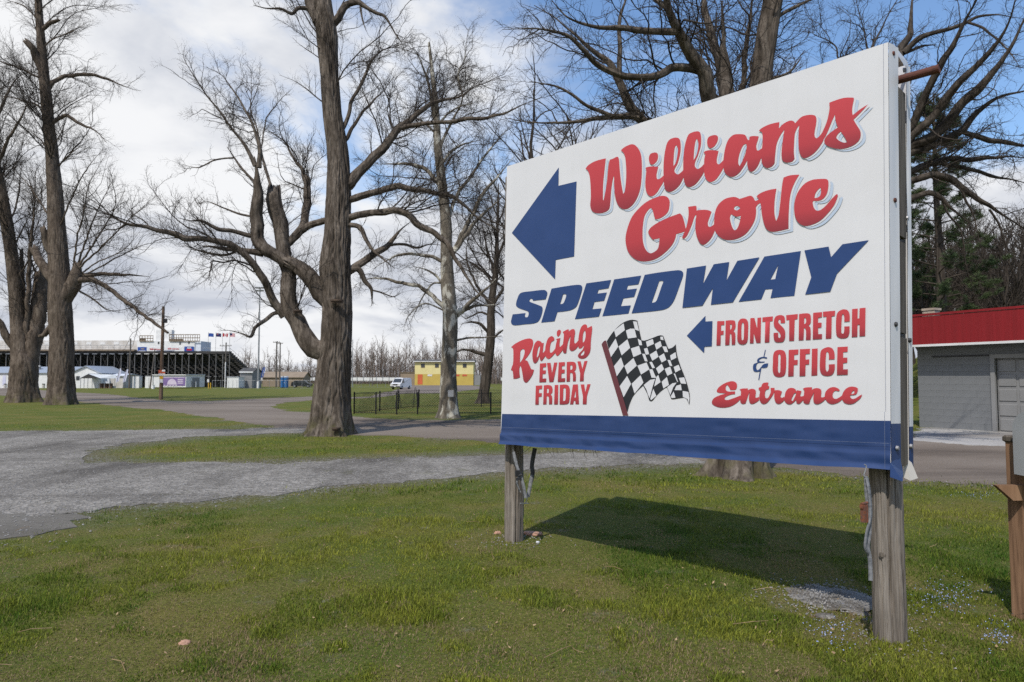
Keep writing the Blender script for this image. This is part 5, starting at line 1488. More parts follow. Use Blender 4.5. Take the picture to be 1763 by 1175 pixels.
g = np.random.default_rng(77)
protos = [far_tree(100 + k, 12.0, sp_, m, dens=dn) for k, (sp_, m, dn) in enumerate(((.42, 'twig_hazed', 1.0), (.34, 'twig_hazed', 1.0), (.50, 'twig_hazed', .9), (.30, 'twig_hazed', 1.1), (.42, 'twig', 1.25), (.36, 'twig', 1.1), (.5, 'twig', 1.2)))]
used = set()


def place_far(k, x, y, s, label, group):
    o = protos[k]
    if k in used:
        o = dup(o)
    used.add(k)
    o.location = (x, y, float(gz(x, y))); o.rotation_euler = (0, 0, g.uniform(0, 6.28)); o.scale = (s * g.uniform(.85, 1.2),) * 2 + (s,)
    BASE[o.name] = np.array(o.location)
    tag(o, label, 'tree', group)
    return o


FAR = 'haze-pale bare tree in the distant row along the horizon'
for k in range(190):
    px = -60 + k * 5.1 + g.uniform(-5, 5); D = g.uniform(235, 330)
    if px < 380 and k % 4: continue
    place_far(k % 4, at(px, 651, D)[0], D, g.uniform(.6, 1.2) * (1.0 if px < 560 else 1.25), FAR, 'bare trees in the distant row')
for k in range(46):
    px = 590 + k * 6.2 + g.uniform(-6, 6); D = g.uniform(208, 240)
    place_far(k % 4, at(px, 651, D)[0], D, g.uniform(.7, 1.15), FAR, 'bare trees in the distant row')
# the brushy undergrowth of that far wood: nobody could count its stems
n = 8500; D = g.uniform(232, 300, n); px = g.uniform(380, 960, n); bx_ = (px - 881.5) / 1175 * D
hh = g.uniform(1.0, 7.5, n) ** 1.0 * (.6 + .6 * vnoise(bx_, D, 9.0, 3)); lean_ = g.normal(0, .22, (n, 2)); P = np.stack([bx_, D, np.full(n, -.6)], -1)
P = np.stack([P, P + np.stack([lean_[:, 0] * hh * .4, lean_[:, 1] * hh * .4, hh * .5], -1), P + np.stack([lean_[:, 0] * hh, lean_[:, 1] * hh, hh], -1)], 1)
V, f = tubes(P, np.repeat(np.array([[.045, .035, .02]]), n, 0), 3)
tag(raw('brushwood', V, f, M['twig_hazed']), 'dense grey-brown brush at the foot of the distant bare trees', 'brush', kind='stuff')
WOOD = 'bare grey-brown tree in the wood on the slope behind the grey building'
for k in range(110):
    D = g.uniform(34, 80); px = g.uniform(1480, 1870)
    place_far(4 + k % 3, at(px, 651, D)[0], D, g.uniform(.55, .85), WOOD, 'bare trees in the wood on the slope')
BEH = 'thin bare tree showing between branches above the top edge of the sign'
for k in range(16):
    D = g.uniform(30, 52); px = 905 + k * 36 + g.uniform(-14, 14)
    place_far((4, 0, 5, 6)[k % 4], at(px, 651, D)[0], D, g.uniform(1.05, 1.5), BEH, 'thin bare trees behind the sign')
for k in range(4):
    if k not in used: place_far(k, 40 + k * 5, 80, .8, WOOD, 'bare trees in the wood on the slope')


def pine(px, D, H, label, seed, zscale=1.0):
    g = np.random.default_rng(seed); x = at(px, 651, D)[0]; zb = float(gz(x, D)); root = thing('pine_tree', (x, D, zb), label, 'tree', 'evergreens behind the grey building')
    P = np.array([[x, D, zb - .2], [x + .1, D, zb + H * .4], [x, D, zb + H * .75], [x + .05, D, zb + H]]); V, f, tf = big_tube(P, np.array([.26, .19, .10, .02]), 14, seed, .05, .1, zb, .3)
    raw('trunk', V, [f, tf], M['bark_dark'], parent=root, smooth=True)
    BP = []; BR = []; tips = []
    nb = 70
    for k in range(nb):
        h = .20 + .78 * (k / nb); L = (2.9 * (1 - h) ** .75 + .35) * g.uniform(.65, 1.15); a = k * 2.4 + g.normal(0, .3)
        p = np.array([x, D, zb + H * h]); pts = [p]; d = np.array([math.cos(a), math.sin(a), .12 + .4 * h])
        for j in range(6):
            d = d + np.array([g.normal(0, .08), g.normal(0, .08), -.05 + .05 * j * .6]); p = p + d / np.linalg.norm(d) * L / 6; pts.append(p)
        BP.append(pts); BR.append(np.linspace(.04, .008, 7))
    BP = np.array(BP); BR = np.array(BR); V, f = tubes(BP, BR, 4); raw('branches', V, f, M['bark_dark'], parent=root)['kind'] = 'stuff'
    q = grow(BP, BR, np.full(nb, 2.0), g, .11, .42, .3, (.3, .95), (20, 70), .12, 4, .14, .01, .004)
    ends = np.concatenate([q[0][:, 1:].reshape(-1, 3), BP[:, 5:].reshape(-1, 3)])
    K = 34; c = np.repeat(ends, K, 0) + g.normal(0, .035, (len(ends) * K, 3)); d = g.normal(size=c.shape); d[:, 2] = np.abs(d[:, 2]) * .6 + .15; d /= np.linalg.norm(d, axis=1, keepdims=True)
    L = g.uniform(.11, .22, len(c))[:, None]; w = np.cross(d, g.normal(size=c.shape)); w /= np.linalg.norm(w, axis=1, keepdims=True)
    V = np.stack([c - w * .009, c + w * .009, c + d * L], 1).reshape(-1, 3)
    o = raw('needles', V, np.arange(len(V)).reshape(-1, 3), M['needles'], parent=root); o['kind'] = 'stuff'
    return root


pine(1622, 31, 14.6, 'tall dark pine tree rising behind the left end of the grey building', 5)
pine(1560, 38, 13.5, 'dark pine tree half hidden by the right edge of the sign', 9)
# ------------------------------------------------------------------ grandstand (seen from behind)
def gx(px, D): return at(px, 651, D)[0]
def pz(py, D, px=881): return at(px, py, D)[2]


D0, D1 = 150.0, 165.0
x_l, x_r = gx(-60, D0), gx(395, D0)
zb = -.5; zt = pz(607.5, D0); zf = 2.0
stand = thing('grandstand', ((x_l + x_r) / 2, D0, zb), 'long dark grandstand seen from behind, with a white press box on its top row', 'grandstand')
NP = 40
pxs = np.linspace(x_l, x_r, NP)
pst = None
for i, x in enumerate(pxs):
    b = MB(); b.bar((x, D0 - .12, zb), (x, D0 - .12, zt), .085, 6); b.build('post', M['post_grey'], stand)
    b = MB(); b.plank((x, D0 + .1, zt - .25), (x, D1, zf), .42, .16); b.build('raker', M['black_steel'], stand)
    if i % 2 == 0 and i + 1 < NP:
        b = MB()
        b.bar((x, D0 + .15, zt * .45), (pxs[i + 1], D0 + .15, zt - .5), .05, 5); b.bar((x, D0 + .15, zt - .5), (pxs[i + 1], D0 + .15, zt * .45), .05, 5)
        b.bar((x, D0 + .2, zt * .5), (x, D0 + 9, zt * .25), .05, 5)
        b.build('brace', M['black_steel'], stand)
for k in range(15):
    t = k / 14; y = D0 + t * (D1 - D0); z = zt + t * (zf - zt) + .28
    b = MB(); b.box(((x_l + x_r) / 2, y, z), (x_r - x_l + .4, .62, .06)); b.box(((x_l + x_r) / 2, y + .45, z - .18), (x_r - x_l + .4, .06, .34)); b.build('seat_row', M['seat_dark'], stand)
b = MB(); b.box(((x_l + x_r) / 2, D1 + .4, .6), (x_r - x_l, .2, 2.6)); b.build('front_wall', M['seat_dark'], stand)
b = MB(); b.box(((x_l + x_r) / 2, D0 - .25, zt - .05), (x_r - x_l, .10, .30)); b.build('edge_beam', M['black_steel'], stand)
b = MB()
for k, xq in enumerate(np.arange(x_l, gx(352, D0), 1.9)): b.box((xq, D0 - .36, zt - .28), (1.1, .08, .16))
b.build('light_strip', M['white_dirty'], stand)
for x in pxs[::3]:
    if x > gx(345, D0):
        b = MB(); b.bar((x, D0, zt), (x, D0, zt + 1.0), .03, 5); b.build('rail_post', M['galv'], stand)
b = MB(); b.bar((gx(345, D0), D0, zt + 1.0), (x_r, D0, zt + 1.0), .025, 5); b.bar((x_r, D0, zt + 1.0), (x_r, D1, zf + 1.4), .03, 5)
for t in (.2, .4, .6, .8, 1): b.bar((x_r, D0 + t * 15, zt + t * (zf - zt)), (x_r, D0 + t * 15, zt + t * (zf - zt) + 1.1), .03, 5)
b.build('railing', M['galv'], stand)
# press box
Dp = 151.0
pb = MB(); xa, xb, xc = gx(-60, Dp), gx(238, Dp), gx(337, Dp)
z0 = zt + .35
pb.box(((xa + xb) / 2, Dp + 2.2, (z0 + pz(586.5, Dp)) / 2), (xb - xa, 4, pz(586.5, Dp) - z0))
pb.build('press_box_wing', M['white_dirty'], stand)
pb = MB(); pb.box(((xb + xc) / 2 + .01, Dp + 1.6, (z0 + pz(588, Dp)) / 2), (xc - xb, 5, pz(588, Dp) - z0)); px_ = pb.build('press_box', M['white_paint'], stand)
pb = MB(); pb.box((xc + .65, Dp + 1.8, (z0 + pz(588, Dp)) / 2), (1.25, 5, pz(588, Dp) - z0)); pb.build('press_box_end', M['canvas'], stand)
pb = MB(); pb.box(((gx(267, Dp) + gx(294, Dp)) / 2, Dp + .5, (pz(588, Dp) + pz(568.5, Dp)) / 2), (gx(294, Dp) - gx(267, Dp), 1.2, pz(568.5, Dp) - pz(588, Dp) - .01)); pb.build('tower', M['white_paint'], stand)
pb = MB(); pb.box(((xa + xb) / 2, Dp - .9, z0 + .15), (xb - xa, 2.0, .34)); pb.build('walkway_edge', M['beam_brown'], stand)
for (q0, q1, y0, y1) in ((243, 266, 579, 588), (294, 346, 577, 588)):
    b = MB(); n = int((q1 - q0) / 4)
    for k in range(n + 1):
        x = gx(q0 + (q1 - q0) * k / n, Dp); b.bar((x, Dp - 1.1, pz(y1, Dp)), (x, Dp - 1.1, pz(y0, Dp)), .06, 5)
    for yy in (y0, (y0 + y1) / 2, y1): b.box(((gx(q0, Dp) + gx(q1, Dp)) / 2, Dp - 1.1, pz(yy, Dp)), (gx(q1, Dp) - gx(q0, Dp) + .1, .1, .16))
    b.box(((gx(q0, Dp) + gx(q0 + (q1 - q0) * .45, Dp)) / 2, Dp - 1.0, pz(y1 - 2, Dp)), (gx(q0 + (q1 - q0) * .45, Dp) - gx(q0, Dp), .06, .5))
    b.build('roof_railing', M['beam_brown'], stand)
b = MB(); n = 30
for k in range(n + 1):
    x = xa + (gx(233, Dp) - xa) * k / n; b.bar((x, Dp - 1.85, z0 + .3), (x, Dp - 1.85, z0 + 1.2), .025, 4)
b.bar((xa, Dp - 1.85, z0 + 1.2), (gx(233, Dp), Dp - 1.85, z0 + 1.2), .03, 4); b.bar((xa, Dp - 1.85, z0 + .75), (gx(233, Dp), Dp - 1.85, z0 + .75), .02, 4)
b.build('walkway_railing', M['galv'], stand)
for q, y in ((312, 592), (327, 590.5), (275, 591)):
    b = MB(); b.box((gx(q, Dp), Dp - .93, pz(y, Dp)), (.32, .08, .5)); b.build('window', M['glass'], stand)
for q in np.arange(30, 235, 24):
    b = MB(); b.box((gx(q, Dp), Dp + .18, pz(591.5, Dp)), (1.1, .05, .55)); b.build('window', M['white_paint'], stand)
# printed banner on the press box
Db = Dp - .96
bn = MB(); zA, zB = pz(606, Db), pz(598, Db)
bn.box(((gx(236, Db) + gx(332, Db)) / 2, Db, (zA + zB) / 2), (gx(332, Db) - gx(236, Db), .05, zB - zA))
ban = tag(bn.build('press_box_banner', M['sign_white'], base=(gx(284, Db), Db, zA)), 'long white banner with a red script title between two blue panels, on the press box', 'banner')


def plate(parent, name, q0, q1, y0, y1, D, mat, label=None):
    b = MB(); b.box(((gx(q0, D) + gx(q1, D)) / 2, D, (pz(y0, D) + pz(y1, D)) / 2), (gx(q1, D) - gx(q0, D), .02, abs(pz(y0, D) - pz(y1, D))))
    o = b.build(name, M[mat], parent)
    if label: o['label'] = label
    return o


plate(ban, 'panel', 235.5, 251, 597.8, 606, Db - .04, 'blue_flag'); plate(ban, 'panel_print', 237, 249.5, 604, 605.5, Db - .06, 'sign_white'); plate(ban, 'panel_print', 241, 247, 600, 602, Db - .06, 'tan')
plate(ban, 'panel', 316, 332.5, 597, 606.3, Db - .04, 'blue_flag'); plate(ban, 'panel_print', 321, 328, 598.6, 600.4, Db - .06, 'sign_white'); plate(ban, 'panel_print', 320, 329, 601, 603.8, Db - .06, 'red_flag')


def mini(x0, z0m, sc, D):
    return lambda x, y, z: np.array([x0 + x * sc, D - z, z0m + y * sc])


# the same words, one line: Williams, Grove, with SPEEDWAY below
k1 = .92; print_word('williams', M['ink_red'], .06, 'lettering', 'red script word Williams', ban, blend=True, place=lambda x, y, z: np.array([gx(256, Db) + (x - 1.0) * 1.55 * k1, Db - z, zA + .42 + (y - 1.95 - .012 * 0) * .72 - (x - 1.0) * .06]))
print_word('grove', M['ink_red'], .06, 'lettering', 'red script word Grove', ban, blend=True, place=lambda x, y, z: np.array([gx(286, Db) + (x - 1.3) * 1.7 * k1, Db - z, zA + .46 + (y - 1.45) * .78 - (x - 1.3) * .05]))
print_word('speedway', M['ink_blue'], .06, 'lettering', 'blue word SPEEDWAY', ban, place=lambda x, y, z: np.array([gx(266, Db) + x * 1.35, Db - z, zA + .06 + (y - .95) * .5]))

# flags on the far corner
for i, (q, mats) in enumerate(((359, ('blue_flag',)), (372, ('navy_flag', 'red_flag', 'white_flag')), (383.5, ('red_flag', 'white_flag')), (396, ('red_flag', 'white_flag', 'navy_flag')))):
    D = 151.5; x = gx(q - 2, D); zt2 = pz(574, D)
    lab = ('plain blue flag on its pole, leftmost of the row over the stand', 'dark blue flag with a red and white corner on its pole', 'red and white flag with a red leaf shape on its pole', 'striped red and white flag with a dark corner, rightmost of the row')[i]
    fl = thing('flag', (x, D, zt), lab, 'flag', 'flags over the grandstand')
    b = MB(); b.bar((x, D, zt - .2), (x, D, zt2 + .2), .035, 6); b.build('pole', M['galv'], fl)
    W_, H_ = 1.15, .78
    def cloth(u0, u1, v0, v1, mat, nm, dn=0.0):
        us = np.linspace(u0, u1, 8); V = []
        for v in (v0, v1):
            for u in us: V.append((x + .04 + u * W_, D + .10 * math.sin(u * 6) - dn, zt2 - H_ + v * H_ - .10 * u * u))
        f = [(k, k + 1, k + 9, k + 8) for k in range(7)]
        raw(nm, np.array(V), np.array(f), M[mat], parent=fl)
    if i == 0: cloth(0, 1, 0, 1, 'blue_flag', 'cloth')
    if i == 1:
        cloth(0, 1, 0, 1, 'navy_flag', 'cloth'); cloth(0, .5, .72, .78, 'white_flag', 'cross_print', .02); cloth(.2, .3, .5, 1, 'red_flag', 'cross_print', .03)
    if i == 2:
        cloth(0, .27, 0, 1, 'red_flag', 'cloth'); cloth(.27, .73, 0, 1, 'white_flag', 'cloth'); cloth(.73, 1, 0, 1, 'red_flag', 'cloth'); cloth(.4, .6, .3, .7, 'red_flag', 'leaf_print', .02)
    if i == 3:
        for k in range(7): cloth(0, 1, k / 7, (k + 1) / 7, 'red_flag' if k % 2 == 0 else 'white_flag', 'stripe')
        cloth(0, .42, 3 / 7, 1, 'navy_flag', 'canton', .02)

# ------------------------------------------------------------------ low buildings and tents before the stand
def gabled(name, q0, q1, D, depth, eave, ridge, mw, mr, label, gable=False, base=-.5, parts=None, cat='building', over=.3):
    x0, x1 = gx(q0, D), gx(q1, D)
    t = thing(name, ((x0 + x1) / 2, D, base), label, cat)
    b = MB()
    if gable:
        xm = (x0 + x1) / 2
        b.prism([(x0, D, base), (x1, D, base), (x1, D, eave), (xm, D, ridge), (x0, D, eave)], depth, (0, 1, 0)); b.build('wall', M[mw], t)
        r = MB()
        for xa_, xb_ in ((x0 - over, xm), (x1 + over, xm)):
            za = eave - over * (ridge - eave) / (xm - x0)
            r.prism([(xa_, D - over, za + .02), (xb_, D - over, ridge + .02), (xb_, D - over, ridge + .16), (xa_, D - over, za + .16)], depth + 2 * over, (0, 1, 0))
        r.build('roof', M[mr], t)
    else:
        ym = D + depth / 2
        b.prism([(x0, D, base), (x0, D, eave), (x0, ym, ridge), (x0, D + depth, eave), (x0, D + depth, base)], x1 - x0, (1, 0, 0)); b.build('wall', M[mw], t)
        r = MB()
        for ya, yb in ((D - over, ym), (D + depth + over, ym)):
            za = eave - over * (ridge - eave) / (ym - D)
            r.prism([(x0 - over, ya, za + .02), (x0 - over, yb, ridge + .02), (x0 - over, yb, ridge + .16), (x0 - over, ya, za + .16)], x1 - x0 + 2 * over, (1, 0, 0))
        r.build('roof', M[mr], t)
    return t


DB = 141.0
lb = gabled('low_building', -40, 118, DB, 8, pz(642.5, DB), pz(633, DB + 4), 'white_paint', 'roof_metal', 'long low white building with a pale metal roof behind the left trees')
plate(lb, 'door', 4.5, 10, 647, 664, DB - .04, 'lilac_flag')
b = MB(); c = at(68, 634, DB + 2); b.bar(c - np.array([0, 0, .6]), c + np.array([0, 0, .25]), .28, 10); b.bar(c + np.array([0, 0, .25]), c + np.array([0, 0, .55]), .42, 12, .2); b.build('roof_vent', M['galv'], lb)
for q in (9, 75):
    c = at(q, 663, DB - 1.2); t = thing('trash_can', (c[0], c[1], -.5), 'white trash can with a dark lid by the low white building' if q > 50 else 'pale trash can by the grey door of the low white building', 'trash can', 'trash cans by the white building')
    b = MB(); b.bar((c[0], c[1], -.5), (c[0], c[1], .25), .26, 12, .29); b.build('can', M['white_dirty'], t)
    b = MB(); b.bar((c[0], c[1], .25), (c[0], c[1], .42), .31, 12, .22); b.build('lid', M['dark_plastic'], t)
gb = gabled('gabled_hall', 122, 174, DB - 1, 9, pz(643, DB), pz(631.5, DB), 'white_paint', 'roof_metal', 'white gabled hall behind the right of the twin trees', True)
plate(gb, 'window', 131, 137, 648, 655, DB - 1.04, 'glass')
gb2 = gabled('long_shed', 172, 212, DB + 1, 6, pz(648, DB), pz(645, DB + 3), 'white_dirty', 'canvas', 'low white shed running on behind the tent and feather flags')
# tent
t = thing('canopy_tent', (gx(160, 137), 137, -.5), 'white peaked canopy tent with a dark open gable', 'tent')
D = 136.0; q0, q1, qm = 137, 172, 152
b = MB(); b.prism([(gx(q0, D), D, pz(651.5, D)), (gx(q1, D), D, pz(651.5, D)), (gx(qm, D), D, pz(644.5, D))], .08, (0, 1, 0)); b.build('gable', M['black_steel'], t)
b = MB()
b.prism([(gx(qm, D), D, pz(644, D)), (gx(196, D), D + .5, pz(645.5, D)), (gx(199, D), D + .5, pz(652, D)), (gx(q1, D), D, pz(651.5, D))], .08, (0, 1, 0))
b.prism([(gx(qm, D), D, pz(644, D)), (gx(q0, D), D, pz(651.8, D)), (gx(q0, D), D + 5, pz(651.8, D)), (gx(qm, D), D + 5, pz(644, D))], .06, (0, 0, 1))
b.build('canvas_roof', M['canvas'], t)
for q in (138, 144, 150.5, 158, 163, 171, 179, 188, 197):
    b = MB(); b.bar((gx(q, D), D + .2, -.5), (gx(q, D), D + .2, pz(651, D)), .05, 6); b.build('pole', M['galv'], t)
b = MB(); b.box((gx(151, D), D + 4.9, .5), (gx(165, D) - gx(137, D), .05, 1.9)); b.build('side_wall', M['canvas'], t)
b = MB()
for q in (167, 175, 183): b.box((gx(q, D), D + 1.5, .0), (.7, .5, 1.0))
b.build('counter', M['brown_panel'], t)
for q, y0, sd in ((203, 634.5, 0), (215, 636, 1)):
    D = 134.0; fl = thing('feather_flag', (gx(q - 1.5, D), D, -.5), ('pale lilac feather flag nearer the tent' if sd == 0 else 'pale lilac feather flag nearer the wooden pole'), 'flag', 'pale feather flags by the tent')
    b = MB(); b.bar((gx(q - 3.5, D), D, -.5), (gx(q + 2.5, D), D, pz(y0, D)), .03, 6); b.build('pole', M['galv'], fl)
    pts = [(gx(q - 3.6, D), pz(659, D)), (gx(q + 1.2, D), pz(657, D)), (gx(q + 4.2, D), pz(645, D)), (gx(q + 5.2, D), pz(637.5, D)), (gx(q + 4.6, D), pz(y0, D)), (gx(q + 2.8, D), pz(y0 + .6, D)), (gx(q + .5, D), pz(641, D)), (gx(q - 2.6, D), pz(652, D))]
    b = MB(); b.prism([(x, D + .03, z) for x, z in pts], .02, (0, 1, 0)); b.build('cloth', M['lilac_flag'], fl)
for q0, q1, lab in ((228.5, 239.5, 'white storage box left of the leaning pole'), (250, 263, 'white storage box just left of the white booth')):
    D = 139.; t = thing('storage_box', (gx((q0 + q1) / 2, D), D, -.5), lab, 'storage box', 'white boxes under the stand')
    x0, x1 = gx(q0, D), gx(q1, D); zt3 = pz(648, D)
    b = MB(); b.box(((x0 + x1) / 2, D + .6, (zt3 - .5) / 2), (x1 - x0, 1.2, zt3 + .5), bevel=.03); b.build('body', M['white_paint'], t)
    b = MB(); b.box(((x0 + x1) / 2, D - .02, (zt3 - .5) / 2), (.04, .03, zt3 + .3)); b.box(((x0 + x1) / 2, D + .6, zt3 + .04), (x1 - x0 + .1, 1.3, .08)); b.build('trim', M['galv'], t)
# ticket booth with the mural
D = 137.0
bt = thing('ticket_booth', (gx(300, D), D, -.5), 'white flat-roofed booth with a purple mural on its front and a grey doorway', 'booth')
x0, x1, x2 = gx(264.5, D), gx(320.5, D), gx(352.5, D + 4); ztb = pz(646.5, D); zb2 = pz(667, D)
b = MB(); b.prism([(x0, D, zb2), (x1, D, zb2), (x2, D + 4, zb2), (x2 - 6, D + 7, zb2), (x0, D + 5, zb2)], ztb - zb2, (0, 0, 1)); b.build('wall', M['white_paint'], bt)
b = MB(); b.prism([(x0 - .2, D - .25, ztb), (x1 + .1, D - .25, ztb), (x2 + .2, D + 3.8, ztb), (x2 - 6, D + 7.2, ztb), (x0 - .2, D + 5.2, ztb)], .16, (0, 0, 1)); b.build('roof', M['white_paint'], bt)
plate(bt, 'mural', 280.5, 319, 649.5, 664.5, D - .05, 'purple')
mur = MB(); cx0, cz0 = gx(296.5, D), pz(662.5, D)
pts = [(cx0 + .95 * math.cos(a), D - .075, cz0 + 1.15 * math.sin(a)) for a in np.linspace(0, math.pi, 18)]; mur.prism(pts, .01, (0, 1, 0))
for k, (q, y) in enumerate(((309, 654), (309, 657), (309, 660))): mur.box((gx(q + 2, D), D - .07, pz(y, D)), (1.1, .01, .2))
for q in (284, 289, 294, 299, 304): mur.box((gx(q, D), D - .08, pz(664, D)), (.4, .01, .18))
mur.box((gx(300, D), D - .07, pz(650.3, D)), (4.2, .01, .12))
mur.build('mural_print', M['lilac'], bt)
dx_, dy_ = (x2 - x1), 4.0; Ls = math.hypot(dx_, dy_); ux, uy = dx_ / Ls, dy_ / Ls
def side_box(s0, s1, za, zb_, mat, nm, o=.04):
    b = MB(); sm = (s0 + s1) / 2; b.box((x1 + ux * sm + uy * o, D + uy * sm - ux * o, (za + zb_) / 2), (s1 - s0, .06, zb_ - za), rz=math.atan2(uy, ux)); b.build(nm, M[mat], bt)
side_box(Ls * .28, Ls * .70, zb2, ztb - .45, 'grey_door', 'doorway'); side_box(Ls * .26, Ls * .30, ztb - 1.25, ztb - .6, 'white_paint', 'notice', .09)
side_box(Ls * .42, Ls * .46, zb2, zb2 + 1.1, 'white_paint', 'rail_post', .5)
c = at(263.5, 668, 131); t = thing('barrel', (c[0], 131, -.5), 'small white barrel on the grass by the booth corner', 'barrel')
b = MB(); b.bar((c[0], 131, -.5), (c[0], 131, .22), .27, 14, .25); b.build('drum', M['white_paint'], t); b = MB(); b.bar((c[0], 131, .22), (c[0], 131, .27), .28, 14); b.build('rim', M['galv'], t)
for q, lab in ((359, 'yellow guard post nearer the booth'), (362.5, 'yellow guard post nearer the white shed')):
    c = at(q, 667, 134); t = thing('bollard', (c[0], 134, -.5), lab, 'bollard', 'yellow guard posts')
    b = MB(); b.bar((c[0], 134, -.5), (c[0], 134, .62), .09, 10); b.bar((c[0], 134, .62), (c[0], 134, .68), .09, 10, .04); b.build('post', M['sign_yellow'], t)
c = at(358.5, 660, 136); t = thing('notice_sign', (c[0], 136, -.5), 'small white notice on a post by the yellow guard posts', 'sign')
b = MB(); b.bar((c[0], 136, -.5), (c[0], 136, 1.2), .05, 6); b.build('post', M['galv'], t); b = MB(); b.box((c[0], 135.93, 1.05), (.4, .03, .6)); b.build('board', M['sign_white'], t)
# white shed
D = 136.; sh = thing('white_shed', (gx(406, D), D, -.5), 'plain white boxy shed with a bluish shaded end, right of the booth', 'shed')
x0, x1, x2 = gx(391, D), gx(411, D), gx(421, D + 3); zt3 = pz(650, D); zb2 = pz(668, D)
b = MB(); b.prism([(x0, D, zb2), (x1, D, zb2), (x2, D + 3, zb2), (x0 + .6, D + 3, zb2)], zt3 - zb2, (0, 0, 1)); b.build('wall', M['white_paint'], sh)
b = MB(); b.prism([(x0 - .1, D - .1, zt3), (x1 + .05, D - .1, zt3), (x2 + .1, D + 3, zt3), (x0 + .6, D + 3.1, zt3)], .10, (0, 0, 1)); b.build('roof', M['canvas'], sh)
b = MB(); b.box(((x0 + x1) / 2, D - .02, .3), (.04, .03, 1.5)); b.build('door_joint', M['galv'], sh)
hs = gabled('small_house', 413, 434, 139.5, 5, pz(641, 139.5), pz(635, 142), 'grey_door', 'seat_dark', 'small grey house with a dark roof behind the white shed')
plate(hs, 'fascia', 411.5, 435.5, 640, 642, 139.5 - .4, 'white_paint')
wl2 = gabled('long_low_house', 452, 522, 165, 6, pz(650, 165), pz(641.5, 168), 'tan', 'tan', 'long low tan-roofed building behind the utility poles')
# long white trackside wall on the right
for q0, q1, D, lab in ((604, 692, 185, 'long white trackside wall left of the yellow building'), (862, 905, 175, 'white trackside wall right of the yellow building'), (448, 560, 172, 'white trackside wall behind the blue toilet')):
    x0, x1 = gx(q0, D), gx(q1, D); n = max(4, int((x1 - x0) / 1.6))
    t = thing('track_wall', ((x0 + x1) / 2, D, -.5), lab, 'wall', 'white trackside walls')
    b = MB(); b.box(((x0 + x1) / 2, D, pz(653, D)), (x1 - x0, .3, pz(650.5, D) - pz(656, D))); b.build('wall', M['white_paint'], t)
    b = MB()
    for k in range(n + 1): b.bar((x0 + (x1 - x0) * k / n, D - .25, pz(656, D)), (x0 + (x1 - x0) * k / n, D - .25, pz(648.5, D)), .07, 5)
    b.build('wall_posts', M['galv'], t)['kind'] = 'stuff'
# yellow building
D = 195.
x0, x1 = gx(714, D), gx(815, D); zg = -.5; z1 = pz(644.5, D); z2 = pz(623.5, D)
yb = thing('yellow_building', ((x0 + x1) / 2, D, zg), 'two-tone yellow two-storey building with an orange-red door', 'building')
b = MB(); b.box(((x0 + x1) / 2, D + 4, (zg + z1) / 2), (x1 - x0, 8, z1 - zg)); b.build('lower_wall', M['yellow'], yb)
b = MB(); b.box(((x0 + x1) / 2, D + 4, (z2 + z1) / 2 + .005), (x1 - x0 - .02, 7.98, z2 - z1)); b.build('upper_wall', M['yellow_pale'], yb)
b = MB(); b.prism([(x0 - .4, D - .6, z2 + .02), (x0 - .4, D - .6, z2 + .28), (x0 - .4, D + 4, z2 + .75), (x0 - .4, D + 8.4, z2 + .28), (x0 - .4, D + 8.4, z2 + .02)], x1 - x0 + .8, (1, 0, 0)); b.build('roof', M['seat_dark'], yb)
b = MB(); b.box(((x0 + x1) / 2, D - .64, z2 + .12), (x1 - x0 + .9, .06, .22)); b.build('gutter', M['white_paint'], yb)
for q in (728, 752, 777, 800):
    o = plate(yb, 'window', q - 3.2, q + 3.2, 626.5, 632.5, D - .03, 'glass'); plate(o, 'frame', q - 3.6, q + 3.6, 632.5, 633.3, D - .06, 'beam_brown')
o = plate(yb, 'door', 719, 727.5, 645, 662, D - .04, 'orange_door')
for q in (740, 787, 800): plate(yb, 'sign_board', q - 4, q + 4, 645, 648, D - .05, 'orange_sign' if q > 760 else 'sign_white')
b = MB(); b.box((gx(820, D), D + 3, .8), (2.2, 5, 3.2)); b.build('annex', M['grey_door'], yb)
b = MB(); b.box((gx(702, 197), 199, (pz(642, 197) - .5) / 2), (gx(715, 197) - gx(690, 197), 4, pz(642, 197) + .5)); o = tag(b.build('tan_shed', M['tan'], base=(gx(702, 197), 199, -.5)), 'low tan shed joined to the left of the yellow building', 'shed')
rb = MB(); rb.box((gx(702, 197), 199, pz(642, 197) + .1), (gx(716, 197) - gx(689, 197), 4.4, .2)); rb.build('roof', M['beam_brown'], o)

# ------------------------------------------------------------------ van and car
def wheel(parent, x, y, r=.34, w=.24):
    b = MB(); b.bar((x, y - w / 2, r), (x, y + w / 2, r), r, 18); o = b.build('wheel', M['rubber'], parent, local=True); 
    h = MB(); s = -1 if y < 0 else 1; h.bar((x, y + s * w / 2, r), (x, y + s * (w / 2 + .02), r), r * .55, 12); h.build('rim', M['galv'], o, local=True); return o


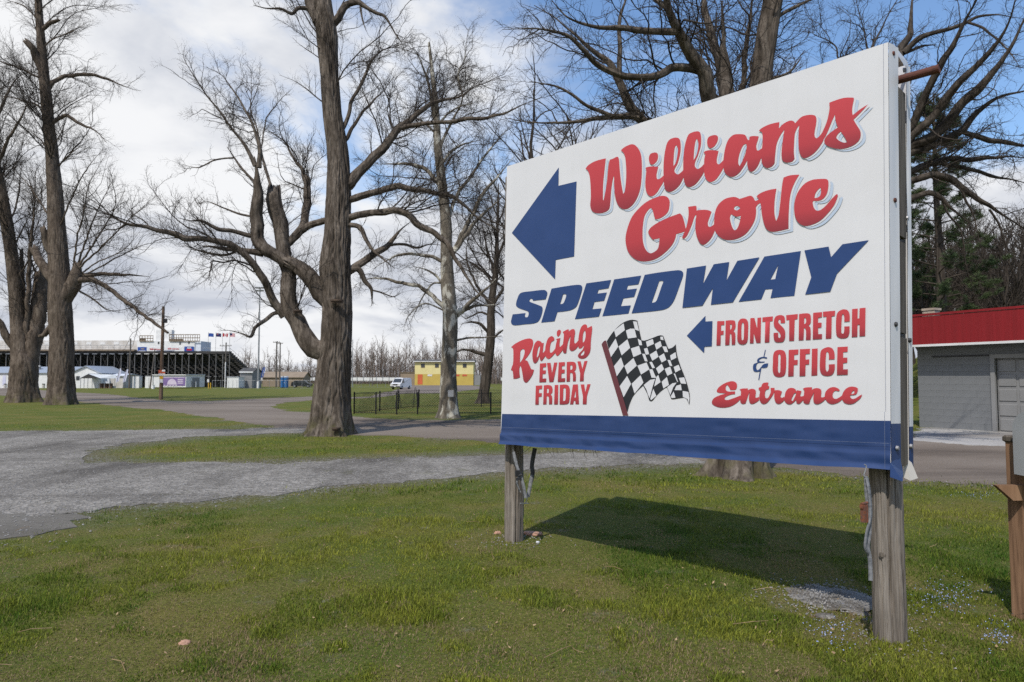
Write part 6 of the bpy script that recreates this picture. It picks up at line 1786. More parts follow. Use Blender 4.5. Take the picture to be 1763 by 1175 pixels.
D = 128.; vx = gx(691, D)
van = thing('cargo_van', (vx, D, -.5), 'white cargo van facing the camera beside the yellow building', 'van', rz=R(-106))
prof = [(-2.6, .35), (2.45, .35), (2.62, .6), (2.58, 1.0), (2.0, 1.18), (1.25, 1.95), (1.0, 2.06), (-2.5, 2.1), (-2.62, 1.9)]
b = MB()
for k in range(2):
    pass
W2 = .98
P = []
for (x, z) in prof:
    inset = .16 * max(0, (z - 1.1)) / 1.0
    P.append(((x, -W2 + inset, z), (x, W2 - inset, z)))
n = len(P); pts = [p[0] for p in P] + [p[1] for p in P]
b.poly(pts, [tuple(range(n)), tuple(range(2 * n - 1, n - 1, -1))] + [(k, n + k, n + (k + 1) % n, (k + 1) % n) for k in range(n)])
b.build('body', M['van_white'], van, local=True)
b = MB(); b.poly([(1.93, -.82, 1.22), (1.93, .82, 1.22), (1.30, .76, 1.92), (1.30, -.76, 1.92)], [(0, 1, 2, 3)]); o = b.build('windscreen', M['glass'], van, local=True); o.location = (.03, 0, .03)
for s in (-1, 1):
    b = MB(); b.poly([(1.75, s * .985, 1.2), (.75, s * .985, 1.2), (.75, s * .89, 1.85), (1.25, s * .89, 1.85)], [(0, 1, 2, 3)]); b.build('side_window', M['glass'], van, local=True)
    b = MB(); b.box((2.61, s * .72, .88), (.05, .34, .22)); b.build('headlight', M['lamp_clear'], van, local=True)
    b = MB(); b.box((1.7, s * 1.13, 1.3), (.12, .2, .28)); b.build('mirror', M['dark_plastic'], van, local=True)
    for x in (1.65, -1.55): wheel(van, x, s * .86)
b = MB(); b.box((2.62, 0, .86), (.05, .98, .26)); b.build('grille', M['dark_plastic'], van, local=True)
b = MB(); b.box((2.66, 0, .5), (.14, 1.9, .2)); b.build('bumper', M['dark_plastic'], van, local=True)
b = MB(); b.box((2.74, 0, .52), (.02, .32, .12)); b.build('number_plate', M['sign_white'], van, local=True)
D = 150.; cx_ = gx(520, D)
car = thing('parked_car', (cx_, D, -.5), 'dark parked car by the blue portable toilet', 'car', rz=R(8))
b = MB(); prof = [(-2.2, .3), (2.2, .3), (2.25, .75), (1.3, .95), (.7, 1.5), (-1.2, 1.55), (-2.1, 1.1)]; b.prism([(x, -.85, z) for x, z in prof], 1.7, (0, 1, 0)); b.build('body', M['car_dark'], car, local=True)
b = MB(); b.prism([(1.0, -.87, 1.0), (.62, -.87, 1.42), (-1.1, -.87, 1.45), (-1.6, -.87, 1.05)], .02, (0, 1, 0)); b.build('side_window', M['glass'], car, local=True)
for x in (1.4, -1.4):
    for s in (-1, 1): wheel(car, x, s * .78, .32, .2)
D = 146.; c = gx(490, D)
t = thing('portable_toilet', (c, D, -.5), 'blue portable toilet with a pale domed roof', 'portable toilet')
b = MB(); b.box((c, D, .62), (1.25, 1.25, 2.2), bevel=.04); b.build('cabin', M['blue_plastic'], t)
b = MB(); b.box((c - .05, D - .64, .55), (.85, .04, 1.9)); o = b.build('door', M['blue_plastic'], t); b = MB(); b.box((c + .2, D - .68, .6), (.08, .04, .2)); b.build('handle', M['white_paint'], o)
b = MB(); b.prism([(c - .66, D - .66, 1.73), (c + .66, D - .66, 1.73), (c + .45, D - .66, 1.95), (c - .45, D - .66, 1.95)], 1.32, (0, 1, 0)); b.build('roof', M['canvas'], t)
D = 142.; q = 451
fl = thing('feather_flag', (gx(q, D), D, -.5), 'dark blue feather flag between the light pole and the utility poles', 'flag')
b = MB(); b.bar((gx(q - 2, D), D, -.5), (gx(q + 3, D), D, pz(631, D)), .03, 6); b.build('pole', M['galv'], fl)
b = MB(); b.prism([(gx(q - 2.4, D), D + .03, pz(651, D)), (gx(q + 2.2, D), D + .03, pz(650, D)), (gx(q + 4.8, D), D + .03, pz(638, D)), (gx(q + 4.6, D), D + .03, pz(632, D)), (gx(q + 1.2, D), D + .03, pz(633, D))], .02, (0, 1, 0)); b.build('cloth', M['blue_flag'], fl)
b = MB(); b.prism([(gx(q + .2, D), D + .01, pz(648, D)), (gx(q + 1.4, D), D + .01, pz(648, D)), (gx(q + 3.0, D), D + .01, pz(637, D)), (gx(q + 2.0, D), D + .01, pz(637, D))], .01, (0, 1, 0)); b.build('cloth_print', M['white_flag'], fl)

# ------------------------------------------------------------------ poles
def pole(q, D, ytop, ybase, r, mat, label, arms=(), q2=None, name='utility_pole', top=None):
    x = gx(q, D); zb_ = max(pz(ybase, D), float(gz(x, D)) - .1) if ybase else float(gz(x, D)); zb_ = float(gz(x, D))
    t = thing(name, (x, D, zb_), label, 'pole'); xt = gx(q2, D) if q2 else x
    b = MB()
    b.bar((x, D, zb_ - .1), (xt, D, pz(ytop, D)), r, 12, r * .72); b.build('pole', M[mat], t, smooth=False)
    for (y, w) in arms:
        b = MB(); b.box((xt, D - r - .05, pz(y, D)), (w, .1, .12)); b.build('crossarm', M[mat], t)
        for s in (-.45, -.2, .2, .45):
            b = MB(); b.bar((xt + s * w, D - r - .05, pz(y, D) + .06), (xt + s * w, D - r - .05, pz(y, D) + .24), .05, 6); b.build('insulator', M['dark_plastic'], t)
    return t


# the near pole with its notices
D = 50.5; sp_ = pole(278, D, 528, None, .135, 'pole_wood', 'bare brown wooden pole carrying three small notices, in the grass before the stand')
x = gx(278, D)
for (y0, y1, q0, q1, m, lab) in ((637.5, 643.5, 272.5, 284, 'orange_sign', 'orange-red notice'), (643.5, 647.3, 272.5, 284, 'sign_white', 'white strip notice'), (648, 653, 274.5, 281, 'sign_yellow', 'yellow notice'), (653.3, 659.5, 275, 281, 'sign_white', 'white notice')):
    plate(sp_, 'notice', q0, q1, y0, y1, D - .16, m, lab)
plate(sp_, 'notice_print', 278.5, 284, 637, 640, D - .185, 'sign_white')
b = MB(); b.box((x + .2, D - .1, pz(553, D)), (.25, .2, .3)); b.build('bracket', M['steel_dark'], sp_)
pole(223, 138, 583, None, .17, 'grey_pole', 'weathered wooden pole beside the feather flags')
pole(258.5, 138, 601, None, .14, 'grey_pole', 'leaning wooden pole left of the white booth', q2=265.5)
pole(388, 140, 590, None, .17, 'grey_pole', 'wooden utility pole with a crossarm left of the white shed', ((596, 2.4),))
b = MB(); c = gx(388, 139.8); b.bar((c, 139.7, -.5), (c, 139.7, pz(624, 139.7)), .1, 8); b.build('white_sleeve', M['white_paint'], base=(c, 139.7, -.5)); bpy.data.objects['white_sleeve']['label'] = 'white post in front of the utility pole by the shed'; bpy.data.objects['white_sleeve']['category'] = 'post'
pole(475.5, 155, 588, None, .2, 'grey_pole', 'left of the two dark utility poles near the blue toilet', ((590, 1.5),))
pole(481.5, 158, 590, None, .17, 'grey_pole', 'right of the two dark utility poles near the blue toilet', ((592, 1.4),))
pole(606.5, 150, 585, None, .1, 'galv', 'slim pale pole just right of the big tree trunk')
pole(641, 175, 612, None, .12, 'grey_pole', 'small pole before the distant trees left of the yellow building', ((614, 1.6),))
# stadium light
D = 139.; x = gx(444.5, D)
lp = thing('light_pole', (x, D, -.5), 'tall slim stadium light pole with two rows of lamps', 'light pole')
b = MB(); b.bar((x, D, -.5), (x, D, pz(496, D)), .19, 12, .11); b.build('mast', M['galv'], lp)
b = MB(); b.bar((x, D, -.5), (x, D, .9), .24, 10); b.build('sleeve', M['white_paint'], lp)
for y in (497, 502):
    b = MB(); b.box((x, D, pz(y, D)), (1.5, .1, .08)); b.build('crossarm', M['galv'], lp)
    for s in (-.72, -.36, .0, .36, .72):
        b = MB(); c = np.array([x + s, D - .15, pz(y, D) + .18]); b.bar(c + np.array([0, .12, .05]), c + np.array([0, -.15, -.08]), .1, 10, .17); b.build('lamp', M['steel'], lp)
for q in (318, 142, 186):
    pass

# chain link fence before the stand
def chain_fence(pts, h, name, label, pm, rails=True, wires=0, ps=.03, every=None, group=None):
    t = thing(name, (pts[0][0], pts[0][1], float(gz(*pts[0]))), label, 'fence', group)
    for (x, y) in pts:
        z = float(gz(x, y)); b = MB(); b.bar((x, y, z - .05), (x, y, z + h + .03), ps, 8); b.bar((x, y, z + h + .03), (x, y, z + h + .06), ps * 1.2, 8, ps * .4); b.build('post', M[pm], t)
    for a, c in zip(pts[:-1], pts[1:]):
        za, zc = float(gz(*a)), float(gz(*c)); b = MB()
        if rails: b.bar((*a, za + h), (*c, zc + h), ps * (.32 if pm == 'fence_black' else .6), 6); b.bar((*a, za + .06), (*c, zc + .06), ps * .35, 4)
        L = math.hypot(c[0] - a[0], c[1] - a[1])
        if wires:
            n = max(2, int(L / wires)); m2 = max(2, int(h / wires))
            for k in range(n):
                for s in (0, 1):
                    t0 = (k + .5) / n; dx = h / L
                    u0, u1 = t0, t0 + (dx if s else -dx); zz0, zz1 = 0, 1
                    if u1 > 1: zz1 = (1 - u0) / dx; u1 = 1
                    if u1 < 0: zz1 = u0 / dx; u1 = 0
                    P = lambda u, w: np.array([a[0] + (c[0] - a[0]) * u, a[1] + (c[1] - a[1]) * u, za + (zc - za) * u + .05 + (h - .05) * w])
                    b.bar(P(u0, zz0), P(u1, zz1), .0055, 3, caps=False)
        o = b.build('mesh_panel', M[pm], t); 
    return t


q = [(gx(p, 133), 133) for p in np.arange(366, 605, 14)]
chain_fence(q, 1.6, 'chain_link_fence', 'grey chain-link fence along the far edge of the field', 'galv', wires=.5)
q = [(gx(p, 150), 150) for p in (608, 622, 636, 650, 664, 676)]
chain_fence(q, 1.3, 'chain_link_fence', 'low pale fence across the grass right of the big tree', 'galv', wires=.6)
# black enclosure
E0 = [(-7.05, 30.6), (-6.35, 32.9), (-5.8, 35.0), (-5.1, 37.5)]
f1 = [(-7.05, 30.6), (-6.0, 30.2), (-5.05, 30.0), (-4.15, 30.1), (-2.5, 30.0), (-.95, 30.6), (.0, 31.2), (1.2, 31.4), (2.4, 31.6), (3.6, 31.8)]
chain_fence(f1, .92, 'black_fence', 'low black mesh fence round the grass plot with the patchy-barked tree, front side', 'fence_black', wires=.11, ps=.035, group='black fence sides')
chain_fence(E0, .92, 'black_fence', 'low black mesh fence end panel, running away at the left corner of the plot', 'fence_black', wires=.11, ps=.035, group='black fence sides')
f2 = [(-5.1, 37.5), (-3.4, 37.8), (-1.7, 38.0), (.2, 38.4), (2.2, 38.8), (4.2, 39.2)]
chain_fence(f2, .92, 'black_fence', 'low black mesh fence, far side of the plot behind the patchy-barked tree', 'fence_black', wires=.14, ps=.03, group='black fence sides')
for q_, lab in ((685, 'thin dark folding frame left of the patchy-barked tree, the left one'), (715, 'thin dark folding frame left of the patchy-barked tree, the right one')):
    D = 36.; c = at(q_, 684, D); t = thing('folding_frame', (c[0], D, 0), lab, 'frame', 'folding frames inside the fence')
    b = MB()
    for s in (-1, 1):
        b.bar((c[0] + s * .14, D, .0), (c[0] + s * .02, D, 1.1), .012, 5); b.bar((c[0] + s * .14, D + .4, .0), (c[0] + s * .02, D, 1.1), .012, 5)
    b.build('legs', M['steel_dark'], t); b = MB(); b.bar((c[0] - .09, D, .45), (c[0] + .09, D, .45), .01, 5); b.build('crossbar', M['steel_dark'], t)

# ------------------------------------------------------------------ grey building on the right
A = np.array([13.30, 22.4, 0.]); du = np.array([.46, -.888, 0.]); dn = np.array([-.888, -.46, 0.])   # along the front to the right; out of the front
gbuild = thing('grey_building', A, 'flat-roofed grey block building with a red metal fascia on the right', 'building')
Lf, Dpth = 11.0, 9.0; zw = 2.62; zf0, zf1 = 2.66, 3.55
rzg = math.atan2(du[1], du[0])
def gp_(s, o, z): return A + du * s + dn * o + np.array([0, 0, z])
# core wall and single blocks on the part of the front that is in view
def wallseg(s0, s1, z0_, z1_, o=-.05, th=.2, mat='grey_block', nm='wall'):
    b = MB(); b.box(gp_((s0 + s1) / 2, o - th / 2, (z0_ + z1_) / 2), (s1 - s0, th, z1_ - z0_), rz=rzg); return b.build(nm, M[mat], gbuild)
G0, G1, GH = 2.35, 5.1, 2.18
front_wall = wallseg(0.0, G0 - .12, -.1, zw, -.012); wallseg(G1 + .12, Lf, -.1, zw, -.012); wallseg(G0 - .12, G1 + .12, GH + .12, zw, -.012)
wallseg(.0, .2, -.1, zw, -.25, Dpth - .3, nm='side_wall')
bl = MB(); bl.box((0, 0, 0), (.397, .012, .197), bevel=.002)
proto_b = None; cnt = 0
for r in range(13):
    z = .1 + r * .2
    for k in range(-1, 16):
        s0 = k * .4 + (.2 if r % 2 else 0); s1 = s0 + .4
        s0c, s1c = max(s0, 0.005), s1
        if s1c <= .02 or s0c > 6.2: continue
        if z < GH + .1 and s1c > G0 - .12 and s0c < G1 + .12:
            if s0c < G0 - .12 - .05: s1c = G0 - .12
            elif s1c > G1 + .12 + .05: s0c = G1 + .12
            else: continue
        w = s1c - s0c; p = gp_((s0c + s1c) / 2, -.008, z)
        if proto_b is None:
            o = bl.build('block', M['grey_block'], gbuild, local=True); proto_b = o
        else:
            o = proto_b.copy(); COL.objects.link(o)
        o.parent = front_wall; o.location = p - A; o.rotation_euler = (0, 0, rzg); o.scale = (w / .4, 1, 1)
        o.location = Vector(o.location) + Vector(dn * float(rng.uniform(-.0015, .0015)))
        cnt += 1
# roof slab and fascia
b = MB(); b.box(gp_(Lf / 2 - .2, -Dpth / 2 + .2, zw + .12), (Lf + .6, Dpth + .5, .2), rz=rzg); b.build('roof', M['seat_dark'], gbuild)
npn = 14
for k in range(npn):
    s0 = -.5 + k * .62; b = MB(); b.box(gp_(s0 + .31, .53, (zf0 + zf1) / 2 + .0), (.618, .05, zf1 - zf0), rz=rzg)
    for j in range(3): b.box(gp_(s0 + .1 + j * .2, .556, (zf0 + zf1) / 2), (.012, .004, zf1 - zf0 - .02), rz=rzg)
    b.build('fascia_panel', M['red_paint'], gbuild)
b = MB(); b.box(gp_(-.50, -1.6, (zf0 + zf1) / 2), (.05, 4.2, zf1 - zf0), rz=rzg); b.build('fascia_end', M['red_paint'], gbuild)
b = MB(); b.box(gp_(4.0, .53, zf1 + .05), (9.4, .09, .07), rz=rzg); b.build('fascia_cap', M['red_paint'], gbuild)
b = MB(); b.box(gp_(4.0, .53, zf0 - .035), (9.4, .08, .07), rz=rzg); b.build('trim', M['white_paint'], gbuild)
b = MB(); b.box(gp_(4.0, .25, zf0 - .02), (9.3, .5, .03), rz=rzg); b.build('soffit', M['grey_door'], gbuild)
# garage door
b = MB(); 
for s in (G0 - .06, G1 + .06): b.box(gp_(s, .02, GH / 2), (.12, .08, GH), rz=rzg)
b.box(gp_((G0 + G1) / 2, .02, GH + .06), (G1 - G0 + .24, .08, .12), rz=rzg); b.build('door_frame', M['grey_door'], gbuild)
gd = MB(); gd.box(gp_((G0 + G1) / 2, -.10, GH / 2), (G1 - G0, .04, GH), rz=rzg); gdo = gd.build('garage_door', M['grey_door'], gbuild)
for r in range(5):
    for k in range(5):
        b = MB(); b.box(gp_(G0 + (k + .5) * (G1 - G0) / 5, -.072, (r + .5) * GH / 5), ((G1 - G0) / 5 - .09, .03, GH / 5 - .09), rz=rzg, bevel=.012); b.build('door_panel', M['grey_door'], gdo)
b = MB(); b.box(gp_(1.6, .01, 2.28), (2.2, .05, .045), rz=rzg); b.build('awning_track', M['steel_dark'], gbuild)
# chimney of pale bricks
c0 = at(1604, 545, 25.); ch = MB(); ch.box((c0[0], 25., 3.40), (.40, .36, 1.34), rz=rzg); ch.build('chimney', M['mortar'], gbuild)
chp = bpy.data.objects['chimney']; brk = None
for r in range(16):
    z = 2.82 + r * .078
    for fs in range(2):
        for k in range(3):
            wv = .12; off = (k - 1) * .135 + (.03 if r % 2 else -.03)
            p = np.array([c0[0], 25., z]) + (du * off + dn * .182 if fs == 0 else -du * .202 + dn * off * .85)
            if brk is None:
                b = MB(); b.box((0, 0, 0), (wv, .02, .066), bevel=.004); brk = b.build('brick', M['brick_pale'], gbuild, local=True); o = brk
            else:
                o = brk.copy(); COL.objects.link(o)
            o.parent = chp; o.location = p - A; o.rotation_euler = (0, 0, rzg + (0 if fs == 0 else math.pi / 2))
b = MB(); b.box((c0[0], 25., 4.11), (.47, .43, .08), rz=rzg); b.build('chimney_cap', M['brick_pale'], gbuild)

# ------------------------------------------------------------------ mailbox at the right edge
mx, my = 3.375, 4.62; mz = float(gz(mx, my))
mbx = thing('mailbox_post', (mx, my, mz), 'brown timber mailbox post with a pale grey box, cut by the right edge', 'mailbox')
b = MB(); b.box((mx + .03, my, mz + .56), (.102, .102, 1.22), rz=.3, bevel=.006); b.build('post', M['cedar'], mbx)
b = MB(); b.box((mx + .03, my, mz + 1.18), (.125, .125, .045), rz=.3, bevel=.01); b.build('post_cap', M['board_wood'], mbx)
b = MB(); zc_ = mz + .83
b.prism([(mx - .19, my - .085, zc_ + .055), (mx + .75, my - .085, zc_ + .055), (mx + .75, my - .085, zc_ - .045), (mx - .08, my - .085, zc_ - .045)], .04, (0, 1, 0)); b.build('arm', M['cedar'], mbx)
b = MB(); hw, zz0, zz1, cz_ = .15, mz + .96, mz + 1.26, .12
prof = [(-hw, zz0), (hw, zz0), (hw, zz1)] + [(hw * math.cos(a), zz1 + cz_ * math.sin(a)) for a in np.linspace(.25, math.pi - .25, 9)] + [(-hw, zz1)]
b.prism([(mx - .055, my - .25 + y, z) for y, z in prof], .5, (1, 0, 0)); bx = b.build('box', M['mailbox_grey'], mbx)
b = MB(); prof2 = [(y * 1.04, z) for y, z in prof]; b.prism([(mx - .075, my - .25 + y, z) for y, z in prof2], .022, (1, 0, 0)); o = b.build('door', M['mailbox_grey'], bx)
for zz in (.02, .09):
    b = MB(); b.bar((mx - .085, my - .36, zz0 + zz), (mx - .072, my - .36, zz0 + zz), .006, 8); b.build('rivet', M['steel_dark'], bx)
# ------------------------------------------------------------------ stones, flowers, grass
def rock(name, c, d, seed, mat, label, cat='stone', rz=0, flat=.0, group=None):
    bm = bmesh.new(); bmesh.ops.create_icosphere(bm, subdivisions=4, radius=1)
    g = np.random.default_rng(seed); o1, o2 = g.uniform(0, 50, 2)
    for v in bm.verts:
        n = v.co.normalized(); k = 1 + .38 * (float(vnoise(n.x * 1.6 + o1, n.y * 1.6 + n.z + o2, .6, seed)) - .5) + .16 * (float(vnoise(n.x * 4 + o1, n.y * 4 + n.z * 3, .5, seed + 1)) - .5) + .06 * (float(vnoise(n.x * 12, n.y * 12 + n.z * 9, .5, seed + 2)) - .5)
        q = Vector((n.x * abs(n.x) ** -.25 if n.x else 0, n.y * abs(n.y) ** -.25 if n.y else 0, n.z)) * k
        if flat and q.z > flat: q.z = flat + (q.z - flat) * .25
        v.co = Vector((q.x * d[0] / 2, q.y * d[1] / 2, q.z * d[2] / 2))
    me = bpy.data.meshes.new(name); bm.to_mesh(me); bm.free(); me.materials.append(M[mat])
    me.polygons.foreach_set('use_smooth', [True] * len(me.polygons))
    o = bpy.data.objects.new(name, me); COL.objects.link(o); o.location = c; o.rotation_euler = (0, 0, rz)
    return tag(o, label, cat, group)


def gpos(px, py):
    z = 0.0
    for _ in range(20):
        p = at(px, py, 1.0); d = p - np.array([0, 0, EYE]); t = (z - EYE) / d[2]; q = np.array([0, 0, EYE]) + d * t; z = float(gz(q[0], q[1]))
    return q


c = gpos(1438, 1030); rock('concrete_slab', c + np.array([0, 0, -.035]), (.62, .66, .15), 4, 'concrete', 'rough grey broken concrete slab sunk in the turf by the right-hand post', 'slab', .5, .55)
c = gpos(917, 921); rock('stone', c + np.array([0, 0, .012]), (.19, .10, .055), 6, 'stone_pink', 'flat pinkish stone just right of the left post', rz=-.35, flat=.5)
c = gpos(857, 919); rock('stone', c, (.07, .06, .05), 7, 'stone_pink', 'small orange stone just left of the left post')
c = gpos(926, 936); rock('stone', c + np.array([0, 0, .01]), (.035, .03, .025), 8, 'ink_white', 'tiny white pebble in front of the left post')
c = gpos(1418, 1062); rock('stone', c, (.12, .08, .05), 10, 'concrete', 'small broken lump in front of the concrete slab', flat=.5)
c = gpos(318, 1108); rock('stone', c, (.07, .05, .035), 11, 'stone_pink', 'small tan stone in the near grass at lower left')

G = np.random.default_rng(99)
# ---- blades of grass
polys = [GP['gravel'], GP['road'], GP['apron'], GP['mud']]


def scatter(n, y0, y1, pw, x_pad=.3):
    y = (y0 ** (1 - pw) + G.random(n) * (y1 ** (1 - pw) - y0 ** (1 - pw))) ** (1 / (1 - pw))
    w = .78 * y + x_pad
    return G.uniform(-1, 1, n) * w, y


def soft_inside(x, y, s):
    jx, jy = x + G.normal(0, s, len(x)), y + G.normal(0, s, len(x))
    r = np.zeros(len(x), bool)
    for p in polys: r |= inside(jx, jy, p)
    return r


def grass(n, y0, y1, pw, hmin, hmax, wb, soft, mode=''):
    x, y = scatter(n, y0, y1, pw)
    keep = ~soft_inside(x, y, soft)
    # bare spots
    bare = vnoise(x, y, .24, 31) * .5 + vnoise(x, y, .8, 32) * .5
    wr = np.clip(1.2 - seg_dist(x, y, GROUND['gravel']) / 1.0, 0, 1)
    keep &= G.random(n) > np.clip((bare - .46) * 3.0, 0, .5)
    keep &= G.random(n) > wr * .8
    if mode == 'litter': keep &= G.random(n) < np.clip((bare - .44) * 5, .10, 1)
    if mode == 'long': keep &= G.random(n) < np.clip((vnoise(x, y, .22, 61) - .5) * 4, .05, 1)
    for (cx, cy, rr) in ((gpos(1438, 1034)[0], gpos(1438, 1034)[1], .21), (pr0[0], pr0[1], .10), (pl0[0], pl0[1], .09)):
        keep &= np.hypot(x - cx, y - cy) > rr * G.uniform(.85, 1.1, n)
    keep_ = keep; x, y = x[keep], y[keep]; n = len(x)
    z = gz(x, y)
    tuft = vnoise(x, y, .5, 41) * .6 + vnoise(x, y, .17, 42) * .4; tone = np.clip((vnoise(x, y, 1.6, 43) * .6 + vnoise(x, y, .35, 44) * .4 - .5) * 1.45 + .5 + .14 * sstep(6.5, 9, y), 0, 1)
    h = (hmin + (hmax - hmin) * np.clip((tuft - .25) * 1.7, 0, 1) ** 1.5) * G.uniform(.5, 1.3, n) * (1 - .5 * np.clip((bare[keep_] - .44) * 6, 0, 1))
    a = G.uniform(0, 2 * math.pi, n); le = G.uniform(.25, 1.2, n)
    if mode == 'litter':                     # dead blades lying almost flat
        h = G.uniform(.006, .018, n); le = G.uniform(2.0, 4.5, n)
    dx, dy = np.cos(a) * le * h, np.sin(a) * le * h
    b = a + math.pi / 2 + G.normal(0, .5, n); w = wb * G.uniform(.7, 1.3, n)
    bx, by = np.cos(b) * w, np.sin(b) * w
    V = np.empty((n, 5, 3))
    V[:, 0] = np.stack([x - bx, y - by, z - .004], -1); V[:, 1] = np.stack([x + bx, y + by, z - .004], -1)
    mx_, my_ = x + dx * .42, y + dy * .42
    V[:, 2] = np.stack([mx_ + bx * .75, my_ + by * .75, z + h * .62], -1); V[:, 3] = np.stack([mx_ - bx * .75, my_ - by * .75, z + h * .62], -1)
    V[:, 4] = np.stack([x + dx, y + dy, z + h], -1)
    i = np.arange(n) * 5
    fq = np.stack([i, i + 1, i + 2, i + 3], -1); ft = np.stack([i + 3, i + 2, i + 4], -1)
    if mode == 'litter' or y0 > 9:           # one triangle is enough for these
        fq = np.zeros((0, 4), np.int64); ft = np.stack([i, i + 1, i + 4], -1)
    straw = G.random(n) < np.clip(.06 + 6.0 * (bare[keep_] - .52) + .2 * (1 - np.clip(tuft * 1.5, 0, 1)), .03, .75)
    if mode == 'litter': straw = np.ones(n, bool)
    if mode == 'long': straw &= G.random(n) < .5
    k = np.clip(tone + G.normal(0, .16, n), 0, 1)[:, None]
    col = (1 - k) * np.array([.040, .100, .010]) + k * np.array([.245, .250, .034])
    st_ = np.array([.34, .25, .145]) * G.uniform(.55, 1.2, n)[:, None]
    col = np.where(straw[:, None], st_, col * G.uniform(.5, 1.65, n)[:, None])
    C = np.repeat(np.concatenate([col, np.ones((n, 1))], 1), 5, 0)
    return V.reshape(-1, 3), fq, ft, C


def build_grass(name, parts, label):
    VV, FQ, FT, CC, c = [], [], [], [], 0
    for V, fq, ft, C in parts:
        VV.append(V); FQ.append(fq + c); FT.append(ft + c); CC.append(C); c += len(V)
    o = raw(name, np.concatenate(VV), [np.concatenate(FQ), np.concatenate(FT)], M['blade'])
    ca = o.data.color_attributes.new('tint', 'FLOAT_COLOR', 'POINT'); ca.data.foreach_set('color', np.concatenate(CC).astype(np.float32).ravel())
    tag(o, label, 'grass', kind='stuff')
    return o


build_grass('grass', [grass(400000, 2.4, 9.5, 1.5, .013, .044, .0023, .30), grass(120000, 2.4, 8.5, 1.6, .03, .075, .0021, .1, 'long'), grass(100000, 2.4, 8.5, 1.6, .01, .02, .0017, .1, 'litter'), grass(110000, 9.5, 24, 1.3, .025, .06, .0065, .28)], 'short green and straw-coloured turf of the verge')

# ---- tiny blue flowers
pts = []
for (q0, q1, r0, r1, n) in ((1562, 1690, 1005, 1062, 300), (1690, 1745, 1080, 1125, 110), (1395, 1470, 1072, 1125, 130), (1640, 1740, 850, 862, 160)):
    for _ in range(n):
        p = gpos(G.normal((q0 + q1) / 2, (q1 - q0) / 3.6), G.normal((r0 + r1) / 2, (r1 - r0) / 3.6)); pts.append(p)
pts = np.array(pts); n = len(pts); V = []; f = []
for p in pts:
    r = G.uniform(.003, .006); h = G.uniform(.025, .055); tx, ty = G.normal(0, .35, 2); a0 = G.uniform(0, 1.5); b = len(V)
    V.append(p + np.array([0, 0, h]))
    for k in range(8):
        a = a0 + k * math.pi / 4; rr = r * (1.0 if k % 2 == 0 else .55); V.append(p + np.array([rr * math.cos(a), rr * math.sin(a), h + .003 + rr * (tx * math.cos(a) + ty * math.sin(a))]))
    f += [(b, b + 1 + k, b + 1 + (k + 1) % 8) for k in range(8)]
tag(raw('blue_flowers', np.array(V), np.array(f), M['petal']), 'tiny pale blue wildflowers scattered round the right-hand post', 'flowers', kind='stuff')

# ---- dead leaves and bits of stick
x, y = scatter(700, 2.6, 14, 1.3); keep = ~soft_inside(x, y, .05); x, y = x[keep], y[keep]; n = len(x); z = gz(x, y) + G.uniform(.01, .035, n)
a = G.uniform(0, 6.28, n); L = G.uniform(.006, .016, n); W_ = L * G.uniform(.35, .7, n); tz = G.normal(0, .3, (n, 2))
u = np.stack([np.cos(a), np.sin(a), tz[:, 0]], -1); w = np.stack([-np.sin(a), np.cos(a), tz[:, 1]], -1); P = np.stack([x, y, z], -1)
V = np.stack([P - u * L[:, None], P + w * W_[:, None], P + u * L[:, None] + np.array([0, 0, .004]), P - w * W_[:, None]], 1).reshape(-1, 3)
tag(raw('fallen_leaves', V, np.arange(len(V)).reshape(-1, 4), M['leaf_dead']), 'dry brown leaf scraps lying on the turf', 'leaves', kind='stuff')
mb = MB()
for k in range(26):
    px, py = G.uniform(0, 1763), G.uniform(840, 1170); p = gpos(px, py); a = G.uniform(0, 6.28); L = G.uniform(.06, .28); q = p + np.array([math.cos(a) * L, math.sin(a) * L, G.uniform(.01, .03)])
    m_ = (p + q) / 2 + np.array([G.normal(0, .02), G.normal(0, .02), .02]); mb.bar(p + np.array([0, 0, .015]), m_, .002, 4, caps=False); mb.bar(m_, q, .0016, 4, caps=False)
tag(mb.build('fallen_sticks', M['leaf_dead']), 'thin dry sticks lying on the turf', 'sticks', kind='stuff')

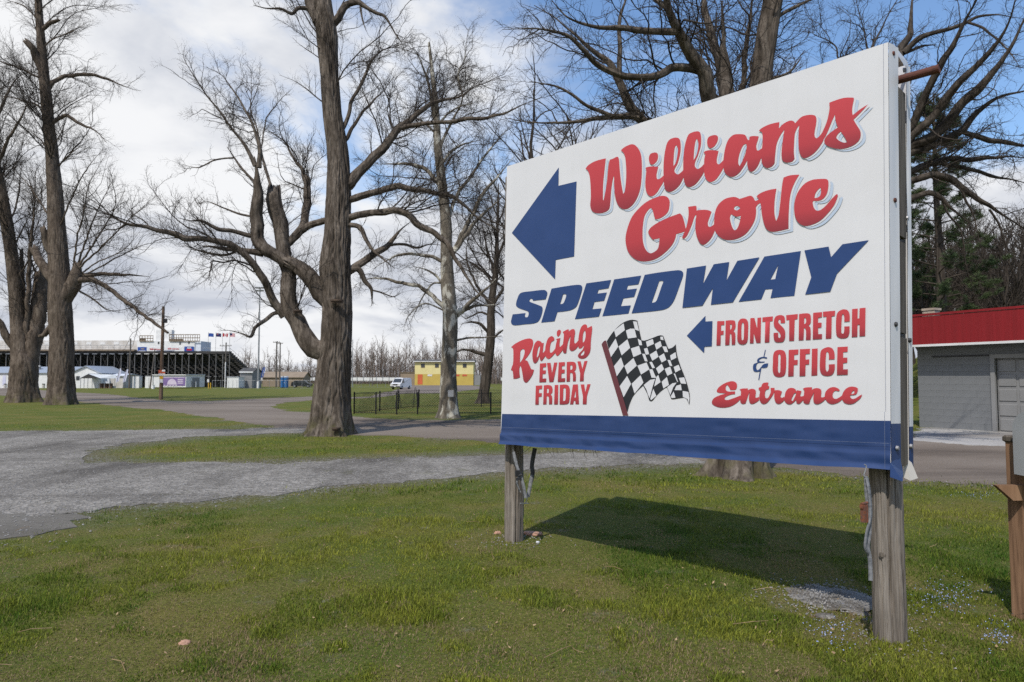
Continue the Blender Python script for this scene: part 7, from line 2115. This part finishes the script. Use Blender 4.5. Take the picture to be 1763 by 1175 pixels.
# ---- loose stones on the drive
x, y = scatter(16000, 5.5, 22, 1.4); keep = soft_inside(x, y, .38) ; ins = inside(x, y, GP['road']); keep &= ~ins; x, y = x[keep], y[keep]; n = len(x)
r = G.uniform(.006, .018, n) * (1 + (G.random(n) > .97) * .8)
base = np.array([(1, 0, -.3), (-.5, .87, -.3), (-.5, -.87, -.3), (.1, .1, .8)]); 
a = G.uniform(0, 6.28, n); cs, sn = np.cos(a), np.sin(a); bb = base[None] * G.uniform(.6, 1.3, (n, 4, 3))
V = np.stack([x[:, None] + r[:, None] * (bb[..., 0] * cs[:, None] - bb[..., 1] * sn[:, None]), y[:, None] + r[:, None] * (bb[..., 0] * sn[:, None] + bb[..., 1] * cs[:, None]), .016 + r[:, None] * bb[..., 2] * .7], -1).reshape(-1, 3)
i = np.arange(n)[:, None] * 4; f = np.concatenate([i + np.array([[0, 1, 3]]), i + np.array([[1, 2, 3]]), i + np.array([[2, 0, 3]])])
M['pebble'] = pmat('loose_gravel_stone', (.12, .115, .108), (.30, .29, .275), 9, .9)
tag(raw('loose_gravel', V, f, M['pebble']), 'loose grey stones lying on the gravel drive', 'gravel', kind='stuff')
# crumbs of concrete and dry earth about the slab and the post feet
c0 = gpos(1438, 1032); K = 900
ctr = np.concatenate([np.stack([G.normal(c0[0], .24, K), G.normal(c0[1], .20, K)], -1), np.stack([G.normal(pr0[0], .16, 160), G.normal(pr0[1], .16, 160)], -1), np.stack([G.normal(pl0[0], .2, 160), G.normal(pl0[1], .16, 160)], -1)])
n = len(ctr); r = G.uniform(.003, .011, n); a = G.uniform(0, 6.28, n); cs, sn = np.cos(a), np.sin(a); bb = base[None] * G.uniform(.6, 1.3, (n, 4, 3)); x, y = ctr[:, 0], ctr[:, 1]
d_ = np.hypot((x - c0[0]) / .30, (y - c0[1]) / .32); top = np.where(d_ < 1, .028 * np.sqrt(np.clip(1 - d_ ** 2, 0, 1)), 0)
V = np.stack([x[:, None] + r[:, None] * (bb[..., 0] * cs[:, None] - bb[..., 1] * sn[:, None]), y[:, None] + r[:, None] * (bb[..., 0] * sn[:, None] + bb[..., 1] * cs[:, None]), (gz(x, y) + .008 + top)[:, None] + r[:, None] * bb[..., 2] * .8], -1).reshape(-1, 3)
i = np.arange(n)[:, None] * 4; f = np.concatenate([i + np.array([[0, 1, 3]]), i + np.array([[1, 2, 3]]), i + np.array([[2, 0, 3]])])
tag(raw('concrete_crumbs', V, f, M['pebble']), 'small crumbs of concrete and earth round the slab and post feet', 'crumbs', kind='stuff')
